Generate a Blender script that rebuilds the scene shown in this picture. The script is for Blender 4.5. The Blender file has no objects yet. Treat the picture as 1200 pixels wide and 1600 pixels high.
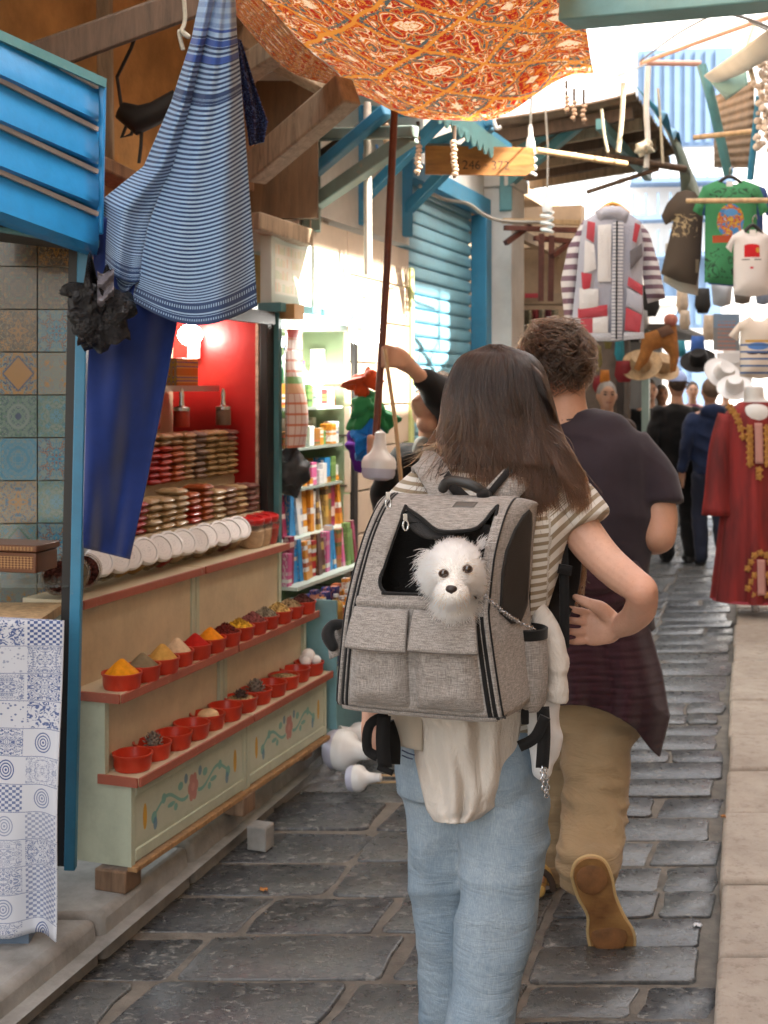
import bpy, bmesh, math, random
import numpy as np
from mathutils import Matrix, Vector
from mathutils.geometry import delaunay_2d_cdt
R = random.Random(7)
rad = math.radians
SC = bpy.context.scene
COL = SC.collection

# ------------------------------------------------------------------ camera, sky, sun, exposure
CAM_H, FPX, HOR = 1.53, 2000.0, 605.0
cam = bpy.data.cameras.new('camera'); cam_o = bpy.data.objects.new('camera', cam); COL.objects.link(cam_o)
cam_o.location = (0, 0, CAM_H); cam_o.rotation_euler = (rad(90), 0, 0)
cam.sensor_fit = 'VERTICAL'; cam.sensor_height = 32.0; cam.lens = 32.0 * FPX / 1600
cam.shift_y = -(800 - HOR) / 1600.0
cam.clip_start = .05; cam.clip_end = 400
cam.dof.use_dof = True; cam.dof.focus_distance = 2.5; cam.dof.aperture_fstop = 6.5
SC.camera = cam_o
world = bpy.data.worlds.new('World'); SC.world = world; world.use_nodes = True
SUN_EL = rad(46); TH = rad(19.6)
sun_dir = Vector((math.cos(TH) * math.cos(SUN_EL), -math.sin(TH) * math.cos(SUN_EL), math.sin(SUN_EL)))
wt = world.node_tree
sky = wt.nodes.new('ShaderNodeTexSky'); sky.sky_type = 'NISHITA'; sky.sun_disc = False
sky.sun_elevation = SUN_EL; sky.sun_rotation = math.atan2(sun_dir.x, sun_dir.y)
sky.air_density = 1.0; sky.dust_density = 5.0; sky.ozone_density = 0.6; sky.altitude = 0
wt.nodes['Background'].inputs['Strength'].default_value = .15
hz = wt.nodes.new('ShaderNodeHueSaturation'); hz.inputs['Saturation'].default_value = .42      # bright hazy, nearly white sky
wt.links.new(sky.outputs[0], hz.inputs['Color'])
hm = wt.nodes.new('ShaderNodeMix'); hm.data_type = 'RGBA'; hm.blend_type = 'MULTIPLY'; hm.inputs[0].default_value = 1; hm.inputs[7].default_value = (1.06, 1.0, .91, 1)
wt.links.new(hz.outputs[0], hm.inputs[6]); wt.links.new(hm.outputs[2], wt.nodes['Background'].inputs['Color'])
sun = bpy.data.lights.new('sun', 'SUN'); sun.energy = 4.5; sun.angle = rad(.6); sun.color = (1, .93, .82)
sun_o = bpy.data.objects.new('sun', sun); COL.objects.link(sun_o)
sun_o.rotation_euler = (-sun_dir).to_track_quat('-Z', 'Y').to_euler(); sun_o.location = (6, -2, 9)
vs = SC.view_settings
vs.view_transform = 'Standard'; vs.look = 'None'; vs.gamma = 1; vs.use_curve_mapping = False; vs.exposure = 3.02
SC.cycles.use_denoising = True
SC.cycles.max_bounces = 8; SC.cycles.transparent_max_bounces = 12

# ------------------------------------------------------------------ pixel and street frames
def P(px, py, Y):                       # a point of the photograph at depth Y
    return Vector(((px - 600) / FPX * Y, Y, CAM_H + (HOR - py) / FPX * Y))
U = Vector((math.sin(TH), math.cos(TH), 0)); V = Vector((math.cos(TH), -math.sin(TH), 0))
P0 = Vector((-.705, 3.57, 0))
ST = Matrix(((V.x, U.x, 0, P0.x), (V.y, U.y, 0, P0.y), (0, 0, 1, 0), (0, 0, 0, 1)))   # x across the street, y along it
def S(v, u, z): return ST @ Vector((v, u, z))
def XL(Y): return -.837 + (Y - 3.1) * .298      # foot of the left kerb
def XR(Y): return .79 + (Y - 3.07) * .284       # foot of the right kerb

# ------------------------------------------------------------------ mesh building
class MB:
    def __init__(s, T=None): s.v = []; s.f = []; s.uv = []; s.mi = []; s.T = T; s.m = 0
    def add(s, vs, fs, uvs=None):
        n = len(s.v)
        for i, p in enumerate(vs):
            p = Vector(p)
            s.v.append(s.T @ p if s.T is not None else p)
            s.uv.append(tuple(uvs[i]) if uvs is not None else (0, 0))
        for f in fs: s.f.append(tuple(i + n for i in f)); s.mi.append(s.m)
        return s
    def box(s, c, d, rot=None):
        x, y, z = d[0] / 2, d[1] / 2, d[2] / 2
        vs = [Vector((a * x, b * y, k * z)) for k in (-1, 1) for a, b in ((-1, -1), (1, -1), (1, 1), (-1, 1))]
        if rot is not None: vs = [rot @ p for p in vs]
        uv = [(p[0] / d[0] + .5 if abs(d[0]) > 1e-6 else 0, p[2] / d[2] + .5) for p in
              [Vector((a * x, b * y, k * z)) for k in (-1, 1) for a, b in ((-1, -1), (1, -1), (1, 1), (-1, 1))]]
        return s.add([p + Vector(c) for p in vs], [(3, 2, 1, 0), (4, 5, 6, 7), (0, 1, 5, 4), (1, 2, 6, 5), (2, 3, 7, 6), (3, 0, 4, 7)], uv)
    def bar(s, a, b, w, h, up=(0, 0, 1)):       # box beam from a to b
        a, b = Vector(a), Vector(b); d = b - a; L = d.length; d.normalize()
        up = Vector(up); x = d.cross(up)
        if x.length < 1e-4: x = Vector((1, 0, 0))
        x.normalize(); z = x.cross(d)
        return s.box((a + b) / 2, (w, L, h), Matrix((x, d, z)).transposed())
    def tube(s, path, r, n=10, cap=True, flat=1.0, up=None, uv0=0):
        path = [Vector(p) for p in path]; k = len(path)
        r = [r] * k if isinstance(r, (int, float)) else list(r)
        t = [(path[min(i + 1, k - 1)] - path[max(i - 1, 0)]).normalized() for i in range(k)]
        a = Vector(up) if up is not None else (Vector((0, 0, 1)) if abs(t[0].z) < .9 else Vector((0, 1, 0)))
        vs = []; uv = []
        for i in range(k):
            if up is not None: a = Vector(up)
            x = t[i].cross(a)
            if x.length < 1e-5: x = t[i].orthogonal()
            x.normalize(); a2 = x.cross(t[i]).normalized()
            if up is None: a = a2
            ra, rb = (r[i] if isinstance(r[i], tuple) else (r[i], r[i] * flat))
            for j in range(n):
                q = 2 * math.pi * j / n
                vs.append(path[i] + x * math.cos(q) * ra + a2 * math.sin(q) * rb); uv.append((j / n, uv0 + i / max(1, k - 1)))
        fs = [(i * n + j, i * n + (j + 1) % n, (i + 1) * n + (j + 1) % n, (i + 1) * n + j) for i in range(k - 1) for j in range(n)]
        if cap: fs += [tuple(range(n - 1, -1, -1)), tuple((k - 1) * n + j for j in range(n))]
        return s.add(vs, fs, uv)
    def lathe(s, prof, n=24, M=None, caps=True):
        vs = []; uv = []
        for i, (r, z) in enumerate(prof):
            for j in range(n):
                q = 2 * math.pi * j / n; p = Vector((r * math.cos(q), r * math.sin(q), z))
                vs.append(M @ p if M is not None else p); uv.append((j / n, i / (len(prof) - 1)))
        k = len(prof)
        fs = [(i * n + j, i * n + (j + 1) % n, (i + 1) * n + (j + 1) % n, (i + 1) * n + j) for i in range(k - 1) for j in range(n)]
        if caps: fs += [tuple(range(n - 1, -1, -1)), tuple((k - 1) * n + j for j in range(n))]
        return s.add(vs, fs, uv)
    def grid(s, fn, nu, nv, close=False):
        vs = []; uv = []
        for j in range(nv + 1):
            for i in range(nu + 1): vs.append(fn(i / nu, j / nv)); uv.append((i / nu, j / nv))
        w = nu + 1
        return s.add(vs, [(j * w + i, j * w + i + 1, (j + 1) * w + i + 1, (j + 1) * w + i) for j in range(nv) for i in range(nu)], uv)
    def prism(s, poly, h, M=None):              # polygon in local xy, extruded along local z
        n = len(poly); M = M or Matrix()
        vs = [M @ Vector((p[0], p[1], 0)) for p in poly] + [M @ Vector((p[0], p[1], h)) for p in poly]
        xs = [p[0] for p in poly]; ys = [p[1] for p in poly]
        uv = [((p[0] - min(xs)) / (max(xs) - min(xs) + 1e-9), (p[1] - min(ys)) / (max(ys) - min(ys) + 1e-9)) for p in poly] * 2
        fs = [tuple(range(n - 1, -1, -1)), tuple(range(n, 2 * n))] + [(i, (i + 1) % n, n + (i + 1) % n, n + i) for i in range(n)]
        return s.add(vs, fs, uv)
    def ball(s, c, r, nu=16, nv=10, M=None):
        r = (r, r, r) if isinstance(r, (int, float)) else r; c = Vector(c)
        vs = []; uv = []
        for i in range(nv + 1):
            a = math.pi * i / nv
            for j in range(nu):
                q = 2 * math.pi * j / nu
                p = Vector((r[0] * math.sin(a) * math.cos(q), r[1] * math.sin(a) * math.sin(q), -r[2] * math.cos(a)))
                vs.append(c + (M @ p if M is not None else p)); uv.append((j / nu, i / nv))
        return s.add(vs, [(i * nu + j, i * nu + (j + 1) % nu, (i + 1) * nu + (j + 1) % nu, (i + 1) * nu + j) for i in range(nv) for j in range(nu)], uv)

def AX(o, x, y):                                # frame matrix from origin, x and y axes
    x = Vector(x).normalized(); z = x.cross(Vector(y)).normalized(); y = z.cross(x)
    return Matrix(((x.x, y.x, z.x, o[0]), (x.y, y.y, z.y, o[1]), (x.z, y.z, z.z, o[2]), (0, 0, 0, 1)))
def ZM(o, z):                                   # frame whose z axis points along z
    return Matrix.Translation(Vector(o)) @ Vector(z).to_track_quat('Z', 'Y').to_matrix().to_4x4()

def mesh_of(name, mb, mats, shift=None, smooth=True, sharp=38):
    me = bpy.data.meshes.new(name)
    sh = Vector(shift) if shift is not None else Vector((0, 0, 0))
    me.from_pydata([tuple(p - sh) for p in mb.v], [], mb.f)
    uvl = me.uv_layers.new(name='UVMap')
    li = np.empty(len(me.loops), dtype=np.int32); me.loops.foreach_get('vertex_index', li)
    uvl.data.foreach_set('uv', np.array(mb.uv, dtype=np.float32)[li].ravel())
    for m in (mats if isinstance(mats, (list, tuple)) else [mats]): me.materials.append(m)
    if any(mb.mi): me.polygons.foreach_set('material_index', mb.mi)
    me.update()
    if smooth:
        me.shade_smooth()
        if sharp: me.set_sharp_from_angle(angle=rad(sharp))
    return me

def link(o, parent=None):
    COL.objects.link(o)
    if parent is not None:
        o.parent = parent; o.matrix_parent_inverse = pworld(parent).inverted()
    return o
def pworld(p):
    m = p.matrix_basis.copy()
    while p.parent is not None:
        m = p.parent.matrix_basis @ Matrix() if False else p.matrix_parent_inverse @ m
        p = p.parent; m = p.matrix_basis @ m
    return m
def tag(o, label=None, cat=None, group=None, kind=None):
    for k, v in (('label', label), ('category', cat), ('group', group), ('kind', kind)):
        if v: o[k] = v
    return o
def obj(name, mb, mats, parent=None, label=None, cat=None, group=None, kind=None, bevel=0, sub=0, solid=0, smooth=True, sharp=38, origin=None):
    if parent is None and origin is None:
        a = np.array([tuple(p) for p in mb.v]); origin = Vector(((a[:, 0].min() + a[:, 0].max()) / 2, (a[:, 1].min() + a[:, 1].max()) / 2, a[:, 2].min()))
    me = mesh_of(name, mb, mats, origin, smooth, sharp)
    o = bpy.data.objects.new(name, me)
    if parent is None: o.location = origin; link(o)
    else: link(o, parent)
    mods(o, bevel, sub, solid)
    return tag(o, label, cat, group, kind)
def mods(o, bevel=0, sub=0, solid=0):
    if solid:
        m = o.modifiers.new('solid', 'SOLIDIFY'); m.thickness = solid; m.offset = 0
    if bevel:
        m = o.modifiers.new('bevel', 'BEVEL'); m.width = bevel; m.segments = 2; m.limit_method = 'ANGLE'; m.angle_limit = rad(40)
    if sub:
        m = o.modifiers.new('sub', 'SUBSURF'); m.levels = sub; m.render_levels = sub
def thing(name, label, cat, loc=(0, 0, 0), rz=0, group=None, kind=None):
    o = bpy.data.objects.new(name, None); o.empty_display_size = .1
    o.location = loc; o.rotation_euler = (0, 0, rz); COL.objects.link(o)
    return tag(o, label, cat, group, kind)
def loc_obj(name, mb, mats, parent=None, **k):        # mesh given in its parent's own coordinates
    me = mesh_of(name, mb, mats, None, k.get('smooth', True), k.get('sharp', 38))
    o = bpy.data.objects.new(name, me); COL.objects.link(o); o.parent = parent
    mods(o, k.get('bevel', 0), k.get('sub', 0), k.get('solid', 0))
    return tag(o, k.get('label'), k.get('cat'), k.get('group'), k.get('kind'))
def dup(root, loc=None, rot=None, label=None, group=None, mat=None, scale=None):
    r = root.copy(); COL.objects.link(r)
    if loc is not None: r.location = loc
    if rot is not None: r.rotation_euler = rot
    if scale is not None: r.scale = scale if not isinstance(scale, (int, float)) else (scale,) * 3
    if label: r['label'] = label
    if group: r['group'] = group
    def kids(a, b):
        for ch in a.children:
            if ch is b: continue
            c = ch.copy(); COL.objects.link(c); c.parent = b; kids(ch, c)
    kids(root, r)
    if mat is not None: setmat(r, mat)
    return r
def setmat(o, m, slot=0):
    if o.type == 'MESH':
        o.material_slots[slot].link = 'OBJECT'; o.material_slots[slot].material = m

def soft(mb, voxel=.01, its=6, fn=None):              # one continuous surface grown over overlapping limbs
    me = bpy.data.meshes.new('tmp'); me.from_pydata([tuple(p) for p in mb.v], [], mb.f); me.update()
    o = bpy.data.objects.new('tmp', me); COL.objects.link(o)
    m = o.modifiers.new('r', 'REMESH'); m.mode = 'VOXEL'; m.voxel_size = voxel
    m = o.modifiers.new('s', 'SMOOTH'); m.factor = .5; m.iterations = its
    dg = bpy.context.evaluated_depsgraph_get(); dg.update()
    em = bpy.data.meshes.new_from_object(o.evaluated_get(dg))
    n = len(em.vertices); co = np.empty(n * 3, np.float32); em.vertices.foreach_get('co', co); co = co.reshape(-1, 3)
    no = np.empty(n * 3, np.float32); em.vertex_normals.foreach_get('vector', no); no = no.reshape(-1, 3)
    if fn is not None: co = fn(co.astype(np.float64), no.astype(np.float64))
    out = MB(); out.v = [Vector(p) for p in co.tolist()]; out.f = [tuple(p.vertices) for p in em.polygons]
    out.uv = [(0, 0)] * n; out.mi = [0] * len(out.f)
    bpy.data.objects.remove(o); bpy.data.meshes.remove(me); bpy.data.meshes.remove(em)
    return out

def vnoise(p, seed=0):                                # smooth value noise on numpy points
    p = np.asarray(p, float) + seed * 17.13
    i = np.floor(p).astype(int); f = p - i; f = f * f * (3 - 2 * f)
    def h(a, b, c):
        n = (a * 374761393 + b * 668265263 + c * 1274126177 + seed * 971) & 0xffffffff
        n = ((n ^ (n >> 13)) * 1274126177) & 0xffffffff
        return ((n ^ (n >> 16)) & 0xffff) / 65535.0
    r = 0
    for a in (0, 1):
        for b in (0, 1):
            for c in (0, 1):
                w = (f[:, 0] if a else 1 - f[:, 0]) * (f[:, 1] if b else 1 - f[:, 1]) * (f[:, 2] if c else 1 - f[:, 2])
                r = r + w * h(i[:, 0] + a, i[:, 1] + b, i[:, 2] + c)
    return r * 2 - 1
def folds(scale, amp, seed=0, ridge=True):
    sc = np.array(scale)
    def fn(co, no):
        w = vnoise(co * 3.1, seed + 5)[:, None] * .6
        n = vnoise(co * sc + w, seed) ; n2 = vnoise(co * sc * 2.1 + w, seed + 1)
        d = (np.abs(n) ** .8 * -1 + .4 if ridge else n) + n2 * .4
        return co + no * (d * amp)[:, None]
    return fn

def strands(name, curves, radii, mat, parent=None):   # hair: list of point lists
    hc = bpy.data.hair_curves.new(name); hc.add_curves([len(c) for c in curves])
    pts = np.array([tuple(p) for c in curves for p in c], np.float32)
    hc.points.foreach_set('position', pts.ravel())
    ra = []
    for c, r in zip(curves, radii):
        k = len(c); ra += [r * (1 - .75 * (i / (k - 1)) ** 2) for i in range(k)]
    at = hc.attributes.get('radius') or hc.attributes.new('radius', 'FLOAT', 'POINT')
    at.data.foreach_set('value', np.array(ra, np.float32))
    hc.materials.append(mat)
    o = bpy.data.objects.new(name, hc); return link(o, parent)

# ------------------------------------------------------------------ materials
class NT:
    def __init__(s, name):
        s.mat = bpy.data.materials.new(name); s.mat.use_nodes = True; s.t = s.mat.node_tree
        s.b = s.t.nodes['Principled BSDF']; s.out = s.t.nodes['Material Output']
    def n(s, typ, **kw):
        x = s.t.nodes.new('ShaderNode' + typ)
        for k, v in kw.items(): setattr(x, k, v)
        return x
    def put(s, sock, v):
        if isinstance(v, bpy.types.NodeSocket): s.t.links.new(v, sock)
        elif v is not None:
            if hasattr(sock.default_value, '__len__') and isinstance(v, (tuple, list)) and len(v) == 3 and len(sock.default_value) == 4: v = (*v, 1)
            sock.default_value = v
    def co(s, kind='Object'):
        return s.n('TexCoord').outputs[kind]
    def map(s, v, scale=(1, 1, 1), loc=(0, 0, 0), rot=(0, 0, 0)):
        m = s.n('Mapping'); s.put(m.inputs[0], v); m.inputs['Scale'].default_value = scale if not isinstance(scale, (int, float)) else (scale,) * 3
        m.inputs['Location'].default_value = loc; m.inputs['Rotation'].default_value = rot; return m.outputs[0]
    def m(s, op, a, b=0.0, c=None, clamp=False):
        x = s.n('Math', operation=op, use_clamp=clamp); s.put(x.inputs[0], a); s.put(x.inputs[1], b)
        if c is not None: s.put(x.inputs[2], c)
        return x.outputs[0]
    def vm(s, op, a, b=None):
        x = s.n('VectorMath', operation=op); s.put(x.inputs[0], a)
        if b is not None: s.put(x.inputs[1], b)
        return x.outputs[0]
    def xyz(s, v):
        x = s.n('SeparateXYZ'); s.put(x.inputs[0], v); return x.outputs[0], x.outputs[1], x.outputs[2]
    def comb(s, a=0.0, b=0.0, c=0.0):
        x = s.n('CombineXYZ'); s.put(x.inputs[0], a); s.put(x.inputs[1], b); s.put(x.inputs[2], c); return x.outputs[0]
    def noise(s, v, scale=5, det=4, rough=.55, dist=0, col=False):
        x = s.n('TexNoise'); s.put(x.inputs['Vector'], v); x.inputs['Scale'].default_value = scale; x.inputs['Detail'].default_value = det
        x.inputs['Roughness'].default_value = rough; x.inputs['Distortion'].default_value = dist
        return x.outputs['Color' if col else 'Fac']
    def voro(s, v, scale=5, feat='F1', out='Distance', rnd=1.0):
        x = s.n('TexVoronoi', feature=feat); s.put(x.inputs['Vector'], v); x.inputs['Scale'].default_value = scale
        x.inputs['Randomness'].default_value = rnd; return x.outputs[out]
    def wave(s, v, scale=5, dist=0, det=2, dscale=1, direction='X', prof='SIN', typ='BANDS'):
        x = s.n('TexWave', wave_type=typ, wave_profile=prof)
        if typ == 'BANDS': x.bands_direction = direction
        s.put(x.inputs['Vector'], v); x.inputs['Scale'].default_value = scale; x.inputs['Distortion'].default_value = dist
        x.inputs['Detail'].default_value = det; x.inputs['Detail Scale'].default_value = dscale; return x.outputs['Fac']
    def white(s, v):
        x = s.n('TexWhiteNoise', noise_dimensions='3D'); s.put(x.inputs['Vector'], v); return x.outputs['Value']
    def ramp(s, f, stops, mode='LINEAR'):
        x = s.n('ValToRGB'); s.put(x.inputs[0], f); cr = x.color_ramp; cr.interpolation = mode
        while len(cr.elements) < len(stops): cr.elements.new(.5)
        for e, (p, c) in zip(cr.elements, stops): e.position = p; e.color = (*c, 1) if not isinstance(c, (int, float)) else (c, c, c, 1)
        return x.outputs[0]
    def mix(s, f, a, b, typ='MIX'):
        x = s.n('Mix', data_type='RGBA', blend_type=typ); s.put(x.inputs[0], f); s.put(x.inputs[6], a); s.put(x.inputs[7], b); return x.outputs[2]
    def lt(s, a, b): return s.m('LESS_THAN', a, b)
    def gt(s, a, b): return s.m('GREATER_THAN', a, b)
    def bump(s, h, strength=.3, dist=.01, normal=None):
        x = s.n('Bump'); s.put(x.inputs['Height'], h); x.inputs['Strength'].default_value = strength; x.inputs['Distance'].default_value = dist
        if normal is not None: s.put(x.inputs['Normal'], normal)
        s.put(s.b.inputs['Normal'], x.outputs[0]); return x.outputs[0]
    def done(s, col=None, rough=None, **kw):
        if col is not None: s.put(s.b.inputs['Base Color'], col)
        if rough is not None: s.put(s.b.inputs['Roughness'], rough)
        for k, v in kw.items(): s.put(s.b.inputs[k.replace('_', ' ')], v)
        return s.mat
def sc3(c, k): return tuple(min(1, max(0, x * k)) for x in c)
_MC = {}
def mat(name, col, rough=.6, var=.18, scale=6, bump=.0, bscale=90, **kw):
    if name in _MC: return _MC[name]
    t = NT(name); c = t.co('Object')
    f = t.noise(c, scale, 6, .65)
    base = t.ramp(f, [(.3, sc3(col, 1 - var)), (.7, sc3(col, 1 + var))])
    if bump: t.bump(t.noise(c, bscale, 3), bump, .004)
    r = t.m('ADD', t.m('MULTIPLY', f, .25), rough - .12)
    _MC[name] = t.done(base, r, **kw); return t.mat
def paint(name, col, wear=(.32, .26, .2), amount=.5, rough=.45):      # painted wood or metal with chips and grime
    if name in _MC: return _MC[name]
    t = NT(name); c = t.co('Object')
    f = t.noise(c, 5, 8, .7); g = t.noise(t.map(c, (3, 3, .6)), 9, 6, .7)
    base = t.ramp(f, [(.3, sc3(col, .78)), (.55, col), (.75, sc3(col, 1.12))])
    chips = t.ramp(t.noise(c, 26, 8, .75), [(.66 - .08 * amount, 0.0), (.70 - .08 * amount, 1.0)])
    base = t.mix(t.m('MULTIPLY', chips, amount), base, wear)
    base = t.mix(t.m('MULTIPLY', t.ramp(g, [(.5, 0.0), (.75, 1.0)]), .35 * amount), base, sc3(wear, .6))
    t.bump(t.m('ADD', t.m('MULTIPLY', chips, -.5), t.noise(c, 40, 4)), .25, .004)
    _MC[name] = t.done(base, t.m('ADD', t.m('MULTIPLY', f, .3), rough - .15)); return t.mat
def wood(name, col, scale=1.0, rough=.75, axis=(1, 1, .12)):
    if name in _MC: return _MC[name]
    t = NT(name); c = t.co('Object')
    g = t.noise(t.map(c, tuple(14 * scale * a for a in axis)), 3, 8, .7, .6); f = t.noise(c, 4, 4)
    base = t.ramp(g, [(.28, sc3(col, .45)), (.5, col), (.72, sc3(col, 1.45))])
    base = t.mix(t.m('MULTIPLY', f, .35), base, sc3(col, .6))
    t.bump(g, .5, .006); _MC[name] = t.done(base, rough); return t.mat
def cloth(name, col, var=.15, weave=900, rough=.9, bump=.25, melange=0, col2=None, sheen=.15, big=5):
    if name in _MC: return _MC[name]
    t = NT(name); c = t.co('Object')
    f = t.noise(c, big, 5, .6)
    base = t.ramp(f, [(.3, sc3(col, 1 - var)), (.7, sc3(col, 1 + var))])
    if melange:
        a = t.noise(t.map(c, (60, 60, 900)), 1, 3, .6); b = t.noise(t.map(c, (900, 900, 40)), 1, 3, .6)
        mm = t.m('ADD', t.m('MULTIPLY', a, .5), t.m('MULTIPLY', b, .5))
        base = t.mix(t.ramp(mm, [(.42, 0.0), (.6, 1.0)]), sc3(col, 1 - melange), col2 or sc3(col, 1 + melange))
        base = t.mix(t.m('MULTIPLY', t.ramp(f, [(.35, 1.0), (.65, 0.0)]), .25), base, sc3(col, .7))
    h = t.m('ADD', t.noise(t.map(c, (weave, weave, weave * .5)), 1, 2), t.m('MULTIPLY', t.noise(c, 30, 3), .8))
    t.bump(h, bump, .002)
    t.b.inputs['Sheen Weight'].default_value = sheen
    _MC[name] = t.done(base, rough, Specular_IOR_Level=.2); return t.mat
def glow(name, col, strength):
    t = NT(name); return t.done((.9, .9, .9), .5, Emission_Color=col, Emission_Strength=strength)
# ================================================================== the setting
# ---- paving
def stone_mat(name, c1, c2, gloss=.42, spots=1.0):
    t = NT(name); c = t.co('Object'); r = t.n('ObjectInfo').outputs['Random']
    c2o = t.vm('ADD', c, t.comb(t.m('MULTIPLY', r, 37.0), t.m('MULTIPLY', r, 11.0), 0.0))
    f = t.noise(c2o, 5, 8, .7); g = t.noise(c2o, 30, 6, .7)
    base = t.ramp(f, [(.25, c1), (.75, c2)])
    base = t.mix(t.m('MULTIPLY', r, .45), base, sc3(c2, 1.5))
    base = t.mix(t.m('MULTIPLY', t.ramp(g, [(.5, 0.0), (.7, 1.0)]), .5), base, (.15, .15, .14))
    pits = t.m('MULTIPLY', t.ramp(t.noise(t.map(c2o, (1, 1.5, .3)), 34, 3, .6, .8), [(.575, 0.0), (.63, 1.0)]), t.ramp(t.noise(c2o, 120, 3), [(.3, .35), (.6, 1.0)]))
    pm = t.m('MULTIPLY', pits, t.ramp(t.noise(c2o, 9, 3), [(.36, 0.0), (.5, 1.0)]))
    base = t.mix(t.m('MULTIPLY', pm, .65 * spots), base, (.36, .35, .32))
    sc_ = t.ramp(t.noise(t.map(c2o, (14, 40, 8)), 2, 8, .75), [(.55, 0.0), (.68, 1.0)]); base = t.mix(t.m('MULTIPLY', sc_, .35), base, (.30, .30, .28))
    t.bump(t.m('ADD', t.m('MULTIPLY', pm, -.5), t.m('ADD', t.m('MULTIPLY', f, 1.2), t.m('MULTIPLY', g, .5))), .5, .008)
    return t.done(base, t.m('ADD', t.m('MULTIPLY', g, .35), gloss - .15), Specular_IOR_Level=.55)
M_ST1 = stone_mat('dark_stone', (.016, .018, .020), (.058, .063, .070), .27, 1.1)
M_ST2 = stone_mat('grey_stone', (.030, .033, .035), (.090, .095, .098), .27, .8)
M_MORT = mat('sandy_joint', (.15, .135, .115), .9, .4, 12, .6, 120)
M_KERB = mat('kerb_stone', (.25, .245, .23), .8, .3, 9, .5, 70)
def slab_mat():
    t = NT('sand_slab'); c = t.co('Object'); r = t.n('ObjectInfo').outputs['Random']
    c2 = t.vm('ADD', c, t.comb(t.m('MULTIPLY', r, 23.0), t.m('MULTIPLY', r, 7.0), 0.0))
    f = t.noise(c2, 4, 8, .7); g = t.noise(c2, 22, 8, .75)
    b = t.ramp(f, [(.28, (.27, .215, .165)), (.5, (.37, .31, .25)), (.72, (.46, .395, .325))]); b = t.mix(t.m('MULTIPLY', r, .25), b, (.40, .35, .31))
    b = t.mix(t.m('MULTIPLY', t.ramp(g, [(.52, 0.0), (.70, 1.0)]), .7), b, (.18, .135, .10)); b = t.mix(t.m('MULTIPLY', t.ramp(t.voro(c2, 40), [(.08, 1.0), (.2, 0.0)]), .35), b, (.16, .12, .09))
    t.bump(t.m('ADD', f, t.m('MULTIPLY', g, .7)), .7, .012); return t.done(b, t.m('ADD', .55, t.m('MULTIPLY', g, .35)))
M_PAVE = slab_mat()
def stone(poly, h, parent, m, name='paving_stone'):
    n = len(poly); cx = sum(p[0] for p in poly) / n; cy = sum(p[1] for p in poly) / n
    tx, ty = R.uniform(-.006, .006), R.uniform(-.006, .006)
    rings = []
    for s_, z in ((1.0, -.03), (.998, h - .006), (.988, h - .0015), (.965, h)):
        rings.append([(cx + (p[0] - cx) * s_, cy + (p[1] - cy) * s_, z + (p[0] - cx) * tx + (p[1] - cy) * ty) for p in poly])
    mb = MB(); mb.add([p for r in rings for p in r], [(k * n + i, k * n + (i + 1) % n, (k + 1) * n + (i + 1) % n, (k + 1) * n + i) for k in range(3) for i in range(n)] + [tuple(range(3 * n, 4 * n))])
    return obj(name, mb, m, parent, sharp=60) if parent is not None else mb
def quad_round(a, b, c, d, r=.013):
    q = [Vector((*p, 0)) for p in (a, b, c, d)]; out = []
    for i in range(4):
        p, pr, nx = q[i], q[i - 1], q[(i + 1) % 4]
        e1 = (pr - p); e2 = (nx - p); k = r * R.uniform(.4, 2.2)
        out += [tuple((p + e1.normalized() * min(k, e1.length * .3))[:2]), tuple((p + (e1.normalized() + e2.normalized()) * k * .3)[:2]), tuple((p + e2.normalized() * min(k, e2.length * .3))[:2])]
        mid = p + e2 * R.uniform(.35, .65); pe = Vector((-e2.y, e2.x, 0)).normalized() * R.uniform(-.011, .011); out.append(tuple((mid + pe)[:2]))
    return out
gm = MB(); gm.grid(lambda u, v: ((u - .5) * 90, -12 + v * 130, -.0055), 6, 8)
street = obj('street', gm, M_MORT, kind='structure', origin=(0, 0, 0))
def seam(Y): return .30 + (Y - 3.07) * .284
SK = .29
Y = 2.1
while Y < 9.2:                                        # large dark slabs, left part of the lane
    h = R.uniform(.26, .33) if Y < 6 else R.uniform(.3, .42)
    x = XL(Y) + R.uniform(-.25, .02); xe = seam(Y)
    while x < xe - .06:
        w = R.uniform(.32, .62); w = w if x + w < xe - .18 else xe - x
        j = R.uniform(-.02, .02); j2 = R.uniform(-.012, .012); g = .0125
        stone(quad_round((x + g, Y + g + j2), (x + w - g, Y + g + j2), (x + w - g + h * SK + j, Y + h - g), (x + g + h * SK + j, Y + h - g)), R.uniform(-.004, .006), street, M_ST1 if R.random() < .75 else M_ST2)
        x += w
    Y += h
Y = 2.1
while Y < 10.5:                                       # narrower grey setts, right part
    h = R.uniform(.17, .24) if Y < 6 else R.uniform(.22, .34)
    x = seam(Y) + .0; xe = XR(Y) - R.uniform(.0, .05)
    while x < xe - .06:
        w = R.uniform(.24, .46); w = w if x + w < xe - .14 else xe - x
        j = R.uniform(-.025, .025); g = .0065
        stone(quad_round((x + g, Y + g), (x + w - g, Y + g), (x + w - g + h * SK + j, Y + h - g), (x + g + h * SK + j, Y + h - g)), R.uniform(-.005, .006), street, M_ST2 if R.random() < .7 else M_ST1)
        x += w
    Y += h
fm = MB(); Y = 9.2
while Y < 30:
    h = .4; x = XL(Y) - .3; xe = XR(Y) if Y > 10.5 else seam(Y)
    while x < xe:
        w = R.uniform(.35, .6); q = quad_round((x + .012, Y + .012), (x + w - .012, Y + .012), (x + w - .012 + h * SK, Y + h - .012), (x + .012 + h * SK, Y + h - .012))
        b = stone(q, R.uniform(-.004, .006), None, None); fm.add(b.v, b.f); x += w
    Y += h
obj('far_paving', fm, M_ST2, street, kind='stuff')
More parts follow.
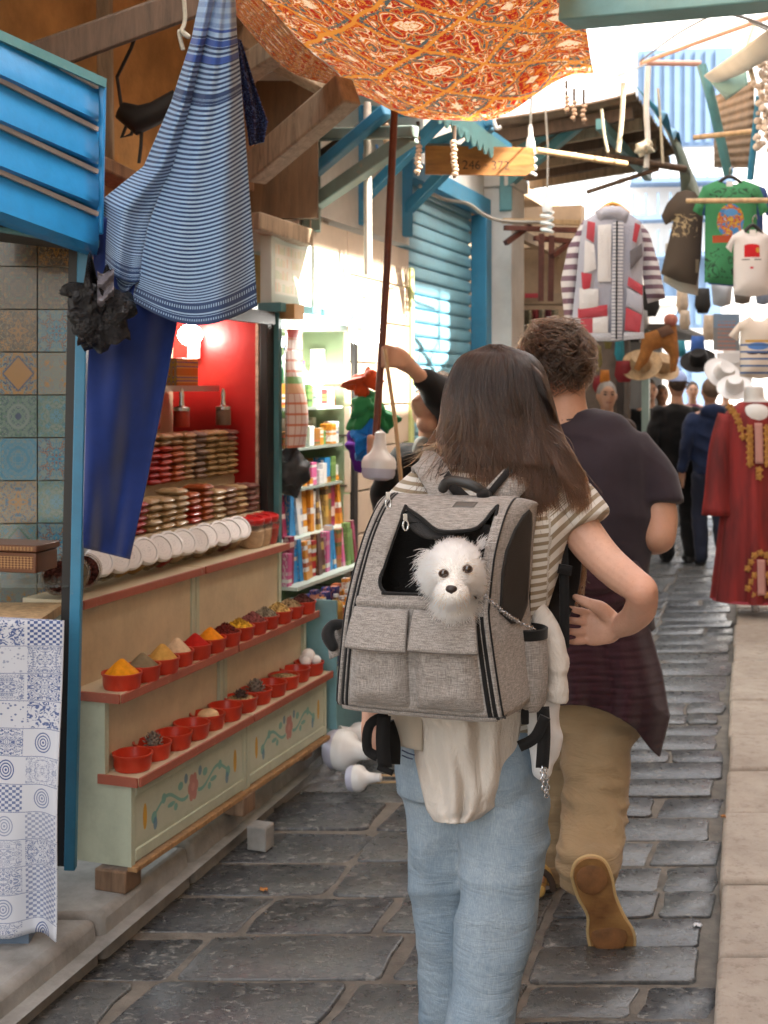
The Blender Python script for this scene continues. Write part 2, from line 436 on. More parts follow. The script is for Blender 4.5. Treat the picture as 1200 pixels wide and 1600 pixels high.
# ---- left kerb: a low step the stalls stand on
kerb = obj('kerb', MB().grid(lambda u, v: (XL(1.0 + v * 9) + .03 - u * 2.2, 1.0 + v * 9, .06), 2, 6), M_KERB, kind='structure', origin=(0, 0, 0))
ys = [1.3, 2.55, 3.42, 3.95, 4.62, 5.25, 6.1, 7.2, 8.6]
for i in range(len(ys) - 1):
    a, b = ys[i] + .006, ys[i + 1] - .006; z = .118 + R.uniform(-.01, .012); o_ = R.uniform(-.012, .018) 
    mb = MB()
    wdt = .62
    mb.add([(XL(a) - wdt, a, .0), (XL(a) + o_, a, -.02), (XL(b) + o_, b, -.02), (XL(b) - wdt, b, .0),
            (XL(a) - wdt, a, z), (XL(a) + o_ - .015, a, z), (XL(b) + o_ - .015, b, z), (XL(b) - wdt, b, z)],
           [(3, 2, 1, 0), (4, 5, 6, 7), (0, 1, 5, 4), (1, 2, 6, 5), (2, 3, 7, 6), (3, 0, 4, 7)])
    k = obj('kerb_stone', mb, M_KERB, kerb, bevel=.02)
# ---- right pavement: sandy slabs one step up
pav = obj('pavement', MB().grid(lambda u, v: (XR(1.0 + v * 24) + .04 + u * 2.6, 1.0 + v * 24, .05), 2, 8), M_MORT, kind='structure', origin=(0, 0, 0))
Y = 2.2
while Y < 11:
    h = R.uniform(.42, .62); a, b = Y + .006, Y + h - .006; z = .085 + R.uniform(-.006, .006)
    x0 = R.uniform(-.012, .012)
    for (l, r) in ((x0, .74 + R.uniform(-.1, .1)), (None, 1.9)):
        l = prev if l is None else l; prev = r
        mb = MB(); g = .006
        mb.add([(XR(a) + l + g, a, .0), (XR(a) + r - g, a, .0), (XR(b) + r - g, b, 0), (XR(b) + l + g, b, 0),
                (XR(a) + l + g, a, z), (XR(a) + r - g, a, z), (XR(b) + r - g, b, z), (XR(b) + l + g, b, z)],
               [(3, 2, 1, 0), (4, 5, 6, 7), (0, 1, 5, 4), (1, 2, 6, 5), (2, 3, 7, 6), (3, 0, 4, 7)])
        obj('pavement_slab', mb, M_PAVE, pav, bevel=.016)
    Y += h
# litter on the ground
M_LIT = mat('paper_scrap', (.7, .7, .72), .7)
for i, (px, py, s_, c) in enumerate(((168, 1470, .022, 'w'), (412, 1392, .03, 'o'), (1130, 1318, .02, 'o'), (905, 1345, .025, 'w'), (985, 1462, .04, 'w'), (1090, 1448, .03, 'w'))):
    Yg = 2000 * 1.53 / (py - 605); p = P(px, py, Yg); p.z = .006 if px < 1120 else .094
    mb = MB(); mb.grid(lambda u, v: (p.x + (u - .5) * s_ * .8, p.y + (v - .5) * s_ * .5, p.z + -.001 + .004 * math.sin(u * 9 + v * 7 + i)), 4, 3)
    obj('litter_scrap', mb, M_LIT if c == 'w' else mat('orange_scrap', (.5, .2, .05), .7), label=('white' if c == 'w' else 'orange') + ' scrap of litter lying ' + ('on the dark slabs near the left kerb' if i == 0 else 'between slabs below the spice cabinet' if i == 1 else 'on the sandy right pavement' if i == 2 else 'behind the lifted tan shoe' if i == 3 else 'in the gutter right of the tan shoe' if i == 4 else 'against the right kerb'), cat='litter', solid=.002)

# ---- left building front
M_OCHRE = mat('ochre_plaster', (.50, .27, .10), .9, .3, 5, .6, 45)
M_WHITE = mat('white_plaster', (.62, .6, .56), .85, .14, 4, .4, 40)
M_CLAD = mat('beige_tile', (.52, .41, .31), .5, .12, 5, .1, 60)
M_BLUE = paint('blue_paint', (.035, .21, .36), amount=.35)
M_TEAL = paint('teal_paint', (.10, .27, .29), amount=.5)
M_GRGR = paint('greygreen_paint', (.20, .27, .235), amount=.6)
M_SHUT = paint('shutter_paint', (.16, .36, .46), (.3, .3, .28), .25, .4)
M_WOOD1 = wood('dark_wood', (.095, .058, .036)); M_WOOD2 = wood('weathered_wood', (.34, .255, .17)); M_WOOD3 = wood('brown_wood', (.22, .11, .05))
M_BAMB = wood('bamboo', (.5, .33, .17), .5, .5)
M_BLACK = mat('black_frame', (.012, .011, .01), .5, .3)
M_RUST = mat('red_brown_metal', (.1, .028, .018), .5, .4, 20, .3)
bld = thing('shop_building', 'low shop building with ochre and white plaster front and blue shutter, left of the lane', 'building', S(-.5, 2, 0))
mb = MB(ST); mb.box((-.66, .35, 2.95), (.22, 3.5, 2.1)); obj('ochre_wall', mb, M_OCHRE, bld)
mb = MB(ST); mb.box((-1.2, -2.6, 2.0), (.2, 2.6, 4)); obj('ochre_wall', mb, M_OCHRE, bld)
mb = MB(ST)
mb.box((-.40, 2.53, 2.62), (.29, 1.36, .70)); mb.box((-.40, 3.95, 2.86), (.29, 1.48, .30)); mb.box((-.42, 2.77, .93), (.29, .88, 1.86)); mb.box((-.42, 2.02, 2.20), (.25, .34, .18))
obj('plaster_wall', mb, M_WHITE, bld)
for r in range(11):                                   # cladding tiles, open joints
    z0 = 2.045 - r * .2; us = [2.325, 2.76, 3.185] if r % 1 == 0 else []
    if r == 0: us = [1.87, 2.30, 2.74, 3.185]
    for i in range(len(us) - 1):
        if z0 < .1: continue
        mb = MB(ST); mb.box((-.262 + R.uniform(-.002, .003), (us[i] + us[i + 1]) / 2, z0 + .1), (.03, us[i + 1] - us[i] - .007, .192)); obj('wall_tile', mb, M_CLAD, bld, bevel=.003)
# shutter
sh = thing('roller_shutter', 'pale blue corrugated roller shutter in a blue frame beside the white pillar', 'shutter', S(-.3, 3.9, 0))
for k in range(33):
    z = .12 + k * .0765
    mb = MB(ST); zz = [0, .007, .009, .02, .05, .072, .0765]; xx = [-.008, -.008, .004, .008, .008, .005, -.008]
    mb.grid(lambda u, v: (-.31 + np.interp(v * .0765, zz, xx), 3.2 + u * 1.37, z + v * .0763), 1, 14); obj('slat', mb, M_SHUT, sh)
mb = MB(ST); mb.box((-.25, 4.62, 1.3), (.10, .13, 2.6)); obj('side_post', mb, M_BLUE, sh, bevel=.005)
mb = MB(ST); mb.box((-.27, 3.2, 1.08), (.08, .05, 2.14)); obj('side_post', mb, mat('yellow_green_post', (.45, .5, .2), .5), sh, bevel=.005)
mb = MB(ST); mb.box((-.25, 3.9, 2.66), (.09, 1.57, .10)); obj('lintel', mb, M_BLUE, sh, bevel=.005)
pl = thing('pillar', 'square white painted pillar right of the blue shutter', 'pillar', S(-.2, 4.92, 0))
mb = MB(ST); mb.box((-.2, 4.93, 1.4), (.22, .34, 2.8)); obj('shaft', mb, M_WHITE, pl, bevel=.006)
mb = MB(ST); mb.box((-.2, 4.93, 2.84), (.26, .40, .08)); obj('capital', mb, M_WHITE, pl, bevel=.005)
# ---- timber above the stall
def beam(name, a, b, w, h, m, label, cat='beam', group=None):
    mb = MB(); mb.bar(a, b, w, h); return obj(name, mb, m, label=label, cat=cat, group=group, bevel=.008)
beam('roof_beam', P(40, 98, 3.55), P(345, -12, 3.95), .085, .09, M_WOOD1, 'dark brown timber beam running up behind the top of the striped towel')
beam('roof_beam', P(395, 268, 4.9), P(545, 140, 4.55), .09, .11, M_WOOD2, 'thick weathered beam rising right under the edge of the orange canopy')
beam('roof_beam', P(370, 55, 4.7), P(545, 150, 4.9), .08, .09, M_WOOD2, 'weathered beam sloping down right to the canopy corner')
beam('roof_beam', P(372, 118, 4.5), P(470, 52, 4.3), .08, .08, M_WOOD2, 'short weathered rafter above the thick beam')
beam('wood_post', P(166, 262, 4.3), P(163, -20, 4.3), .045, .05, M_WOOD2, 'thin upright wooden batten on the ochre wall', 'post')
beam('wood_ledge', P(130, 252, 4.1), P(300, 330, 5.0), .12, .05, M_WOOD3, 'dark wooden ledge along the foot of the ochre wall', 'ledge')
beam('lintel_beam', P(395, 345, 4.95), P(480, 372, 5.25), .07, .07, M_WOOD2, 'weathered lintel board just above the lit shop sign', 'beam')
beam('rough_board', P(385, 300, 5.1), P(388, 110, 5.05), .05, .08, M_WOOD3, 'upright brown board right beside the hanging striped towel', 'board')
mb = MB(); mb.box(P(440, 235, 5.25), (.30, .05, .56)); obj('rough_board', mb, wood('rot_wood', (.13, .07, .03), .6), label='dark rough brown panel between the beams and the lit shop sign', cat='board')
# brackets
def bracket(px, y0, y1, Yp, ex, ey, m, label, w=.05):
    b = thing('awning_bracket', label, 'bracket', P(px, y1, Yp), group='wooden awning brackets along the shop front')
    mb = MB(); mb.bar(P(px, y1, Yp), P(px, y0, Yp), w * 1.3, w); obj('post', mb, m, b, bevel=.006)
    mb = MB(); mb.bar(P(px + 2, y1 - 42, Yp), P(ex, ey, Yp - .35), w, w); obj('strut', mb, m, b, bevel=.006)
    mb = MB(); mb.bar(P(px, y0 + 6, Yp), P(ex + 4, ey - 6, Yp - .38), w * .8, w * .8); obj('arm', mb, m, b, bevel=.006)
bracket(487, 205, 362, 5.45, 645, 212, M_GRGR, 'grey green wooden bracket nearest the weathered beams', .06)
bracket(566, 165, 352, 6.0, 690, 186, M_BLUE, 'bright blue wooden bracket second from the weathered beams')
bracket(634, 235, 370, 6.6, 765, 196, M_BLUE, 'bright blue wooden bracket crossing in front of the shutter', .055)
bracket(790, 240, 330, 8.1, 938, 168, M_TEAL, 'long teal bracket reaching out from the white pillar', .06)
beam('blue_strut', P(492, 268, 5.4), P(605, 172, 5.1), .05, .05, M_BLUE, 'thin blue strut above the grey green bracket', 'strut')
beam('blue_strut', P(500, 248, 5.5), P(600, 180, 5.2), .07, .04, M_WOOD1, 'rotten dark strut above the thin blue strut', 'strut')
# teal scalloped awning
aw = thing('scalloped_awning', 'teal tin awning with a scalloped lower edge above the shutter', 'awning', S(0, 2.7, 2.6))
mb = MB(ST); mb.grid(lambda u, v: (-.22 + v * .46, 1.95 + u * 1.5, 3.04 - v * .28 + .012 * math.sin(u * 60)), 60, 3); obj('sheet', mb, M_TEAL, aw, solid=.006)
mb = MB(ST); poly = [(0, .05)]
for k in range(14):
    poly += [(k * .107 + .107 * j / 5, -.045 * math.sin(math.pi * j / 5) - .02) for j in range(5)]
poly += [(1.5, -.02), (1.5, .05)]
mb.prism(poly, .008, AX((.245, 1.95, 2.72), (0, 1, 0), (0, 0, 1))); obj('scalloped_edge', mb, M_TEAL, aw, smooth=False)
mb = MB(ST); mb.box((.21, 2.7, 2.79), (.05, 1.5, .04)); obj('front_rail', mb, M_BLUE, aw)
# second awning with brown tin underside
M_TIN = mat('brown_tin', (.19, .13, .085), .7, .4, 8, .3, 50)
aw = thing('tin_awning', 'sagging grey green awning over brown corrugated tin beyond the pillar', 'awning', S(.3, 5.5, 2.9))
mb = MB(ST); mb.grid(lambda u, v: (-.25 + v * 1.0, 4.3 + u * 2.0, 3.12 + v * .10 + .018 * math.sin(u * 110) - .02 * math.sin(v * 3)), 110, 4); obj('tin_roof', mb, M_TIN, aw, solid=.006)
for k in range(6):
    mb = MB(ST); mb.bar((-.3, 4.45 + k * .34, 3.03), (.72, 4.45 + k * .34, 3.14), .05, .07); obj('rafter', mb, M_WOOD2 if k % 2 else M_WOOD1, aw)
mb = MB(ST); mb.bar((.55, 4.3, 3.06), (.55, 6.3, 3.06), .05, .06); obj('purlin', mb, M_TEAL, aw)
mb = MB(ST); mb.grid(lambda u, v: (.75 + .14 * math.sin(v * 1.6) * (1 + .3 * math.sin(u * 17)), 5.3 + u * 1.2 + .1 * v, 3.30 - v * (.38 + .22 * u) + .02 * math.sin(u * 23)), 30, 8); obj('drooping_tarp', mb, cloth('tarp', (.16, .2, .165), .25), aw, solid=.004)
mb = MB(ST); mb.grid(lambda u, v: (.76 + .12 * v, 4.3 + u * 1.2, 3.26 - v * (.13 + .05 * math.sin(u * 13))), 24, 4); obj('blue_valance', mb, M_BLUE, aw, solid=.004)
# far left shops, low
M_BEIGE = mat('beige_wall', (.29, .215, .145), .85, .28, 4, .5, 30)
fb = thing('far_shop_building', 'row of low beige shops beyond the white pillar', 'building', S(-.8, 8, 0))
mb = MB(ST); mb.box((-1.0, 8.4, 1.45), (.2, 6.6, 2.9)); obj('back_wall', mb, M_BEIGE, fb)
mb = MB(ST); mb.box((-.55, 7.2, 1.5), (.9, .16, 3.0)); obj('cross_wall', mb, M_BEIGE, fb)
mb = MB(ST); mb.box((-.5, 9.3, 1.5), (.9, .16, 3.0)); obj('cross_wall', mb, mat('dark_plaster', (.11, .085, .065), .85, .35, 5, .5, 40), fb)  # second cross wall in dark brown plaster
mb = MB(ST); mb.box((-.3, 10.6, 1.42), (.2, 2.4, 2.84)); obj('front_wall', mb, M_WHITE, fb)
mb = MB(ST); mb.box((-.45, 7.0, 2.72), (.9, .12, .14)); mb.box((-.3, 6.3, 2.62), (.06, 2.2, .07)); obj('roof_timber', mb, M_WOOD2, fb)
for z in (2.05, 1.82):
    mb = MB(ST); mb.box((-.55, 7.05, z), (.8, .14, .03)); obj('shelf_board', mb, M_BLACK, fb)
mb = MB(ST); mb.box((-.5, 7.08, 1.93), (.55, .1, .18)); obj('shelf_box', mb, mat('carton', (.42, .25, .1), .8), fb)
# far end of the lane: sunlit white and pale blue houses
M_SUNW = mat('limewash', (.62, .62, .62), .9, .06, 3); M_SUNB = mat('pale_blue_wash', (.10, .165, .27), .8, .1, 3)
def house(name, label, x, y, w, d, h, rz=0, wins=()):
    h_ = thing(name, label, 'house', (x, y, 0), rad(rz))
    mb = MB(); mb.box((0, 0, h / 2), (w, d, h)); loc_obj('wall', mb, M_SUNW, h_)
    mb = MB(); mb.box((0, 0, h + .08), (w + .2, d + .2, .16)); loc_obj('cornice', mb, M_SUNW, h_)
    for (wx, wz, ww, wh) in wins:
        mb = MB(); mb.box((wx, -d / 2 - .03, wz), (ww + .14, .06, wh + .14)); f = loc_obj('window', mb, M_SUNB, h_)
        for k in range(int(ww / .22)):
            mb = MB(); mb.box((wx - ww / 2 + .11 + k * .22, -d / 2 - .075, wz), (.12, .03, wh)); s_ = loc_obj('shutter_slat', mb, M_SUNB, f)
    return h_
hs = house('end_house', 'tall sunlit white house with pale blue shuttered windows at the end of the lane', 8.2, 30.0, 5.2, 4, 11.5, -8, ((-1.3, 7.9, 1.9, 2.0), (1.2, 7.9, 1.2, 2.0), (-1.2, 3.6, 1.2, 1.4), (-1.5, 1.2, 1.2, 2.2)))
for z in (5.2, 6.0, 4.4):
    mb = MB(); mb.box((-1.4, -2.35, z), (2.2, .7, .1)); loc_obj('balcony_slab', mb, M_SUNB, hs)
    for k in range(9):
        mb = MB(); mb.box((-2.45 + k * .26, -2.66, z + .28), (.04, .04, .5)); loc_obj('baluster', mb, M_SUNB, hs)
house('end_house', 'lower sunlit white house closing the left of the lane', 3.6, 26.5, 4.6, 3, 3.1, -12, ((-.2, 1.7, 1.0, 1.2),))
house('end_house', 'pale house behind the hanging shirts at the lane end', 13.2, 30.0, 4.4, 6, 5.5, 0, ((-.8, 3.2, 1.0, 1.2),))
# right hand row, out of the frame, whose roofs keep the lane in shade; its gap is added for the sun patch
rb = thing('right_building', 'tall plastered row of shops along the right pavement', 'building', S(3.3, 5, 0))
for nm_, c_, d_ in (('wall', (3.6, -3.2, 3.6), (1.2, 6.8, 7.2)), ('wall_under_sun_gap', (3.1, 2.15, 2.39), (.2, 3.9, 4.78)), ('wall_beside_sun_gap', (3.1, .94, 5.235), (.2, 1.48, .91)), ('wall_over_sun_gap', (3.1, 2.15, 6.265), (.2, 3.9, 1.15)), ('wall', (3.6, 9.6, 3.3), (1.2, 11.0, 6.6))):
    mb = MB(ST); mb.box(c_, d_); obj(nm_, mb, M_BEIGE, rb)

# plank roof added over the spice stall to shade the ochre wall
pr = thing('shade_roof', 'plank roof added over the spice stall for shade, mostly above the picture', 'roof', S(-.1, 0, 2.95))
for k in range(6):
    mb = MB(ST); v0 = -.60 + k * .118; mb.box((v0, -.4, 3.02 - k * .014), (.112, 4.6, .025)); obj('plank', mb, M_WOOD2, pr)

fs = thing('far_stall', 'dark far stall front on the left behind the hanging hats and bags', 'stall', S(-.1, 11, 0))
M_DARK = mat('stall_shade', (.03, .022, .017), .8, .5, 6)  # shade of the stall interior put into the panel colour
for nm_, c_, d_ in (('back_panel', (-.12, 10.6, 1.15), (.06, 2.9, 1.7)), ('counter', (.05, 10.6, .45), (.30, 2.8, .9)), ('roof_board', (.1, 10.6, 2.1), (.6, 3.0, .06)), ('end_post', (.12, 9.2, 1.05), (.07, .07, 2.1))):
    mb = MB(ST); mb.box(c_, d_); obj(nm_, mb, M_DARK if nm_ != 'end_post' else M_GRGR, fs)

ub = thing('sky_block_storey', 'beige upper storey added to cut sky light above the low shops on the left', 'building', S(-1.6, 3, 3.1))  # storey added to cut the sky fill and deepen the lane's shade
mb = MB(ST); mb.box((-1.7, 2.5, 4.7), (.3, 15, 3.4)); obj('wall', mb, M_BEIGE, ub)
mb = MB(ST); mb.box((-1.1, 2.5, 3.14), (1.1, 15, .10)); obj('roof_slab', mb, M_BEIGE, ub)
# ================================================================== the spice stall
M_CAB = paint('pale_green_paint', (.46, .50, .38), (.36, .27, .15), .45, .5)
M_CREAM = paint('cream_paint', (.58, .49, .33), (.38, .27, .15), .4, .5)
M_EDGE = paint('red_edge_paint', (.36, .10, .06), (.42, .3, .2), .5, .5)
M_RED = paint('red_lacquer', (.40, .012, .010), (.3, .03, .02), .3, .4)
M_RAWW = wood('raw_wood', (.34, .19, .08)); M_BLOCK = wood('block_wood', (.2, .12, .07))
M_DKGR = mat('dark_groove', (.08, .06, .04), .8)  # plain dark tone for the board grooves
# painted flower scroll (flat print) for the lower fronts
def scroll_mat():
    t = NT('scroll_panel'); c = t.co('UV'); u, v, _ = t.xyz(c)
    x = t.m('MULTIPLY', t.m('SUBTRACT', u, .5), 3.0); ax = t.m('ABSOLUTE', x)
    y = t.m('MULTIPLY', t.m('SUBTRACT', v, .5), 1.0)
    obj_c = t.co('Object'); f = t.noise(obj_c, 5, 6, .7)
    base = t.ramp(f, [(.3, (.40, .43, .33)), (.7, (.52, .55, .43))])
    wob = t.m('ADD', y, t.m('MULTIPLY', t.m('SINE', t.m('MULTIPLY', ax, 6.6)), .17))
    stem = t.m('MULTIPLY', t.lt(t.m('ABSOLUTE', wob), .045), t.m('MULTIPLY', t.gt(ax, .14), t.lt(ax, 1.12)))
    def leaf(cx, cy, rx, ry):
        a = t.m('DIVIDE', t.m('SUBTRACT', ax, cx), rx); b = t.m('DIVIDE', t.m('SUBTRACT', y, cy), ry)
        return t.lt(t.m('ADD', t.m('MULTIPLY', a, a), t.m('MULTIPLY', b, b)), 1)
    teal = stem
    for q in ((.35, .2, .07, .1), (.6, -.1, .1, .06), (.8, .15, .06, .12), (1.05, -.15, .07, .14), (.48, -.22, .05, .09)): teal = t.m('MAXIMUM', teal, leaf(*q))
    base = t.mix(t.m('MULTIPLY', teal, .8), base, (.10, .34, .30))
    blue = t.m('MAXIMUM', leaf(1.02, -.3, .05, .15), leaf(.2, .3, .05, .12)); base = t.mix(t.m('MULTIPLY', blue, .8), base, (.08, .20, .30))
    pet = None
    for k in range(6):
        q = k * math.pi / 3; a = t.m('DIVIDE', t.m('SUBTRACT', x, .09 * math.cos(q)), .06); b = t.m('DIVIDE', t.m('SUBTRACT', y, .22 * math.sin(q)), .14)
        d = t.lt(t.m('ADD', t.m('MULTIPLY', a, a), t.m('MULTIPLY', b, b)), 1); pet = d if pet is None else t.m('MAXIMUM', pet, d)
    base = t.mix(t.m('MULTIPLY', pet, .8), base, (.42, .12, .11)); 
    a = t.m('DIVIDE', x, .05); b = t.m('DIVIDE', y, .1); base = t.mix(t.lt(t.m('ADD', t.m('MULTIPLY', a, a), t.m('MULTIPLY', b, b)), 1), base, (.5, .25, .2))
    yel = leaf(1.28, 0.0, .05, .3); base = t.mix(yel, base, (.55, .30, .03))
    w = t.ramp(t.noise(obj_c, 30, 7, .75), [(.6, 0.0), (.66, 1.0)]); base = t.mix(t.m('MULTIPLY', w, .4), base, (.38, .33, .22))
    t.bump(f, .2, .004); return t.done(base, .5)
M_SCROLL = scroll_mat()
def cabinet(label, u0, L, near):
    c = thing('spice_cabinet', label, 'cabinet', S(-.1, u0 + L / 2, .19), group='painted stepped cabinets of the spice stall')
    g = .004
    for k, uu in enumerate((u0 + .011, u0 + L - .011)):       # stepped sides
        mb = MB(ST)
        poly = [(0, .19), (0, .415), (-.105, .415), (-.105, .44), (-.085, .44), (-.085, .645), (-.19, .645), (-.19, .90), (-.32, .90), (-.32, .19)]
        mb.prism(poly[::-1], .022, AX((0, uu + .011, 0), (1, 0, 0), (0, 0, 1))); obj('side_panel', mb, M_CAB, c, smooth=False)
    um, Li = u0 + L / 2, L - .046
    mb = MB(ST); mb.box((-.012, um, .305), (.018, Li, .16)); obj('front_panel', mb, M_CAB, c)
    mb = MB(ST); mb.grid(lambda u, v: (-.0025, u0 + .03 + u * (L - .06), .245 + v * .125), 1, 1); obj('painted_panel', mb, M_SCROLL, c)
    for z in (.215, .398):
        mb = MB(ST); mb.box((-.009, um, z), (.022, Li, .034)); obj('front_rail', mb, M_CAB, c, bevel=.003)
    mb = MB(ST); mb.box((-.105, um, .54), (.016, Li, .21)); obj('front_panel', mb, M_CREAM, c)
    mb = MB(ST); mb.box((-.205, um, .775), (.016, Li, .255)); obj('front_panel', mb, M_CREAM, c)
    for (v0, v1, z) in ((.022, -.125, .4285), (-.035, -.225, .657), (-.16, -.36, .912)):
        mb = MB(ST); mb.box(((v0 + v1) / 2, um, z), (abs(v1 - v0), L - g, .022)); s_ = obj('shelf_board', mb, M_CREAM, c, bevel=.003)
        mb = MB(ST); mb.box((v0 + .004, um, z), (.008, L - g, .026)); obj('red_edge', mb, M_EDGE, s_, bevel=.002)
        if near and z < .8:
            mb = MB(ST); mb.box(((v0 + v1) / 2 + .01, u0 - .003, z), (abs(v1 - v0) - .02, .007, .026)); obj('red_edge', mb, M_EDGE, s_)
    mb = MB(ST); mb.box((.002, um, .184), (.03, L, .016)); obj('base_batten', mb, M_RAWW, c, bevel=.003)
    mb = MB(ST)
    return c
cabinet('stepped pale green cabinet holding red bowls, nearer unit beside the blue post', 0, .735, True)
cabinet('stepped pale green cabinet holding red bowls, farther unit beside the goods shop', .742, .70, False)
for i, (v, u, w, d, h, l) in enumerate(((-.06, .03, .1, .09, .062, 'wooden block propping the near corner of the spice cabinet'), (-.02, .72, .08, .09, .065, 'wooden block under the seam between both spice cabinets'), (.05, .74, .07, .07, .08, 'squared stone block standing on the slabs below the cabinet seam'), (-.08, 1.36, .08, .08, .062, 'wooden block propping the far corner of the spice cabinet'))):
    mb = MB(ST); z = .118 + h / 2 if i != 2 else h / 2
    mb.box((v, u, z), (w, d, h)); obj('support_block', mb, M_BLOCK if i != 2 else M_KERB, label=l, cat='block', bevel=.005)
# ---- red bowls
M_BOWL = mat('red_terracotta', (.50, .036, .012), .36, .22, 5, .15, 60, Coat_Weight=.15)
def heap_mat(name, col, gran=0):
    t = NT('heap_' + name); c = t.co('Object')
    if gran:
        v = t.voro(c, gran); cc = t.white(t.voro(c, gran, out='Position'))
        base = t.mix(cc, sc3(col, .45), sc3(col, 1.5)); t.bump(t.m('MULTIPLY', v, -1.0), 1.0, .01)
    else:
        f = t.noise(c, 60, 5); base = t.ramp(f, [(.3, sc3(col, .8)), (.7, sc3(col, 1.15))]); t.bump(f, .4, .004)
    return t.done(base, .9, Specular_IOR_Level=.2)
def bowl(loc, label, group, r=.068, h=.06, heap=None, hh=.05, mat_h=None, lumps=0):
    b = thing('bowl', label, 'bowl', loc, R.uniform(0, 6), group)
    mb = MB(); mb.lathe([(r * .88, 0), (r * .95, h * .25), (r * .97, h * .75), (r * 1.03, h * .86), (r * 1.03, h), (r * .95, h), (r * .92, h * .7), (r * .80, h * .18), (.001, h * .15)], 28, caps=False)
    mb.add([(r * .88 * math.cos(a), r * .88 * math.sin(a), 0) for a in [k * math.pi / 14 for k in range(28)]], [tuple(range(27, -1, -1))])
    loc_obj('pot', mb, M_BOWL, b)
    if heap:
        mb = MB(); sd = R.uniform(0, 50)
        def hp(u, v):
            q = u * 2 * math.pi; rr = r * .93 * v
            z = h * .78 + hh * (1 - v) ** (.9 if not lumps else .6) * (1 - .12 * math.sin(3 * q + sd) * v) + (lumps * R.uniform(-1, 1) * (1 - v * .3) if v > 0 else 0)
            if v < .12 and not lumps: z -= hh * .08 * (1 - v / .12)
            return (rr * math.cos(q) * (1 + .05 * math.sin(5 * q + sd)), rr * math.sin(q), z)
        mb.grid(hp, 40, 14); mb.f = [f for f in mb.f]
        loc_obj('spice_heap', mb, heap, b, sharp=None)
    return b
HE = {k: heap_mat(k, c, g) for k, (c, g) in dict(turmeric=((.72, .27, .01), 0), grey=((.2, .15, .085), 0), ochre=((.55, .30, .07), 0), pale=((.6, .42, .26), 0), sand=((.52, .33, .13), 0),
      red=((.42, .014, .008), 0), orange=((.72, .24, .01), 0), flakes=((.18, .02, .012), 160), roots=((.75, .38, .03), 90), pink=((.26, .08, .07), 130), seeds=((.26, .22, .15), 150), chick=((.55, .36, .12), 110), straw=((.38, .26, .13), 120), dark=((.07, .02, .015), 100)).items()}
UPK = ['turmeric', 'grey', 'ochre', 'pale', 'red', 'orange', 'flakes', 'roots', 'pink', 'seeds', 'chick', 'straw', 'dark']
UPL = ['bright yellow turmeric cone, first of the upper row', 'grey brown powder cone', 'ochre powder cone with peaked top', 'pale pinkish powder cone', 'vivid red powder cone', 'orange powder cone behind the red powder', 'dark red chilli flakes', 'lumpy bright yellow roots', 'pinkish dried buds', 'grey green seeds next to the dried buds', 'yellow chickpea like grains', 'straw coloured dried herbs', 'nearly black dried peppers, last of the upper row']
for i, k in enumerate(UPK):
    u = .08 + i * .108; fine = i < 6
    bowl(S(-.075 + R.uniform(-.006, .006), u, .6685), 'red bowl heaped with ' + UPL[i], 'red bowls on the middle shelf', r=.0525 if i else .057, h=.046, heap=HE[k], hh=(.05 if fine else .035) * R.uniform(.9, 1.1), lumps=0 if fine else .007)
low = ['an empty centre, first of the lower row with one coin of spice', 'a grey pine cone, second of the lower row', 'nothing in it, behind the pine cone bowl', 'nothing in it, in front of the cracked nut bowl', 'a pale cracked nut', 'nothing in it, behind the cracked nut bowl', 'pale shavings beside the dark pine cone', 'a big grey pine cone', 'nothing in it, just past the big grey pine cone', 'dry brown flakes at the bottom', 'an empty rim below the white eggs', 'white round eggs, last of the lower row']
LOWB = []
for i, l in enumerate(low):
    u = .078 + i * .117
    LOWB.append(bowl(S(-.043 + R.uniform(-.005, .005), u, .4405), 'red bowl with ' + l, 'red bowls on the lower shelf', r=.0565, h=.047, heap=HE['straw'] if i in (6, 9) else None, hh=.01, lumps=.004))
M_CONE = mat('pine_cone', (.2, .16, .125), .8, .4, 40); M_NUT = mat('nut', (.62, .4, .2), .6, .3, 25); M_EGG = mat('egg_white', (.75, .74, .72), .5, .05)
def pinecone(i, s_, m, label, dark=False):
    p = S(-.043, .078 + i * .117, .4405 + .046); b = thing('pine_cone', label, 'pine cone', p, 1)
    mb = MB(); mb.ball((0, 0, 0), (s_ * .5, s_ * .5, s_ * .55)); loc_obj('core', mb, m, b)
    sm = MB(); sm.add([(0, 0, 0), (.011, .006, .003), (.017, 0, .007), (.011, -.006, .003)], [(0, 1, 2, 3)])
    me = mesh_of('scale', sm, m)
    for k in range(46):
        z = 1 - 2 * (k + .5) / 46; q = k * 2.4; rr = math.sqrt(1 - z * z)
        o = bpy.data.objects.new('scale', me); COL.objects.link(o); o.parent = b; d = Vector((rr * math.cos(q), rr * math.sin(q), z))
        o.location = d * s_ * .45; o.rotation_euler = d.to_track_quat('X', 'Z').to_euler(); o.scale = (s_ / .036,) * 3
        mods(o, solid=.0015)
pinecone(1, .034, M_CONE, 'grey pine cone lying in the second lower red bowl'); pinecone(6, .030, mat('dark_cone', (.07, .04, .03), .8), 'small dark brown pine cone in the bowl of pale shavings'); pinecone(7, .04, M_CONE, 'big grey pine cone between the middle of the lower bowls')
def small_thing(name, label, cat, mb, m, **k): return obj(name, mb, m, label=label, cat=cat, **k)
mb = MB(); p = S(-.043, .078 + 4 * .117, .4405); mb.ball(p + Vector((0, 0, .035)), (.036, .03, .026)); small_thing('nut', 'pale cracked nut sitting in a lower red bowl', 'nut', mb, M_NUT)
mb = MB(); p = S(-.043, .078, .4405); mb.ball(p + Vector((.005, -.01, .02)), (.014, .012, .01)); small_thing('nut', 'small brown nut in the nearest lower red bowl', 'nut', mb, M_NUT)
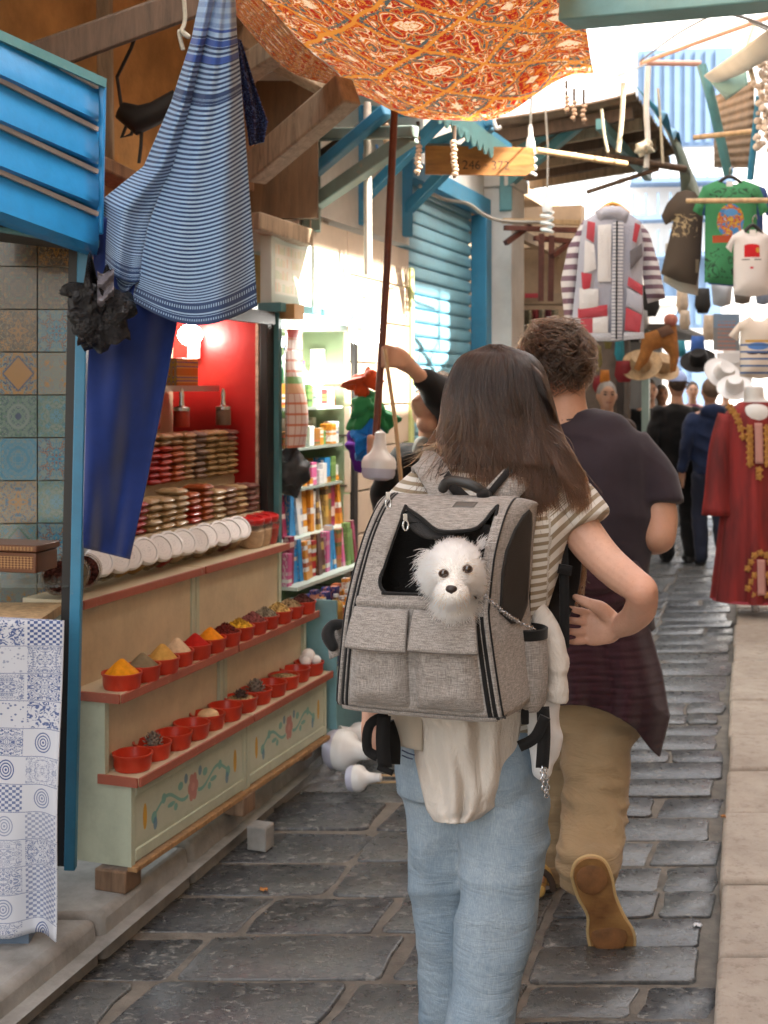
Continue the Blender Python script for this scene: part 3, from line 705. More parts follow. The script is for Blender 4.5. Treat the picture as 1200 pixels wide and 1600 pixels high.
for k, (a, b_) in enumerate(((0, 0), (.035, .012), (-.03, .02), (.002, -.035))):
    mb = MB(); p = S(-.043 + a * .8, .078 + 11 * .117 + b_ * .8, .4405); mb.ball(p + Vector((0, 0, .05 + (.02 if k == 0 else 0))), .026 if k == 0 else .02); small_thing('egg', ('big white egg on top', 'smaller white egg farthest along', 'smaller white egg nearest', 'smaller white egg at the rim')[k] + ' in the last lower red bowl', 'egg', mb, M_EGG, group='eggs in the last lower bowl')
# ---- niche behind the shelf
nb = thing('spice_niche', 'red lined niche above the cabinets stacked with spice bags', 'display niche', S(-.45, .7, .93))
mb = MB(ST); mb.box((-.475, 1.463, 1.36), (.39, .03, .88)); obj('end_panel', mb, M_RED, nb)
mb = MB(ST); mb.box((-.685, .85, 1.36), (.03, 1.2, .88)); obj('back_panel', mb, M_CREAM, nb)
mb = MB(ST); mb.box((-.475, .86, 1.815), (.42, 1.2, .03)); obj('top_panel', mb, M_RED, nb)
mb = MB(ST); mb.box((-.262, 1.463, 1.34), (.034, .06, .92)); obj('frame_post', mb, M_BLACK, nb, bevel=.003)
mb = MB(ST); mb.box((-.291, 1.440, 1.36), (.012, .014, .84)); obj('torn_edge', mb, mat('torn_paper', (.5, .38, .28), .9, .5, 30), nb)
mb = MB(ST); mb.box((-.24, .86, 1.80), (.03, 1.2, .05)); obj('frame_rail', mb, M_BLACK, nb)
mb = MB(ST); mb.box((-.325, .86, 1.04), (.13, 1.14, .016)); obj('step_board', mb, M_CREAM, nb)
mb = MB(ST); mb.box((-.53, .86, 1.182), (.28, 1.14, .016)); obj('step_board', mb, M_CREAM, nb)
mb = MB(ST); mb.box((-.392, .86, 1.115), (.012, 1.14, .13)); obj('step_riser', mb, M_CREAM, nb)
mb = MB(ST); mb.box((-.56, .95, 1.525), (.20, .92, .012)); obj('shelf', mb, mat('smoky_glass', (.1, .09, .07), .15, 0), nb)
mb = MB(ST); mb.box((-.455, .95, 1.525), (.012, .94, .022)); obj('shelf_rail', mb, mat('alu', (.55, .55, .53), .35, 0, Metallic=.8), nb)
# bags
def bag_mat(name, col):
    t = NT('bag_' + name); c = t.co('Object'); r = t.n('ObjectInfo').outputs['Random']
    f = t.noise(t.vm('ADD', c, t.comb(t.m('MULTIPLY', r, 9.0), 0.0, 0.0)), 25, 5)
    base = t.mix(t.m('MULTIPLY', r, .5), t.ramp(f, [(.3, sc3(col, .7)), (.7, sc3(col, 1.2))]), sc3(col, .75))
    t.bump(t.noise(c, 60, 3, .6, 1.5), .5, .006)
    return t.done(base, .55, Coat_Weight=.18, Coat_Roughness=.15, Specular_IOR_Level=.3)
BG = {k: bag_mat(k, c) for k, c in dict(darkred=(.34, .008, .006), red=(.40, .035, .012), orange=(.36, .085, .018), tan=(.38, .22, .09), grey=(.22, .14, .095), khaki=(.36, .235, .10), straw=(.46, .32, .16), brown=(.24, .13, .07), mauve=(.24, .125, .10)).items()}
def pack_mesh():
    mb = MB(); n = 16
    for sgn in (1, -1):
        def fn(u, v, s_=sgn):
            x, y = u * 2 - 1, v * 2 - 1
            e = (1 - abs(x) ** 4) * (1 - abs(y) ** 4)
            return (x * .050 * (1 - .06 * abs(y) ** 3), y * .0405 * (1 - .06 * abs(x) ** 3), s_ * .0118 * max(0, e) ** .55 + .0012 * math.sin(x * 7 + y * 5) * e)
        k = len(mb.v); mb.grid(fn, n, n)
        if sgn < 0: mb.f = [f if min(f) < k else f[::-1] for f in mb.f]
    return mb
proto = obj('spice_bag', pack_mesh(), BG['tan'], origin=(0, 0, 0), label='x x x x', cat='spice bag', group='x', sharp=None)
first = [True]
ORD = 'first second third fourth fifth sixth seventh eighth ninth tenth eleventh twelfth thirteenth fourteenth fifteenth sixteenth seventeenth eighteenth nineteenth twentieth'.split()
def packs(cols, v, z0, u0, du, n, where):
    for ci, (a, b, name) in enumerate(cols):
        nn = n + R.choice((0, 0, 1)) - (1 if ci in (0,) else 0)
        for k in range(nn):
            key = a if k < nn - 2 else b
            loc = S(v + R.uniform(-.006, .006), u0 + ci * du + R.uniform(-.005, .005), z0 + .0118 + k * .0218)
            rot = (R.uniform(-.05, .05), R.uniform(-.05, .05), -TH + R.uniform(-.08, .08))
            l = f'{name} bag, {ORD[k]} up in the {ORD[ci]} {where} stack from the navy cloth'
            o = proto if first[0] else proto.copy()
            if not first[0]: COL.objects.link(o)
            first[0] = False
            o.location = loc; o.rotation_euler = rot; o['label'] = l; o['group'] = f'spice bags in the {where} stacks'; o.material_slots[0].link = 'OBJECT'; o.material_slots[0].material = BG[key]
DN = dict(darkred='dark red powder', red='red powder', orange='orange powder', tan='tan powder', grey='greyish brown powder', khaki='khaki powder', straw='straw yellow powder', brown='brown powder', mauve='mauve brown powder')
pk = lambda s_: [(k.split('/')[0], k.split('/')[-1], DN[k.split('/')[0]]) for k in s_.split()]
packs(pk('darkred/tan darkred/tan red/khaki orange/tan tan grey khaki khaki khaki/mauve'), -.40, 1.191, .66, .088, 8, 'upper')
packs(pk('darkred straw straw straw red/orange orange straw brown straw mauve'), -.315, 1.049, .52, .094, 5, 'lower')
def jit0(a): return R.uniform(-a, a)
# jars with slanted white lids
M_GLASSJ = NT('jar_plastic'); M_GLASSJ = M_GLASSJ.done((.75, .70, .62), .08, Transmission_Weight=.85, IOR=1.15, Alpha=.55)
M_LID = mat('white_lid', (.72, .72, .72), .35, .04)
def lid_mat():
    t = NT('lid_print'); c = t.co('UV'); u, v, _ = t.xyz(c)
    f = t.noise(t.comb(t.m('MULTIPLY', t.m('SUBTRACT', u, .5), 3.0), t.m('MULTIPLY', t.m('SUBTRACT', v, .5), 9.0), t.m('MULTIPLY', t.n('ObjectInfo').outputs['Random'], 30.0)), 4, 3)
    x = t.m('SUBTRACT', u, .5); y = t.m('SUBTRACT', v, .5); r = t.m('SQRT', t.m('ADD', t.m('MULTIPLY', x, x), t.m('MULTIPLY', y, y)))
    ink = t.m('MULTIPLY', t.ramp(f, [(.56, 0.0), (.6, 1.0)]), t.lt(r, .27))
    ring = t.lt(t.m('ABSOLUTE', t.m('SUBTRACT', r, .36)), .02)
    b = t.mix(t.m('MULTIPLY', ink, .55), (.74, .74, .745), (.25, .28, .33)); b = t.mix(t.m('MULTIPLY', ring, .2), b, (.4, .4, .42)); return t.done(b, .35)
M_LIDP = lid_mat(); M_LIDR = mat('red_lid', (.5, .012, .012), .3, .1)
def jar(u, label, fill, lidm, lr=.056, yaw=.5, tilt=.6, v=-.262, group='slanted jars with white lids', z=.925, lidless=False, up=False, bs=1.0):
    ax = Vector((math.cos(yaw), -math.sin(yaw), tilt)).normalized() if not up else Vector((.15, -.1, 1)).normalized()
    j = thing('spice_jar', label, 'jar', S(v, u, z), -TH, group)
    M = ZM((0, 0, .058), ax); L0 = -.045 if not up else -.055
    mb = MB(); mb.lathe([(a * bs, b) for a, b in ((.003, L0 - .012), (.03, L0 - .01), (.046, L0), (.05, L0 + .03), (.05, .03), (.044, .042))], 24, M, caps=False); loc_obj('body', mb, M_GLASSJ, j)
    mb = MB(); mb.lathe([(a * bs, b) for a, b in ((.003, L0 - .008), (.028, L0 - .006), (.043, L0 + .003), (.047, L0 + .03), (.047, .012), (.002, .014))], 24, M, caps=False); loc_obj('contents', mb, fill, j)
    if not lidless:
        mb = MB(); mb.lathe([(lr * .92, .034), (lr * .94, .040), (lr, .044), (lr, .050), (lr * .95, .056), (lr * .80, .057), (lr * .77, .053), (.002, .053)], 32, M, caps=False); ld = loc_obj('lid', mb, lidm, j)
        if lidm is M_LID:
            d = MB(); n = 28; d.add([M @ Vector((lr * .74 * math.cos(2 * math.pi * k / n), lr * .74 * math.sin(2 * math.pi * k / n), .0542)) for k in range(n)], [tuple(range(n))], [(.5 + .5 * math.cos(2 * math.pi * k / n), .5 + .5 * math.sin(2 * math.pi * k / n)) for k in range(n)])
            loc_obj('printed_disc', d, M_LIDP, ld)
    else:
        mb = MB(); mb.lathe([(.045, .040), (.052, .042), (.052, .052), (.045, .054), (.044, .042)], 28, M, caps=False); loc_obj('rim', mb, M_GLASSJ, j)
    return j
fills = [HE['dark'], HE['straw'], HE['ochre'], HE['ochre'], HE['straw'], HE['red'], HE['pale'], HE['seeds'], HE['pale'], HE['straw'], HE['pink'], HE['pale'], HE['seeds']]
for i in range(12):
    jar(.215 + i * .087 + (0, .006, -.006)[i % 3], f'tilted clear spice jar with white printed lid, {ORD[i]} along from the navy cloth', fills[i], M_LID, lr=.049, yaw=.42 + jit0(.12), tilt=.62 + jit0(.12), bs=.82)
for i in range(3): jar(.02 + i * .062, f'open clear jar lying at the shelf end, {ORD[i]} from the blue post', HE['dark'] if i != 1 else HE['grey'], M_LID, v=-.25, lidless=True, yaw=.9, tilt=.25, group='open jars at the near end of the shelf')
for i, uu in enumerate((1.27, 1.335, 1.40)): jar(uu, f'upright clear jar with glossy red lid, {ORD[i]} of three at the shelf end', HE['pale'] if i < 2 else HE['red'], M_LIDR, lr=.045, v=-.235, group='red lidded jars at the far end', up=True)
# bottles, tin, lamp in the niche
M_CHR = mat('chrome', (.7, .7, .7), .2, 0, Metallic=1.0)
for i, (v, u, f) in enumerate(((-.43, 1.08, 'red'), (-.44, .88, 'red'), (-.40, 1.36, 'grey'))):
    b = thing('shaker_bottle', 'small metal necked shaker bottle on the spice bags ' + ('under the niche shelf' if i == 0 else 'half hidden by the blue cloth' if i == 1 else 'above the khaki bags'), 'bottle', S(v, u, 1.383))
    mb = MB(); mb.lathe([(.028, 0), (.03, .005), (.03, .055), (.026, .062)], 18); loc_obj('body', mb, BG[f], b)
    mb = MB(); mb.lathe([(.031, .06), (.031, .072), (.012, .078), (.008, .10), (.010, .12), (.004, .142)], 16); loc_obj('neck', mb, M_CHR, b)
def tin_mat():
    t = NT('tin_print'); c = t.co('UV'); u, v, _ = t.xyz(c)
    k = t.voro(t.comb(t.m('MULTIPLY', u, 6.0), t.m('MULTIPLY', v, 2.0), 0.0), 1, rnd=.1)
    b = t.ramp(k, [(.0, (.5, .2, .02)), (.25, (.6, .45, .1)), (.33, (.12, .12, .3)), (.42, (.45, .36, .08))], 'CONSTANT'); return t.done(b, .35)
mb = MB(ST); mb.box((-.53, 1.22, 1.585), (.10, .17, .11)); obj('spice_tin', mb, tin_mat(), label='yellow patterned box on the niche shelf beside the blue cloth', cat='tin box', bevel=.004)
M_GLOW = glow('lamp_glow', (1, .95, .85), 9)
lp = thing('niche_lamp', 'round lit white lamp with a square base inside the red niche', 'lamp', S(-.55, 1.36, 1.7))
mb = MB(ST); mb.ball((-.54, 1.35, 1.735), (.048, .048, .042)); obj('globe', mb, M_GLOW, lp)
mb = MB(ST); mb.box((-.56, 1.42, 1.69), (.05, .012, .09)); obj('base_plate', mb, M_LID, lp)
# ---- post, tiled side wall, tablecloth, shutter box, cloths at the left edge
po = thing('blue_post', 'tall blue steel post with a black back edge left of the spice stall', 'post', P(120, 1352, 3.50))
mb = MB(); mb.bar(P(110, 1358, 3.50), P(132, 350, 3.50), .030, .03); obj('front_bar', mb, M_BLUE, po, bevel=.003)
mb = MB(); mb.bar(P(98, 1350, 3.53), P(119, 360, 3.53), .034, .03); obj('back_bar', mb, M_BLACK, po)
def tile_mat(i, pal, sc_, kind):
    pal = [sc3(q, .72) for q in pal]
    t = NT(f'glazed_tile_{i}'); c = t.co('UV'); u, v, _ = t.xyz(c)
    x = t.m('ABSOLUTE', t.m('SUBTRACT', u, .5)); y = t.m('ABSOLUTE', t.m('SUBTRACT', v, .5))
    lo = t.m('MINIMUM', x, y); hi = t.m('MAXIMUM', x, y); rr = t.m('SQRT', t.m('ADD', t.m('MULTIPLY', x, x), t.m('MULTIPLY', y, y)))
    n = t.noise(t.comb(t.m('MULTIPLY', lo, sc_), t.m('MULTIPLY', hi, sc_), i * 3.7), 1, 1.5, .5, 1.2)
    base = t.ramp(n, [(0, pal[0]), (.40, pal[1]), (.47, pal[0]), (.53, pal[2]), (.6, pal[3]), (.66, pal[1])], 'CONSTANT')
    dm = t.m('ADD', x, y)
    if kind == 1: base = t.mix(t.lt(dm, .40), base, t.mix(t.lt(t.m('SINE', t.m('MULTIPLY', n, 60.0)), .2), pal[3], pal[2])); base = t.mix(t.lt(t.m('ABSOLUTE', t.m('SUBTRACT', dm, .42)), .022), base, pal[1])
    if kind == 2: base = t.mix(t.lt(t.m('ABSOLUTE', t.m('SUBTRACT', rr, .27)), .03), base, pal[1]); base = t.mix(t.lt(rr, .08), base, pal[3])
    if kind == 3: base = t.mix(t.lt(t.m('ABSOLUTE', t.m('SUBTRACT', lo, t.m('MULTIPLY', t.m('SINE', t.m('MULTIPLY', hi, 12.0)), .06))), .018), base, pal[1])
    base = t.mix(t.m('MULTIPLY', t.noise(c, 14, 4), .15), base, (.12, .15, .14))
    return t.done(base, .22, Coat_Weight=.3)
cr, nv, tq, gr, oc, br, ltb, sg = (.20, .265, .245), (.012, .035, .12), (.025, .21, .34), (.045, .14, .095), (.40, .19, .03), (.07, .03, .012), (.09, .27, .38), (.10, .20, .15)
TM = [tile_mat(0, (br, (.2, .12, .05), gr, oc), 9, 0), tile_mat(1, ((.08, .06, .03), oc, br, (.3, .25, .15)), 8, 3), tile_mat(2, (cr, nv, oc, oc), 8, 1), tile_mat(3, (sg, cr, gr, nv), 10, 2), tile_mat(4, (ltb, tq, cr, tq), 9, 2),
      tile_mat(5, (cr, (.22, .24, .2), oc, tq), 11, 3), tile_mat(6, (cr, gr, tq, oc), 9, 1), tile_mat(7, (cr, tq, nv, oc), 9, 3), tile_mat(8, (sg, cr, ltb, gr), 8, 0), tile_mat(9, (cr, oc, nv, tq), 12, 3)]
tw = thing('tiled_wall', 'wall of patterned glazed tiles at the left edge of the photo', 'wall', P(40, 1350, 3.78))
TO = P(118, 605, 3.86); td = Vector((math.cos(.10), math.sin(.10), 0))
mb = MB(); a = TO - td * .62; mb.bar((a.x, a.y + .05, 1.25), (TO.x + .03, TO.y + .05, 1.25), .05, 1.9); obj('backing', mb, mat('grout', (.42, .4, .34), .9), tw)
order = {0: [8, 4, 9, 9, 3, 6, 2, 7, 5, 0, 0], 1: [3, 5, 6, 9, 4, 3, 2, 1, 0, 0, 0], 2: [8, 9, 7, 8, 7, 8, 5, 7, 0, 1, 0]}  # brown tiles up top: shade under the shutter box put into their colour
TWD, THT = .112, .1285
tmesh = {}
for c in range(5):
    for r in range(12):
        mi = (order[2 - c][r] if c < 3 and r < 11 else R.randrange(10))
        x0 = -c * TWD - .02; z0 = .80 + r * THT
        if mi not in tmesh:
            mb = MB(); mb.box((0, 0, 0), (TWD - .004, .008, THT - .004)); tmesh[mi] = mesh_of('tile', mb, TM[mi], smooth=False)
        o = bpy.data.objects.new('tile', tmesh[mi]); link(o, tw)
        p = TO + td * (x0 - TWD / 2 + .02); o.matrix_basis = Matrix.Translation((p.x, p.y, z0)) @ Matrix.Rotation(.10 + R.uniform(-.006, .006), 4, 'Z')
mb = MB(); p = P(40, 905, 3.62); mb.box(p, (.30, .26, .008)); obj('glass_shelf', mb, NT('shelf_glass').done((.4, .5, .48), .05, Transmission_Weight=.8, Alpha=.4), label='glass shelf holding the inlaid box against the tiles', cat='shelf')
def inlay():
    t = NT('inlay'); c = t.co('UV'); u, v, _ = t.xyz(c)
    k = t.n('TexChecker'); k.inputs['Scale'].default_value = 26; t.put(k.inputs['Vector'], t.map(c, (1, .45, 1), rot=(0, 0, .785)))
    b = t.mix(k.outputs['Fac'], (.10, .035, .015), (.34, .2, .09)); e = t.m('MAXIMUM', t.gt(t.m('ABSOLUTE', t.m('SUBTRACT', v, .5)), .3), t.gt(t.m('ABSOLUTE', t.m('SUBTRACT', u, .5)), .46))
    return t.done(t.mix(e, b, (.12, .05, .025)), .35)
ib = thing('inlaid_box', 'wooden box with inlaid pattern on the glass shelf by the tiles', 'box', P(40, 893, 3.55))
rz = Matrix.Rotation(-.25, 3, 'Z')
mb = MB(); mb.box(P(26, 874, 3.55), (.185, .12, .055), rz); obj('body', mb, inlay(), ib, bevel=.003)
mb = MB(); mb.box(P(26, 852, 3.55), (.195, .13, .018), rz); obj('lid', mb, inlay(), ib, bevel=.003)
# table with printed cloth
tb = thing('table', 'table end with pale wooden top under the blue and white cloth', 'table', P(20, 1450, 3.3))
mb = MB(); mb.box(P(-60, 968, 3.45), (.46, .40, .025)); obj('tabletop', mb, wood('pale_top', (.5, .33, .17)), tb)
mb = MB(); mb.bar(P(-20, 975, 3.4), P(-20, 1500, 3.4), .05, .05); obj('leg', mb, M_BLUE, tb)
mb = MB(); mb.bar(P(-100, 975, 3.5), P(-100, 1470, 3.5), .05, .05); obj('leg', mb, M_BLUE, tb)
mb = MB(); mb.box(P(-8, 1475, 3.33), (.22, .16, .16)); obj('blue_foot', mb, mat('slate_blue', (.12, .17, .24), .7), tb)
def patch_mat():
    t = NT('patchwork_print'); c = t.co('UV'); u, v, _ = t.xyz(c)
    gx = t.m('MULTIPLY', u, 8.0); gy = t.m('MULTIPLY', v, 13.0)
    ix = t.m('FLOOR', gx); gy = t.m('ADD', gy, t.m('MULTIPLY', t.white(t.comb(ix, 3.0, 1.0)), 1.0)); iy = t.m('FLOOR', gy)
    fx = t.m('SUBTRACT', gx, ix); fy = t.m('SUBTRACT', gy, iy)
    r1 = t.white(t.comb(ix, iy, .5)); r2 = t.white(t.comb(ix, iy, 7.5))
    W, B = (.54, .57, .63), (.02, .06, .22)
    ck = t.n('TexChecker'); ck.inputs['Scale'].default_value = 10; t.put(ck.inputs['Vector'], t.comb(fx, fy, 0.0))
    p1 = ck.outputs['Fac']
    p2 = t.lt(t.voro(t.comb(fx, fy, t.m('MULTIPLY', r1, 9.0)), 7), .28)
    x0_ = t.m('SUBTRACT', fx, .5); y0_ = t.m('SUBTRACT', fy, .5)
    x = t.m('SUBTRACT', fx, .5); y = t.m('SUBTRACT', fy, .5); rr = t.m('SQRT', t.m('ADD', t.m('MULTIPLY', t.m('MULTIPLY', x, x), 2.4), t.m('MULTIPLY', y, y)))
    p3 = t.m('MULTIPLY', t.gt(t.m('SINE', t.m('MULTIPLY', rr, 60.0)), .2), t.lt(rr, .4))
    p4 = t.gt(t.noise(t.comb(fx, fy, t.m('MULTIPLY', r1, 30.0)), 7, 2, .5, 1.5), .53)
    p5 = t.gt(t.m('SINE', t.m('MULTIPLY', t.noise(t.comb(t.m('ABSOLUTE', x0_), t.m('ABSOLUTE', y0_), t.m('MULTIPLY', r1, 40.0)), 6, 2, .5, .8), 38.0)), .25)
    f = p1
    for lim, p in ((.8, p4), (.62, p2), (.45, p3), (.28, p5)):
        x_ = t.n('Mix', data_type='FLOAT'); t.put(x_.inputs[0], t.lt(r1, lim)); t.put(x_.inputs[2], f); t.put(x_.inputs[3], p); f = x_.outputs[0]
    st = t.m('ADD', .5, t.m('MULTIPLY', r2, .5))
    edge = t.m('MAXIMUM', t.gt(t.m('ABSOLUTE', x), .46), t.gt(t.m('ABSOLUTE', y), .47))
    f = t.m('MULTIPLY', t.m('MULTIPLY', f, st), t.m('SUBTRACT', 1.0, edge))
    ln = t.m('MULTIPLY', t.gt(t.m('ABSOLUTE', y), .487), .75); f = t.m('MAXIMUM', f, ln)
    b = t.mix(f, W, B); t.bump(t.noise(t.co('Object'), 9, 3), .2, .01); return t.done(b, .8)
M_PATCH = patch_mat()
def clothfn(u, v):                                    # over the table edge and down to the kerb
    s_ = v * 1.32
    x = (-1.47 + u * .77)
    wv = .030 * math.sin(u * 15 + 1.3 * v + .8 * math.sin(v * 4)) * min(1, s_) + .016 * math.sin(u * 37 + 4 + v) * v + .012 * math.sin(v * 9 + u * 6) * v
    if s_ < .14: return P(0, 605, 3.2) + Vector((x - .10, .36 - s_ * 1.2, -.575 + .004 * math.sin(9 * u)))
    d = s_ - .14
    return Vector((x - .10 - .035 * v * (u - .6) + .0 * d, 3.375 - .14 * 1.2 + wv - .02 * d, .955 - d * .68 ))
mb = MB(); mb.grid(clothfn, 48, 60); obj('tablecloth', mb, M_PATCH, solid=.003, label='blue and white patchwork printed cloth hanging over the table end', cat='tablecloth', sharp=None)
# blue slatted shutter box
sb = thing('shutter_box', 'bright blue box of overlapping metal slats at the upper left', 'shutter box', P(60, 370, 3.4))
def cyp(x, y, d): return P(x, y, d)
M_SBLUE = paint('sky_blue_metal', (.018, .26, .60), (.03, .18, .38), .15, .35)
for k in range(4):
    # left end at x=-60 and right end at x=152
    yl0, yr0 = 60 + k * 74 - 26, 140 + k * 66; yl1, yr1 = yl0 + 56, yr0 + 47
    mb = MB(); a0, b0, a1, b1 = P(-70, yl0 - 14, 3.05), P(153, yr0, 3.45), P(-70, yl1 - 8, 3.015), P(153, yr1, 3.415)
    a2, b2 = P(-70, yl1 + 14, 3.10), P(151, yr1 + 17, 3.50)
    def fn(u, v):
        if v <= .75: q = v / .75; return (a0.lerp(b0, u)).lerp(a1.lerp(b1, u), q)
        return (a1.lerp(b1, u)).lerp(a2.lerp(b2, u), (v - .75) / .25)
    mb.grid(fn, 8, 8); sl = obj('slat', mb, M_SBLUE, sb, solid=.006)
    mb = MB(); mb.bar(a0 + Vector((0, -.012, .004)), b0 + Vector((0, -.012, .004)), .012, .012); obj('worn_edge', mb, mat('worn_grey', (.42, .38, .34), .6), sl)
mb = MB(); mb.bar(P(-70, 30, 3.06), P(156, 132, 3.46), .05, .025); obj('top_rail', mb, M_TEAL, sb)
mb = MB(); mb.bar(P(157, 134, 3.46), P(152, 366, 3.46), .02, .03); obj('end_cap', mb, M_SBLUE, sb, bevel=.004)
mb = MB(); q = [P(-70, 20, 3.1), P(150, 134, 3.5), P(150, 372, 3.5), P(-70, 345, 3.1)]
mb.add(q + [p + Vector((-.1, .35, 0)) for p in q], [(0, 1, 2, 3), (7, 6, 5, 4), (0, 4, 5, 1), (1, 5, 6, 2), (2, 6, 7, 3), (3, 7, 4, 0)]); obj('housing', mb, M_BLACK, sb)
mb = MB(); mb.bar(P(-40, 348, 3.2), P(150, 382, 3.46), .03, .02); obj('bottom_rail', mb, M_TEAL, sb)
# ================================================================== hanging cloths and canopy
def fouta():
    t = NT('striped_towel'); c = t.co('UV'); u, v, _ = t.xyz(c)
    W, N, B = (.36, .54, .74), (.010, .038, .13), (.03, .09, .38)
    s_ = t.m('FRACT', t.m('MULTIPLY', v, 80.0))
    base = t.mix(t.gt(s_, .5), W, N)
    def band(a, b): return t.m('MULTIPLY', t.gt(v, a), t.lt(v, b))
    zig = t.gt(t.m('SINE', t.m('MULTIPLY', u, 330.0)), .2)
    for a, b, col in ((.965, 1.01, N), (.905, .945, N), (.30, .318, N), (.205, .222, B), (.165, .18, B), (.05, .15, W), (.135, .143, B), (.0, .03, B)):
        base = t.mix(band(a, b), base, col)
    for a, b in ((.975, .985), (.918, .932), (.306, .312), (.06, .075), (.09, .105), (.118, .13)):
        base = t.mix(t.m('MULTIPLY', band(a, b), zig), base, W if a > .2 else B)
    base = t.mix(t.m('MULTIPLY', t.noise(t.co('Object'), 6, 4), .25), base, (.1, .16, .26))
    t.bump(t.m('ADD', t.m('MULTIPLY', s_, .4), t.noise(t.co('Object'), 90, 2)), .3, .003)
    return t.done(base, .85, Sheen_Weight=.2)
M_FOUTA = fouta()
tw_ = thing('striped_towel', 'long blue and white striped towel hanging from a beam in front of the stall', 'towel', P(300, 500, 3.45))
def edge(pts, v):
    ys = [p[1] for p in pts]; xs = [p[0] for p in pts]; n = len(pts) - 1
    q = v * n; i = min(n - 1, int(q)); f = q - i
    return xs[i] + (xs[i + 1] - xs[i]) * f, ys[i] + (ys[i + 1] - ys[i]) * f
def drape(L, Rr, Yb, depth, nu=50, nv=90, wav=(3.2, .03), ph=0, T=None, sag=0):
    def fn(u, v):
        xl, yl = edge(L, v); xr, yr = edge(Rr, v)
        Yp = Yb(u, v) if callable(Yb) else Yb
        Yp += depth * math.sin(u * wav[0] * 2 * math.pi + ph + v * 1.5) * (.35 + .65 * v)
        return P(xl + (xr - xl) * u, yl + (yr - yl) * u + sag * math.sin(math.pi * u) * v, Yp)
    mb = MB(); mb.grid(fn, nu, nv); return mb
# right, larger fall
mb = drape([(342, -30), (322, 60), (296, 170), (262, 270), (232, 350), (216, 430), (206, 470)], [(366, -30), (370, 60), (378, 150), (385, 240), (392, 330), (398, 410), (402, 478)],
           lambda u, v: 3.46 - .10 * math.sin(math.pi * u * .9) * (.3 + v), .018, wav=(2.2, 0), sag=34); obj('towel_fall', mb, M_FOUTA, tw_, solid=.003, sharp=None)
# left fall turning back over itself
mb = drape([(318, -30), (300, 60), (268, 160), (225, 260), (160, 312), (160, 370), (160, 412)], [(344, -30), (326, 60), (304, 165), (282, 255), (240, 335), (226, 400), (222, 440)],
           lambda u, v: 3.50 - .07 * math.sin(math.pi * u), .015, wav=(1.6, 0), sag=12); obj('towel_fall', mb, M_FOUTA, tw_, solid=.003, sharp=None)
mb = drape([(176, 400), (180, 428), (186, 452)], [(224, 428), (219, 440), (206, 440)], 3.47, .01, nu=14, nv=20, wav=(1, 0), sag=14)
mb.uv = [(a, .9 + b * .1) for a, b in mb.uv]; obj('towel_fold', mb, M_FOUTA, tw_, solid=.003)
def dark_pattern():
    t = NT('indigo_pattern'); c = t.co('UV'); n = t.noise(t.map(c, (5, 16, 1)), 3, 3, .6, 1)
    return t.done(t.ramp(n, [(0, (.012, .014, .05)), (.5, (.012, .014, .05)), (.54, (.05, .11, .35)), (.62, (.3, .36, .45)), (.66, (.02, .02, .05))], 'CONSTANT'), .9)
mb = drape([(366, 60), (376, 120), (384, 190), (390, 228)], [(376, 62), (400, 140), (418, 190), (412, 222)], 3.62, .02, nu=14, nv=24, wav=(1.5, 0)); obj('scarf', mb, dark_pattern(), solid=.003, label='dark indigo patterned scarf showing behind the right edge of the striped towel', cat='scarf')
M_NAVY = cloth('navy_velvet', (.006, .024, .14), .35, 500, .8, .3, sheen=.5)
def navy(u, v):
    xl, yl = edge([(150, 330), (142, 480), (135, 620), (131, 760), (130, 856)], v); xr, yr = edge([(290, 420), (276, 510), (252, 640), (226, 770), (203, 874)], v)
    f = .022 * math.sin((u * 1.0 + v * .75) * 6.5) + .004 * math.sin((u * 1.2 - v * .3) * 15)
    return P(xl + (xr - xl) * u, yl + (yr - yl) * u, 3.46 + .06 * u + f)
mb = MB(); mb.grid(navy, 50, 60); obj('navy_cloth', mb, M_NAVY, solid=.003, sharp=None, label='plain navy blue cloth hanging below the striped towel beside the blue post', cat='cloth')
# black plastic bags
M_PLAS = NT('black_plastic'); t = M_PLAS; t.bump(t.noise(t.co('Object'), 22, 5, .6, 1.2), 1.0, .03)
M_PLAS = t.done((.006, .0055, .007), .25, Specular_IOR_Level=.45)
pb = thing('plastic_bags', 'bunch of crumpled black plastic bags tied to the blue post', 'plastic bag', P(152, 545, 3.38))
def crumple(c, r, seed, sc=9, amp=.3):
    mb = MB(); mb.ball(c, r, 40, 26); a = np.array([tuple(p) for p in mb.v]); cc = np.array(tuple(c)); d = a - cc
    n = 1 - amp * np.abs(vnoise(a * sc, seed)) * 2 + amp * .6 * vnoise(a * sc * 2.3, seed + 1); a = cc + d * n[:, None]
    mb.v = [Vector(p) for p in a.tolist()]; return mb
obj('bag_lobe', crumple(P(150, 495, 3.38), (.075, .05, .10), 3, 16, .35), M_PLAS, pb, sharp=25); obj('bag_lobe', crumple(P(185, 490, 3.36), (.05, .04, .09), 5, 18, .4), M_PLAS, pb, sharp=25)
obj('bag_lobe', crumple(P(130, 458, 3.37), (.07, .03, .035), 8, 20, .4), M_PLAS, pb, sharp=25)
mb = MB(); mb.grid(lambda u, v: P(118 + u * 60 + v * 20 - 26 * u * v, 470 - 60 * v * (1 - .4 * u) + 18 * math.sin(u * 8 + v * 4), 3.36 + .03 * math.sin(u * 11 + v * 6)), 16, 12); obj('bag_flap', mb, M_PLAS, pb, sharp=20, solid=.001)
mb = MB(); mb.grid(lambda u, v: P(152 + u * 26, 424 + v * 52 + 4 * math.sin(u * 5), 3.335 + .012 * math.sin(v * 13 + u * 3)), 8, 16); obj('bag_strip', mb, mat('silver_plastic', (.16, .15, .17), .25, .4, 30, .3), pb, solid=.001)
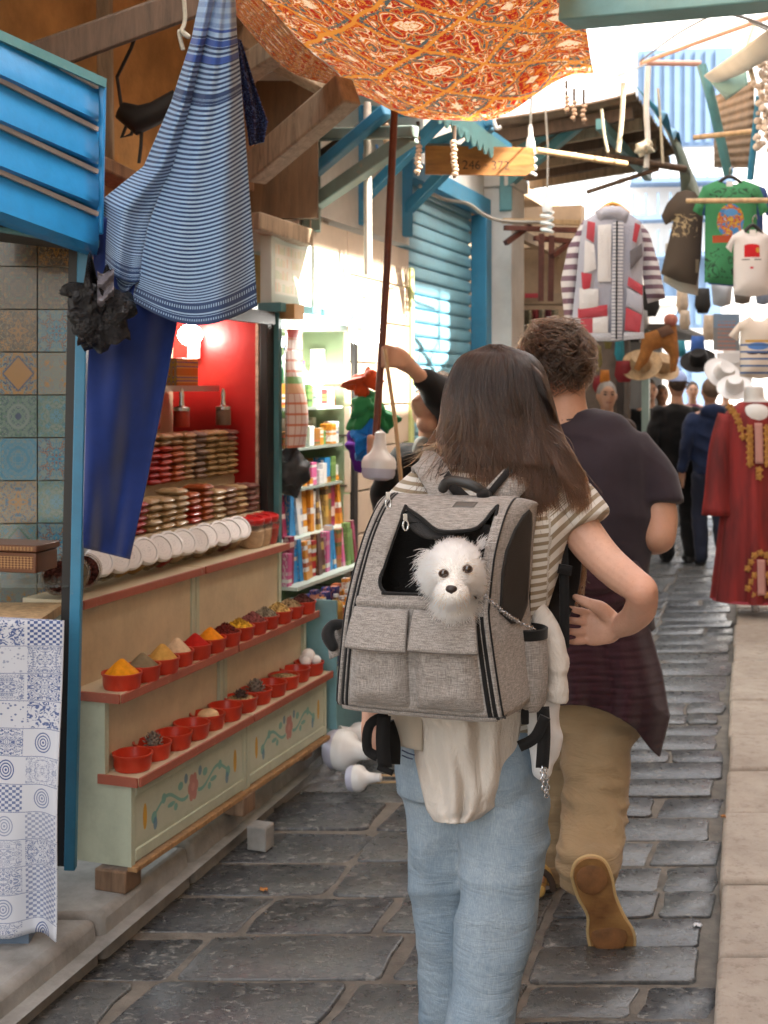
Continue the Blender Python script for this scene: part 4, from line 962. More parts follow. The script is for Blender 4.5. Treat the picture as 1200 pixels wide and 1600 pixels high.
# rope over the beam
M_ROPE = mat('rope', (.45, .4, .3), .9, .2, 60, .5, 200)
def wire(name, pts, r, m, label, cat='cable', group=None, sag=0):
    pts = [Vector(p) for p in pts]
    if len(pts) == 2: pts = [pts[0].lerp(pts[1], k / 12) - Vector((0, 0, sag * 4 * (k / 12) * (1 - k / 12))) for k in range(13)]
    else:
        o = []
        for i in range(len(pts) - 1):
            p0, p1, p2, p3 = pts[max(0, i - 1)], pts[i], pts[i + 1], pts[min(len(pts) - 1, i + 2)]
            for k in range(5):
                s_ = k / 5; o.append(.5 * ((2 * p1) + (p2 - p0) * s_ + (2 * p0 - 5 * p1 + 4 * p2 - p3) * s_ * s_ + (3 * p1 - p0 - 3 * p2 + p3) * s_ ** 3))
        pts = o + [pts[-1]]
    mb = MB(); mb.tube(pts, r, 6); return obj(name, mb, m, label=label, cat=cat, group=group)
wire('rope', [P(286, -20, 3.5), P(289, 30, 3.5), P(284, 50, 3.49), P(296, 58, 3.5), P(280, 48, 3.5), P(286, 78, 3.5)], .006, M_ROPE, 'knotted pale rope dangling left of the striped towel', 'rope')
M_CAB_ = mat('cable_black', (.015, .013, .012), .5); M_CABG = mat('cable_grey', (.30, .28, .25), .6)
jb = thing('cable_bundle', 'dark taped cable bundle hanging on the ochre wall behind the towel', 'cable bundle', P(230, 190, 4.2))
mb = MB(); mb.tube([P(188, 172, 4.2), P(215, 188, 4.2), P(245, 176, 4.2), P(278, 152, 4.2)], [.03, .05, .04, .03], 12); obj('taped_body', mb, M_CAB_, jb)
for q in ([P(190, 168, 4.2), P(183, 120, 4.25), P(205, 75, 4.2), P(214, 50, 4.1)], [P(200, 190, 4.2), P(190, 215, 4.2), P(205, 210, 4.2), P(212, 190, 4.2)], [P(222, 195, 4.2), P(220, 230, 4.2), P(217, 255, 4.2)], [P(250, 180, 4.2), P(262, 188, 4.2), P(272, 175, 4.2)]):
    mb = MB(); mb.tube(q, .006, 6); obj('loose_cable', mb, M_CAB_, jb)
# ---- the orange canopy
def canopy_mat():
    t = NT('ikat_canopy'); c = t.co('UV')
    w = t.noise(t.map(c, (4, 5, 1)), 1, 3, .5, 0, True)
    cu_, cv_, _z = t.xyz(t.vm('ADD', c, t.vm('MULTIPLY', t.vm('SUBTRACT', w, (.5, .5, .5)), (.10, .07, 0))))
    fx_ = t.m('ABSOLUTE', t.m('SUBTRACT', t.m('FRACT', t.m('MULTIPLY', cu_, 3.2)), .5)); fy_ = t.m('ABSOLUTE', t.m('SUBTRACT', t.m('FRACT', t.m('MULTIPLY', cv_, 5.0)), .5))
    rid = t.m('FLOOR', t.m('MULTIPLY', cv_, 2.5)); dm = t.m('ADD', fx_, fy_)
    p = t.comb(t.m('MULTIPLY', fx_, 3.4), t.m('ADD', t.m('MULTIPLY', fy_, 3.0), t.m('MULTIPLY', rid, 3.3)), t.m('MULTIPLY', cu_, .9))
    p_old = t.vm('ADD', t.map(c, (6.2, 12.0, 1)), t.vm('MULTIPLY', w, (2.6, 1.7, 0)))
    f = t.noise(p, 1.5, 1.8, .5, .7)
    O, RD, CR, BG_, DO = (.44, .115, .016), (.27, .018, .014), (.62, .52, .38), (.065, .09, .095), (.48, .20, .035)
    base = t.ramp(f, [(0, O), (.28, CR), (.31, O), (.35, RD), (.43, DO), (.45, BG_), (.49, O), (.53, CR), (.555, O), (.575, RD), (.64, DO), (.655, BG_), (.71, CR)], 'CONSTANT')
    base = t.mix(t.lt(t.m('ABSOLUTE', t.m('SUBTRACT', dm, .5)), .030), base, DO); base = t.mix(t.lt(t.m('ABSOLUTE', t.m('SUBTRACT', dm, .42)), .022), base, BG_); base = t.mix(t.lt(dm, .09), base, CR)
    e2 = t.lt(t.m('ABSOLUTE', t.m('SUBTRACT', t.noise(p, 2.4, 2, .5, 2), .5)), .018); base = t.mix(e2, base, DO)
    tr = t.n('BsdfTranslucent'); t.put(tr.inputs['Color'], base); df = t.n('BsdfDiffuse'); t.put(df.inputs['Color'], base)
    mx = t.n('MixShader'); mx.inputs[0].default_value = .45; t.t.links.new(df.outputs[0], mx.inputs[1]); t.t.links.new(tr.outputs[0], mx.inputs[2]); t.t.links.new(mx.outputs[0], t.out.inputs[0])
    return t.mat
M_CAN = canopy_mat()
A_, B_, C_, D_ = P(368, -20, 3.5), P(900, -20, 3.55), P(928, 112, 5.0), P(560, 150, 4.95)
A2, B2 = A_ + (A_ - D_) * .75 + Vector((0, 0, .1)), B_ + (B_ - C_) * .75 + Vector((0, 0, .1))
def canf(u, v):
    a = A2.lerp(D_, v); b = B2.lerp(C_, v); p = a.lerp(b, u)
    sg_ = (.13 * math.sin(math.pi * min(1, u * 1.1)) ** 1.3) * (.25 + .75 * v) + .02 * math.sin(math.pi * v)
    p.z -= sg_ + .010 * math.sin(u * 15 + v * 5) * v + .006 * math.sin(v * 20 + u * 9)
    p.y += .10 * math.sin(math.pi * u) * v
    # curl
    return p
cn = obj('canopy', MB().grid(canf, 70, 60), M_CAN, label='orange and red ikat patterned cloth canopy stretched over the lane', cat='canopy', sharp=None)
def hem(u, v):
    p = canf(0, .28 + u * .72); return p + Vector((-.0 - .06 * v * math.sin(math.pi * min(1, u)) , .02 * v, -.075 * v * math.sin(math.pi * min(1, u * 1.02)) - .004))
obj('canopy_hem', MB().grid(hem, 40, 6), M_CAN, cn, sharp=None)
# ================================================================== the goods shop
sp = thing('goods_shop', 'pale green shop front crammed with bottles and packets under a lit sign', 'shop', S(-.5, 1.9, 0))
M_PGR = mat('pegboard_green', (.27, .36, .2), .5, .08)
M_SIGN = mat('sign_green', (.52, .6, .54), .5, .06)
mb = MB(ST); mb.box((-.27, 1.90, 1.995), (.05, .86, .27)); obj('sign_board', mb, M_SIGN, sp, bevel=.004)
def sign_print():
    t = NT('sign_print'); c = t.co('UV'); u, v, _ = t.xyz(c)
    gx = t.m('MULTIPLY', u, 26.0); gy = t.m('MULTIPLY', v, 4.0); fx = t.m('FRACT', gx); fy = t.m('FRACT', gy)
    r = t.white(t.comb(t.m('FLOOR', gx), t.m('FLOOR', gy), 2.0))
    ink = t.m('MULTIPLY', t.m('MULTIPLY', t.gt(fx, .2), t.gt(r, .18)), t.m('MULTIPLY', t.gt(fy, .2), t.lt(fy, t.m('ADD', .6, t.m('MULTIPLY', r, .35)))))
    col = t.ramp(r, [(0, (.45, .5, .25)), (.4, (.6, .5, .3)), (.7, (.35, .5, .32)), (.9, (.6, .35, .2))], 'CONSTANT')
    return t.done(t.mix(t.m('MULTIPLY', ink, .55), (.66, .66, .58), col), .5)
mb = MB(ST); mb.grid(lambda u, v: (-.2435, 1.50 + u * .36, 1.90 + v * .2), 1, 1); obj('printed_sign', mb, sign_print(), sp)
mb = MB(ST); mb.box((-.25, 1.90, 1.845), (.10, .88, .035)); obj('sign_ledge', mb, M_TEAL, sp)
mb = MB(ST); mb.box((-.46, 2.345, .95), (.42, .03, 1.86)); obj('pegboard', mb, M_PGR, sp)
for z in (.62, .85, 1.08, 1.31, 1.54):
    mb = MB(ST); mb.box((-.46, 2.327, z), (.40, .006, .008)); obj('board_groove', mb, M_DKGR, sp)
mb = MB(ST); mb.box((-.68, 1.9, .95), (.03, .86, 1.86)); obj('back_board', mb, M_PGR, sp)
mb = MB(ST); mb.box((-.47, 1.9, 1.80), (.42, .86, .03)); obj('ceiling_board', mb, M_SIGN, sp)
mb = MB(ST); mb.box((-.245, 2.36, .93), (.035, .045, 1.80)); obj('jamb', mb, M_BLACK, sp)
mb = MB(ST); mb.box((-.245, 1.515, 1.35), (.035, .03, .95)); obj('jamb', mb, M_TEAL, sp)
shelf_m = mat('glass_edge', (.3, .36, .32), .2, 0)
for z in (1.44, 1.27, 1.10): 
    mb = MB(ST); mb.box((-.42, 1.92, z), (.30, .76, .012)); obj('shelf', mb, shelf_m, sp)
M_TUBE = glow('tube_glow', (.92, 1, .95), 3)
def lamp_tube(u0, u1, v, z, label):
    l = thing('tube_lamp', label, 'lamp', S(v, (u0 + u1) / 2, z), group='fluorescent tubes of the goods shop')
    mb = MB(ST); mb.tube([(v, u0, z), (v, u1, z)], .014, 10); obj('tube', mb, M_TUBE, l)
    mb = MB(ST); mb.box((v - .02, (u0 + u1) / 2, z + .022), (.04, u1 - u0 + .04, .02)); obj('fitting', mb, M_LID, l)
lamp_tube(1.62, 2.2, -.21, 1.82, 'lit white tube lamp along the foot of the green shop sign')
lamp_tube(1.75, 2.15, -.42, 1.72, 'lit white tube lamp inside the goods shop over the bottles')
# products
def boxmat(name, cols, seed, stripes=True):
    t = NT('pack_' + name); c = t.co('UV'); u, v, _ = t.xyz(c); r = t.n('ObjectInfo').outputs['Random']
    k = t.white(t.comb(t.m('FLOOR', t.m('MULTIPLY', v, 9.0)), seed, t.m('FLOOR', t.m('MULTIPLY', r, 40.0))))
    n = t.noise(t.comb(t.m('MULTIPLY', u, 4.0), t.m('MULTIPLY', v, 9.0), t.m('MULTIPLY', r, 50.0)), 1, 2)
    base = t.ramp(k, [(0, cols[0]), (.45, cols[1]), (.75, cols[0]), (.88, cols[2])], 'CONSTANT')
    ink = t.m('MULTIPLY', t.gt(n, .52), t.m('MULTIPLY', t.lt(t.m('ABSOLUTE', t.m('SUBTRACT', u, .5)), .32), .7))
    return t.done(t.mix(ink, base, cols[2]), .4)
W_ = (.68, .68, .66)
PKM = [boxmat('maroon', ((.22, .01, .05), (.3, .02, .09), (.6, .45, .4)), 1.0), boxmat('sky', ((.02, .22, .5), (.02, .25, .55), (.6, .5, .4)), 2.0), boxmat('gold', ((.5, .3, .06), (.35, .2, .05), (.1, .05, .02)), 3.0),
       boxmat('green', ((.12, .24, .06), (.2, .33, .1), (.05, .1, .03)), 4.0), boxmat('brown', ((.08, .035, .025), (.1, .04, .03), (.5, .35, .1)), 5.0), boxmat('pink', ((.6, .12, .3), (.6, .3, .4), W_), 6.0),
       boxmat('white', (W_, (.6, .62, .62), (.25, .3, .4)), 7.0), boxmat('orange', ((.62, .25, .02), W_, (.4, .08, .02)), 8.0), boxmat('navy', ((.02, .03, .16), (.03, .05, .25), (.6, .25, .15)), 9.0), boxmat('red', ((.45, .02, .02), (.5, .3, .05), W_), 10.0), boxmat('mixed', ((.3, .13, .02), (.1, .12, .04), (.45, .1, .05)), 11.0)]
PKN = ['maroon', 'sky blue', 'gold', 'green', 'dark brown', 'pink', 'white', 'orange', 'navy', 'red', 'mixed brown and orange']
PC = {}
def pbox(v, u, z, w, d, h, mi, where, yaw=0, lean=0, name='product_box', cat='box', noun='box'):
    mb = MB(); mb.box((0, 0, h / 2), (w, d, h)); o = obj(name, mb, PKM[mi], origin=(0, 0, 0), bevel=.002, smooth=False)
    o.location = S(v, u, z); o.rotation_euler = (0, lean, -TH + yaw)
    PC[where] = PC.get(where, -1) + 1
    tag(o, f'{PKN[mi]} printed {noun}, {ORD[PC[where] % 20]} along {where}' + (' at the far end' if PC[where] > 19 else ''), cat, f'{noun} row, {where}')
for z, hh, where, ms in ((1.446, .12, 'the top glass shop shelf', (6, 4, 3, 9, 7)), (1.276, .10, 'the second glass shop shelf', (6, 7, 7, 6, 10, 3, 6)), (1.106, .11, 'the third glass shop shelf', (6, 6, 5, 7, 6, 1, 3))):
    u = 1.62
    while u < 2.27:
        w = R.uniform(.045, .07); pbox(-.32 + R.uniform(-.02, .01), u + w / 2, z, .06, w - .006, hh * R.uniform(.5, 1.1), R.choice(ms), where); 
        if R.random() < .8: pbox(-.43, u + w / 2, z, .06, w - .006, hh * R.uniform(.9, 1.25), R.choice(ms), where)
        u += w
# tall white bottle and dark bottles on the top shelf
def bottle(v, u, z, r, h, m, capm, label, group=None, flat=1.0):
    b = thing('bottle', label, 'bottle', S(v, u, z), -TH, group)
    mb = MB(); mb.lathe([(r * .9, 0), (r, .008), (r, h * .62), (r * .8, h * .74), (r * .36, h * .84), (r * .36, h * .90)], 18, Matrix.Scale(flat, 4, (1, 0, 0))); loc_obj('body', mb, m, b)
    mb = MB(); mb.lathe([(r * .42, h * .9), (r * .42, h)], 14); loc_obj('cap', mb, capm, b); return b
M_GRGL = mat('green_glass', (.02, .10, .04), .15, .2); M_NVC = mat('navy_cap', (.02, .03, .08), .4)
bottle(-.36, 1.90, 1.446, .055, .27, M_LID, M_NVC, 'tall white plastic bottle with navy cap on the top shelf'); bottle(-.36, 2.03, 1.446, .04, .20, M_LID, mat('pink_cap', (.3, .03, .12), .4), 'shorter white bottle right of the tall white bottle')
for i in range(4): bottle(-.37, 1.66 + i * .052, 1.446, .022, .25, M_GRGL, mat('yellow_cap', (.6, .4, .05), .4), f'slim green glass bottle, {ORD[i]} from the left on the top shelf', 'slim green bottles on the top shelf')
sq = thing('wall_socket', 'white square wall fitting on the green pegboard', 'socket', S(-.4, 2.32, 1.64))
mb = MB(ST); mb.box((-.40, 2.318, 1.66), (.07, .012, .09)); obj('plate', mb, M_LID, sq); mb = MB(ST); mb.lathe([(.022, 0), (.022, .006), (.014, .008)], 20, AX((-.40, 2.311, 1.66), (1, 0, 0), (0, 0, 1))); obj('dial', mb, mat('dial_grey', (.35, .33, .35), .4), sq)
lb = thing('shop_bulb', 'round lit bulb beside the white bottles in the goods shop', 'bulb', S(-.36, 2.20, 1.55)); mb = MB(ST); mb.ball((-.36, 2.21, 1.575), .042); obj('globe', mb, M_GLOW, lb); mb = MB(ST); mb.tube([(-.36, 2.21, 1.61), (-.36, 2.26, 1.66)], .014, 10); obj('socket', mb, M_LID, lb)
# incense and packets on the stepped front display
ds = thing('display_stand', 'stepped stand of packets in front of the goods shop', 'stand', S(-.2, 1.95, .12))
for k, (v, z) in enumerate(((-.30, .90), (-.22, .73), (-.13, .55), (-.05, .40))):
    mb = MB(ST); mb.box((v, 1.93, z), (.12, .80, .014)); obj('step', mb, M_SIGN, ds)
mb = MB(ST); mb.box((-.12, 1.93, .24), (.16, .80, .24)); obj('base', mb, mat('aqua_panel', (.18, .36, .40), .5), ds)
mb = MB(ST); mb.box((-.08, 1.5, .45), (.2, .012, .5)); obj('side', mb, mat('aqua_panel', (.18, .36, .40), .5), ds)
rows = ((-.30, .907, (.15, .24), (2, 0, 1, 6, 7, 6, 6, 10, 7), 'top'), (-.22, .737, (.13, .2), (0, 1, 7, 3, 4, 5, 1, 10, 9, 9), 'second'), (-.13, .557, (.10, .16), (8, 8, 8, 7, 10, 6, 7, 9, 9), 'third'), (-.05, .407, (.08, .13), (8, 10, 10, 8, 6, 9), 'lowest'))
for v, z, (h0, h1), ms, nm in rows:
    u = 1.53
    while u < 2.30:
        w = R.uniform(.036, .056); mi = ms[min(len(ms) - 1, int((u - 1.53) / .78 * len(ms)))] if R.random() < .65 else R.choice(ms)
        pbox(v + R.uniform(-.01, .01), u + w / 2, z, .03, w - .005, R.uniform(h0, h1), mi, f'the {nm} step of the packet stand', R.uniform(-.12, .12), R.uniform(-.12, .03), 'packet', 'packet', 'packet'); u += w
for i in range(9): bottle(-.055, 1.68 + i * .062, .557 if i % 2 else .575, .027, .12, PKM[7] if i % 3 else PKM[2], M_LID, f'little brown jar with white cap, {ORD[i]} from the cabinet among the packets', 'white capped jars among the packets')
bottle(-.03, 2.12, .50, .045, .28, PKM[8], M_CHR, 'navy flask with silver cap in front of the packets')
bottle(-.0, 1.98, .41, .05, .17, PKM[8], mat('blue_lid', (.1, .2, .45), .4), 'wide navy tub with pale blue lid at the bottom of the packet stand')
# plaid bag in clear plastic, hanging
def plaid():
    t = NT('plaid_bag'); c = t.co('UV'); u, v, _ = t.xyz(c)
    a = t.lt(t.m('FRACT', t.m('MULTIPLY', u, 7.0)), .22); b = t.lt(t.m('FRACT', t.m('MULTIPLY', v, 11.0)), .22)
    base = t.mix(a, (.62, .5, .44), (.5, .3, .24)); base = t.mix(t.m('MULTIPLY', b, .85), base, (.50, .11, .03))
    g = t.m('MULTIPLY', t.gt(v, .54), t.lt(v, .60)); base = t.mix(g, base, (.12, .3, .08)); base = t.mix(t.m('MULTIPLY', t.gt(v, .46), t.lt(v, .54)), base, (.6, .36, .2)); base = t.mix(t.gt(v, .93), base, (.5, .03, .015))
    t.bump(t.noise(t.co('Object'), 25, 4), .5, .01); return t.done(base, .4, Coat_Weight=.6, Coat_Roughness=.2)
mb = MB(ST); mb.grid(lambda u, v: (-.19 + .05 * math.sin(math.pi * u) * (.6 + .4 * math.sin(v * 6)), 1.50 + u * .17 * (1 - .12 * v), 1.29 + v * .47), 16, 30); mb.grid(lambda u, v: (-.20 - .02 * math.sin(math.pi * u), 1.67 - u * .17, 1.29 + v * .47), 6, 10)
obj('plaid_bag', mb, plaid(), label='hanging packs of red and white plaid cloth at the shop entrance', cat='packed cloth', sharp=None)
mb = crumple(S(-.22, 1.59, 1.19), (.08, .06, .10), 11, 14, .3); obj('dark_bundle', mb, mat('dark_bundle', (.03, .032, .034), .5, .6, 20, .4), label='dark crumpled bundle below the plaid packs', cat='bundle')
mb = MB(ST); mb.box((-.2, 1.56, 1.83), (.07, .10, .06)); obj('carton', mb, mat('carton', (.42, .25, .1), .8), label='small brown carton hanging above the plaid packs', cat='carton', bevel=.003)
# umbrellas hats: bright cloths hanging at the jamb
for (cx, cy, rx, rz_, col, l, sd) in ((568, 592, .085, .085, (.52, .065, .012), 'bright orange red cloth hat hanging at the shop jamb, topmost of three', 1), (577, 640, .10, .08, (.025, .22, .075), 'bright green cloth hat hanging below the orange red one', 4), (575, 685, .075, .085, (.01, .18, .58), 'bright blue cloth hat hanging lowest by the pole', 6)):
    mb = crumple(P(cx, cy, 5.15), (rx * 1.15, .06, rz_ * 1.1), sd, 11, .5)
    mb.v = [p + Vector((0, 0, -.35 * abs(p.x - P(cx, cy, 5.15).x))) for p in mb.v]
    obj('cloth_hat', mb, cloth('hatcloth%d' % sd, col, .2, 300, .7), label=l, cat='hat')
mb = crumple(P(562, 700, 5.3), (.06, .05, .10), 9, 12, .5); obj('cloth_hat', mb, cloth('hatclothp', (.08, .01, .16), .4), label='purple cloth behind the lowest blue hat', cat='hat')
# poles, big bulbs
M_POLE = mat('red_brown_pole', (.13, .035, .018), .4, .3, 20)
mb = MB(); mb.tube([P(617, 160, 5.0), P(604, 430, 5.0), P(586, 705, 5.0)], .0145, 10); obj('support_pole', mb, M_POLE, label='red brown metal pole propping up the orange canopy', cat='pole')
mb = MB(); mb.tube([P(574, 160, 5.35), P(575, 430, 5.35)], [.016, .018], 10); obj('white_rod', mb, mat('white_rod', (.6, .55, .48), .5), label='thin white rod hanging from the brackets above the big bulb', cat='rod')
def big_bulb(loc, s_, axis, label, gl=None):
    b = thing('led_bulb', label, 'bulb', loc)
    M = ZM((0, 0, 0), axis)
    mb = MB(); mb.lathe([(.0, -.075), (.04, -.073), (.068, -.062), (.076, -.045), (.076, -.02)], 28, M @ Matrix.Scale(s_, 4), caps=False); loc_obj('diffuser', mb, gl or M_DIFF, b)
    mb = MB(); mb.lathe([(.0785, -.02), (.079, .01), (.07, .03), (.045, .05), (.032, .075), (.028, .11)], 28, M @ Matrix.Scale(s_, 4), caps=False); loc_obj('housing', mb, M_BULBW, b)
    mb = MB(); mb.lathe([(.026, .11), (.026, .14), (.01, .15)], 18, M @ Matrix.Scale(s_, 4)); loc_obj('screw_cap', mb, M_LID, b); return b
M_DIFF = mat('bulb_diffuser', (.48, .48, .58), .35, .03); M_BULBW = mat('bulb_white', (.72, .72, .71), .3, .03)
big_bulb(P(592, 725, 4.75), .82, (.05, .05, 1), 'big unlit white bulb hanging in front of the reaching man')
mb = MB(); mb.tube([P(601, 545, 4.9), P(618, 660, 4.85), P(634, 830, 4.8)], .008, 8); obj('cane', mb, M_BAMB, label='thin pale cane beside the big unlit bulb', cat='cane')
big_bulb(P(573, 512, 5.4), .95, (0, 0, 1), 'big glowing bulb hanging at the end of the shop sign', glow('big_glow', (1, .96, .9), 14))
big_bulb(P(538, 1172, 4.95), 1.0, (1, -.5, .05), 'big lilac and white bulb lying on the ground by the kerb')
big_bulb(P(560, 1216, 4.78), .62, (1, -.3, .12), 'smaller white bulb lying in front of the big fallen bulb')
big_bulb(P(560, 1150, 5.15), .7, (-.6, -.4, .3), 'white bulb half hidden behind the big fallen bulb')
t = NT('clear_bag'); t.bump(t.noise(t.co('Object'), 30, 4, .6, 1.5), 1, .03); M_CLEAR = t.done((.8, .8, .8), .08, Alpha=.22, Specular_IOR_Level=.9)
mb = MB(); g0 = P(520, 1212, 5.0); mb.grid(lambda u, v: Vector((g0.x - .14 + u * .26, g0.y - .2 + v * .32, .012 + .10 * max(0, math.sin(math.pi * u) * math.sin(math.pi * v)) ** 1.0 * (.55 + .45 * math.sin(u * 19 + v * 9) * math.sin(v * 23 - u * 5)))), 26, 26)
obj('clear_plastic_bag', mb, M_CLEAR, label='crumpled clear plastic bag on the slabs under the fallen bulbs', cat='plastic bag', sharp=20)
for i in range(2): wire('stick', [P(575, 1211 + i * 12, 4.8), P(625, 1212 + i * 10, 4.7)], .004, M_BAMB, ('upper' if i == 0 else 'lower') + ' of two thin sticks on the ground beside the fallen bulbs', 'stick')
# ================================================================== people
def spline(pts, per=4):
    k = len(pts); out = []
    for i in range(k - 1):
        p0, p1, p2, p3 = pts[max(0, i - 1)], pts[i], pts[i + 1], pts[min(k - 1, i + 2)]
        for j in range(per):
            s_ = j / per; out.append(.5 * ((2 * p1) + (p2 - p0) * s_ + (2 * p0 - 5 * p1 + 4 * p2 - p3) * s_ * s_ + (3 * p1 - p0 - 3 * p2 + p3) * s_ ** 3))
    return out + [pts[-1]]
def lerps(vals, per=4):
    out = []
    for i in range(len(vals) - 1):
        for j in range(per):
            s_ = j / per; s_ = s_ * s_ * (3 - 2 * s_); a, b = vals[i], vals[i + 1]
            out.append(tuple(x + (y - x) * s_ for x, y in zip(a, b)) if isinstance(a, tuple) else a + (b - a) * s_)
    return out + [vals[-1]]
def limb(mb, pts, rr, n=16, up=None, ends=True):
    pts = [Vector(p) for p in pts]; mb.tube(spline(pts), lerps(rr), n, True, 1.0, up)
    if ends:
        for p, r in ((pts[0], rr[0]), (pts[-1], rr[-1])):
            if not isinstance(r, tuple): mb.ball(p, r * .98, n, 8)
def skin_mat(name, col):
    t = NT(name); c = t.co('Object'); f = t.noise(c, 14, 6, .65); g = t.noise(c, 160, 3)
    b = t.ramp(f, [(.3, sc3(col, .86)), (.7, sc3(col, 1.1))]); b = t.mix(t.m('MULTIPLY', t.ramp(g, [(.55, 0.0), (.75, 1.0)]), .35), b, (.42, .18, .12)); b = t.mix(t.m('MULTIPLY', t.ramp(t.noise(c, 7, 3), [(.5, 0.0), (.7, 1.0)]), .4), b, (col[0] * .92, col[1] * .68, col[2] * .62))
    t.bump(t.m('ADD', g, t.m('MULTIPLY', f, .5)), .12, .002)
    return t.done(b, .5, Subsurface_Weight=.12, Subsurface_Radius=(.012, .004, .002), Specular_IOR_Level=.35)
M_SKIN = skin_mat('skin', (.56, .32, .225)); M_SKINM = skin_mat('skin_man', (.50, .285, .19)); M_HANDP = skin_mat('skin_palm', (.60, .29, .22))
def hair_mat(name, root, tip, rough=.38):
    t = NT(name); h = t.n('HairInfo'); k = t.m('MULTIPLY', h.outputs['Random'], .7)
    c = t.mix(t.ramp(h.outputs['Intercept'], [(.35, 0.0), (1, 1.0)]), root, tip); c = t.mix(k, c, sc3(root, .7))
    x = t.n('BsdfHairPrincipled', parametrization='COLOR'); t.put(x.inputs['Color'], c); x.inputs['Roughness'].default_value = rough; x.inputs['Radial Roughness'].default_value = .45; x.inputs['Random Roughness'].default_value = .3
    t.t.links.new(x.outputs[0], t.out.inputs[0]); return t.mat
M_HAIRW = hair_mat('brown_hair', (.0100, .0048, .0029), (.070, .027, .011), .22); M_HAIRWB = mat('hair_base', (.016, .009, .006), .6, .2, 30)
M_HAIRM = hair_mat('short_brown_hair', (.017, .0088, .0055), (.05, .025, .013)); M_HAIRMB = mat('hair_base_m', (.02, .011, .007), .7)
def jit(a): return R.uniform(-a, a)
HD = Vector((.33, .944, 0)); HN = Vector((.944, -.33, 0))      # walking direction and its right side
# ------------------------------------------------------------------ the woman
wo = thing('person', 'woman with long brown hair in striped T-shirt and light jeans carrying the pet backpack', 'person', (.19, 2.75, 0), 0)
body = MB()
limb(body, [P(778, 690, 2.76), P(776, 735, 2.76)], [.055, .06])
limb(body, [P(880, 775, 2.76), P(912, 835, 2.72), P(955, 885, 2.665), P(1003, 922, 2.60)], [.049, .0435, .0385, .033], ends=True)
limb(body, [P(1003, 922, 2.60), P(1001, 950, 2.655), P(985, 970, 2.71), P(966, 980, 2.755)], [.033, .0335, .0285, .0235])
body.ball(P(1009, 921, 2.590), .022)
# hand, back of the wrist bent so the palm faces the viewer
pw = P(966, 980, 2.755)
limb(body, [pw, P(950, 982, 2.765), P(930, 981, 2.77), P(918, 980, 2.775)], [(.022, .027), (.034, .020), (.040, .016), (.040, .013)], up=(0, -1, 0), ends=False)
for (y0, y1, x1, r, dy) in ((957, 948, 886, .0086, .0), (972, 967, 878, .0092, .003), (987, 986, 880, .0090, .004), (1001, 1003, 890, .0080, .004)):
    limb(body, [P(926, (y0 + 980) / 2, 2.772), P(915, y0, 2.770), P(900, (y0 + y1) / 2 + 1, 2.755 + dy), P(x1, y1, 2.76 + dy * 2)], [r * 1.05, r, r * .92, r * .72], 10)
limb(body, [P(955, 968, 2.76), P(940, 952, 2.745), P(918, 942, 2.735), P(899, 933, 2.745)], [.020, .017, .012, .008], 10)
obj('body', soft(body, .0034, 4), M_SKIN, wo, sharp=None)
lh = MB()                                              # left hand holding the strap in front
limb(lh, [P(640, 790, 2.86), P(606, 940, 2.80), P(588, 1095, 2.72), P(584, 1135, 2.70)], [.05, .042, .03, .025])
limb(lh, [P(584, 1130, 2.70), P(588, 1160, 2.695)], [.028, .032])
for k, (x, y) in enumerate(((604, 1172), (606, 1184), (604, 1194), (598, 1203))): limb(lh, [P(590, 1150 + k * 8, 2.69), P(602, 1156 + k * 10, 2.67), P(x + 2, y - 5, 2.675)], [.011, .010, .008], 10)
limb(lh, [P(588, 1140, 2.69), P(598, 1150, 2.665), P(604, 1168, 2.665)], [.014, .011, .008], 10)
obj('left_arm', soft(lh, .005, 4), M_SKIN, wo, sharp=None)
hd = MB(); hd.ball(P(778, 632, 2.775), (.072, .09, .105)); hd.ball(P(780, 655, 2.81), (.05, .06, .06)); hd.ball(P(793, 645, 2.875), (.012, .02, .018))
obj('head', soft(hd, .007, 4), M_SKIN, wo, sharp=None)
shirt = MB()
limb(shirt, [P(742, 1150, 2.78), P(744, 1050, 2.775), P(750, 965, 2.765), P(760, 870, 2.755), P(768, 800, 2.75), P(774, 755, 2.755), P(776, 728, 2.76)],
     [(.150, .105), (.142, .10), (.140, .098), (.165, .108), (.176, .108), (.14, .085), (.07, .062)], 24, HD, ends=False)
limb(shirt, [P(690, 765, 2.78), P(640, 800, 2.80), P(622, 860, 2.82)], [.075, .066, .064])
limb(shirt, [P(848, 765, 2.75), P(880, 783, 2.745), P(900, 808, 2.735), P(912, 826, 2.725)], [.075, .072, .068, .067], ends=False)
limb(shirt, [P(700, 757, 2.77), P(776, 742, 2.76), P(850, 760, 2.75)], [.055, .05, .055])
sh_ = soft(shirt, .007, 7, folds((7, 7, 11), .007, 3))
ax0, ax1 = P(848, 765, 2.75), P(918, 835, 2.72); axd = (ax1 - ax0).normalized()
uvs = []
for p in sh_.v:
    q = (p - ax0).dot(axd); w = min(1, max(0, (q - .01) / .05)) if p.x > ax0.x else 0
    uvs.append((0, (p.z + .012 * math.sin(p.x * 9)) * (1 - w) + (1.17 - q * .9) * w))
sh_.uv = uvs
def stripe_mat():
    t = NT('striped_jersey'); c = t.co('UV'); _, v, _ = t.xyz(c); o = t.co('Object')
    v = t.m('ADD', v, t.m('MULTIPLY', t.noise(o, 5, 2), .003))
    s_ = t.m('FRACT', t.m('MULTIPLY', v, 58.0)); f = t.ramp(s_, [(.0, 0.0), (.04, 1.0), (.46, 1.0), (.5, 0.0)])
    b = t.mix(f, (.62, .59, .54), (.27, .215, .145)); t.bump(t.m('ADD', t.noise(t.map(o, (700, 700, 300)), 1, 2), t.m('MULTIPLY', f, .5)), .25, .002)
    return t.done(b, .9, Specular_IOR_Level=.2, Sheen_Weight=.15)
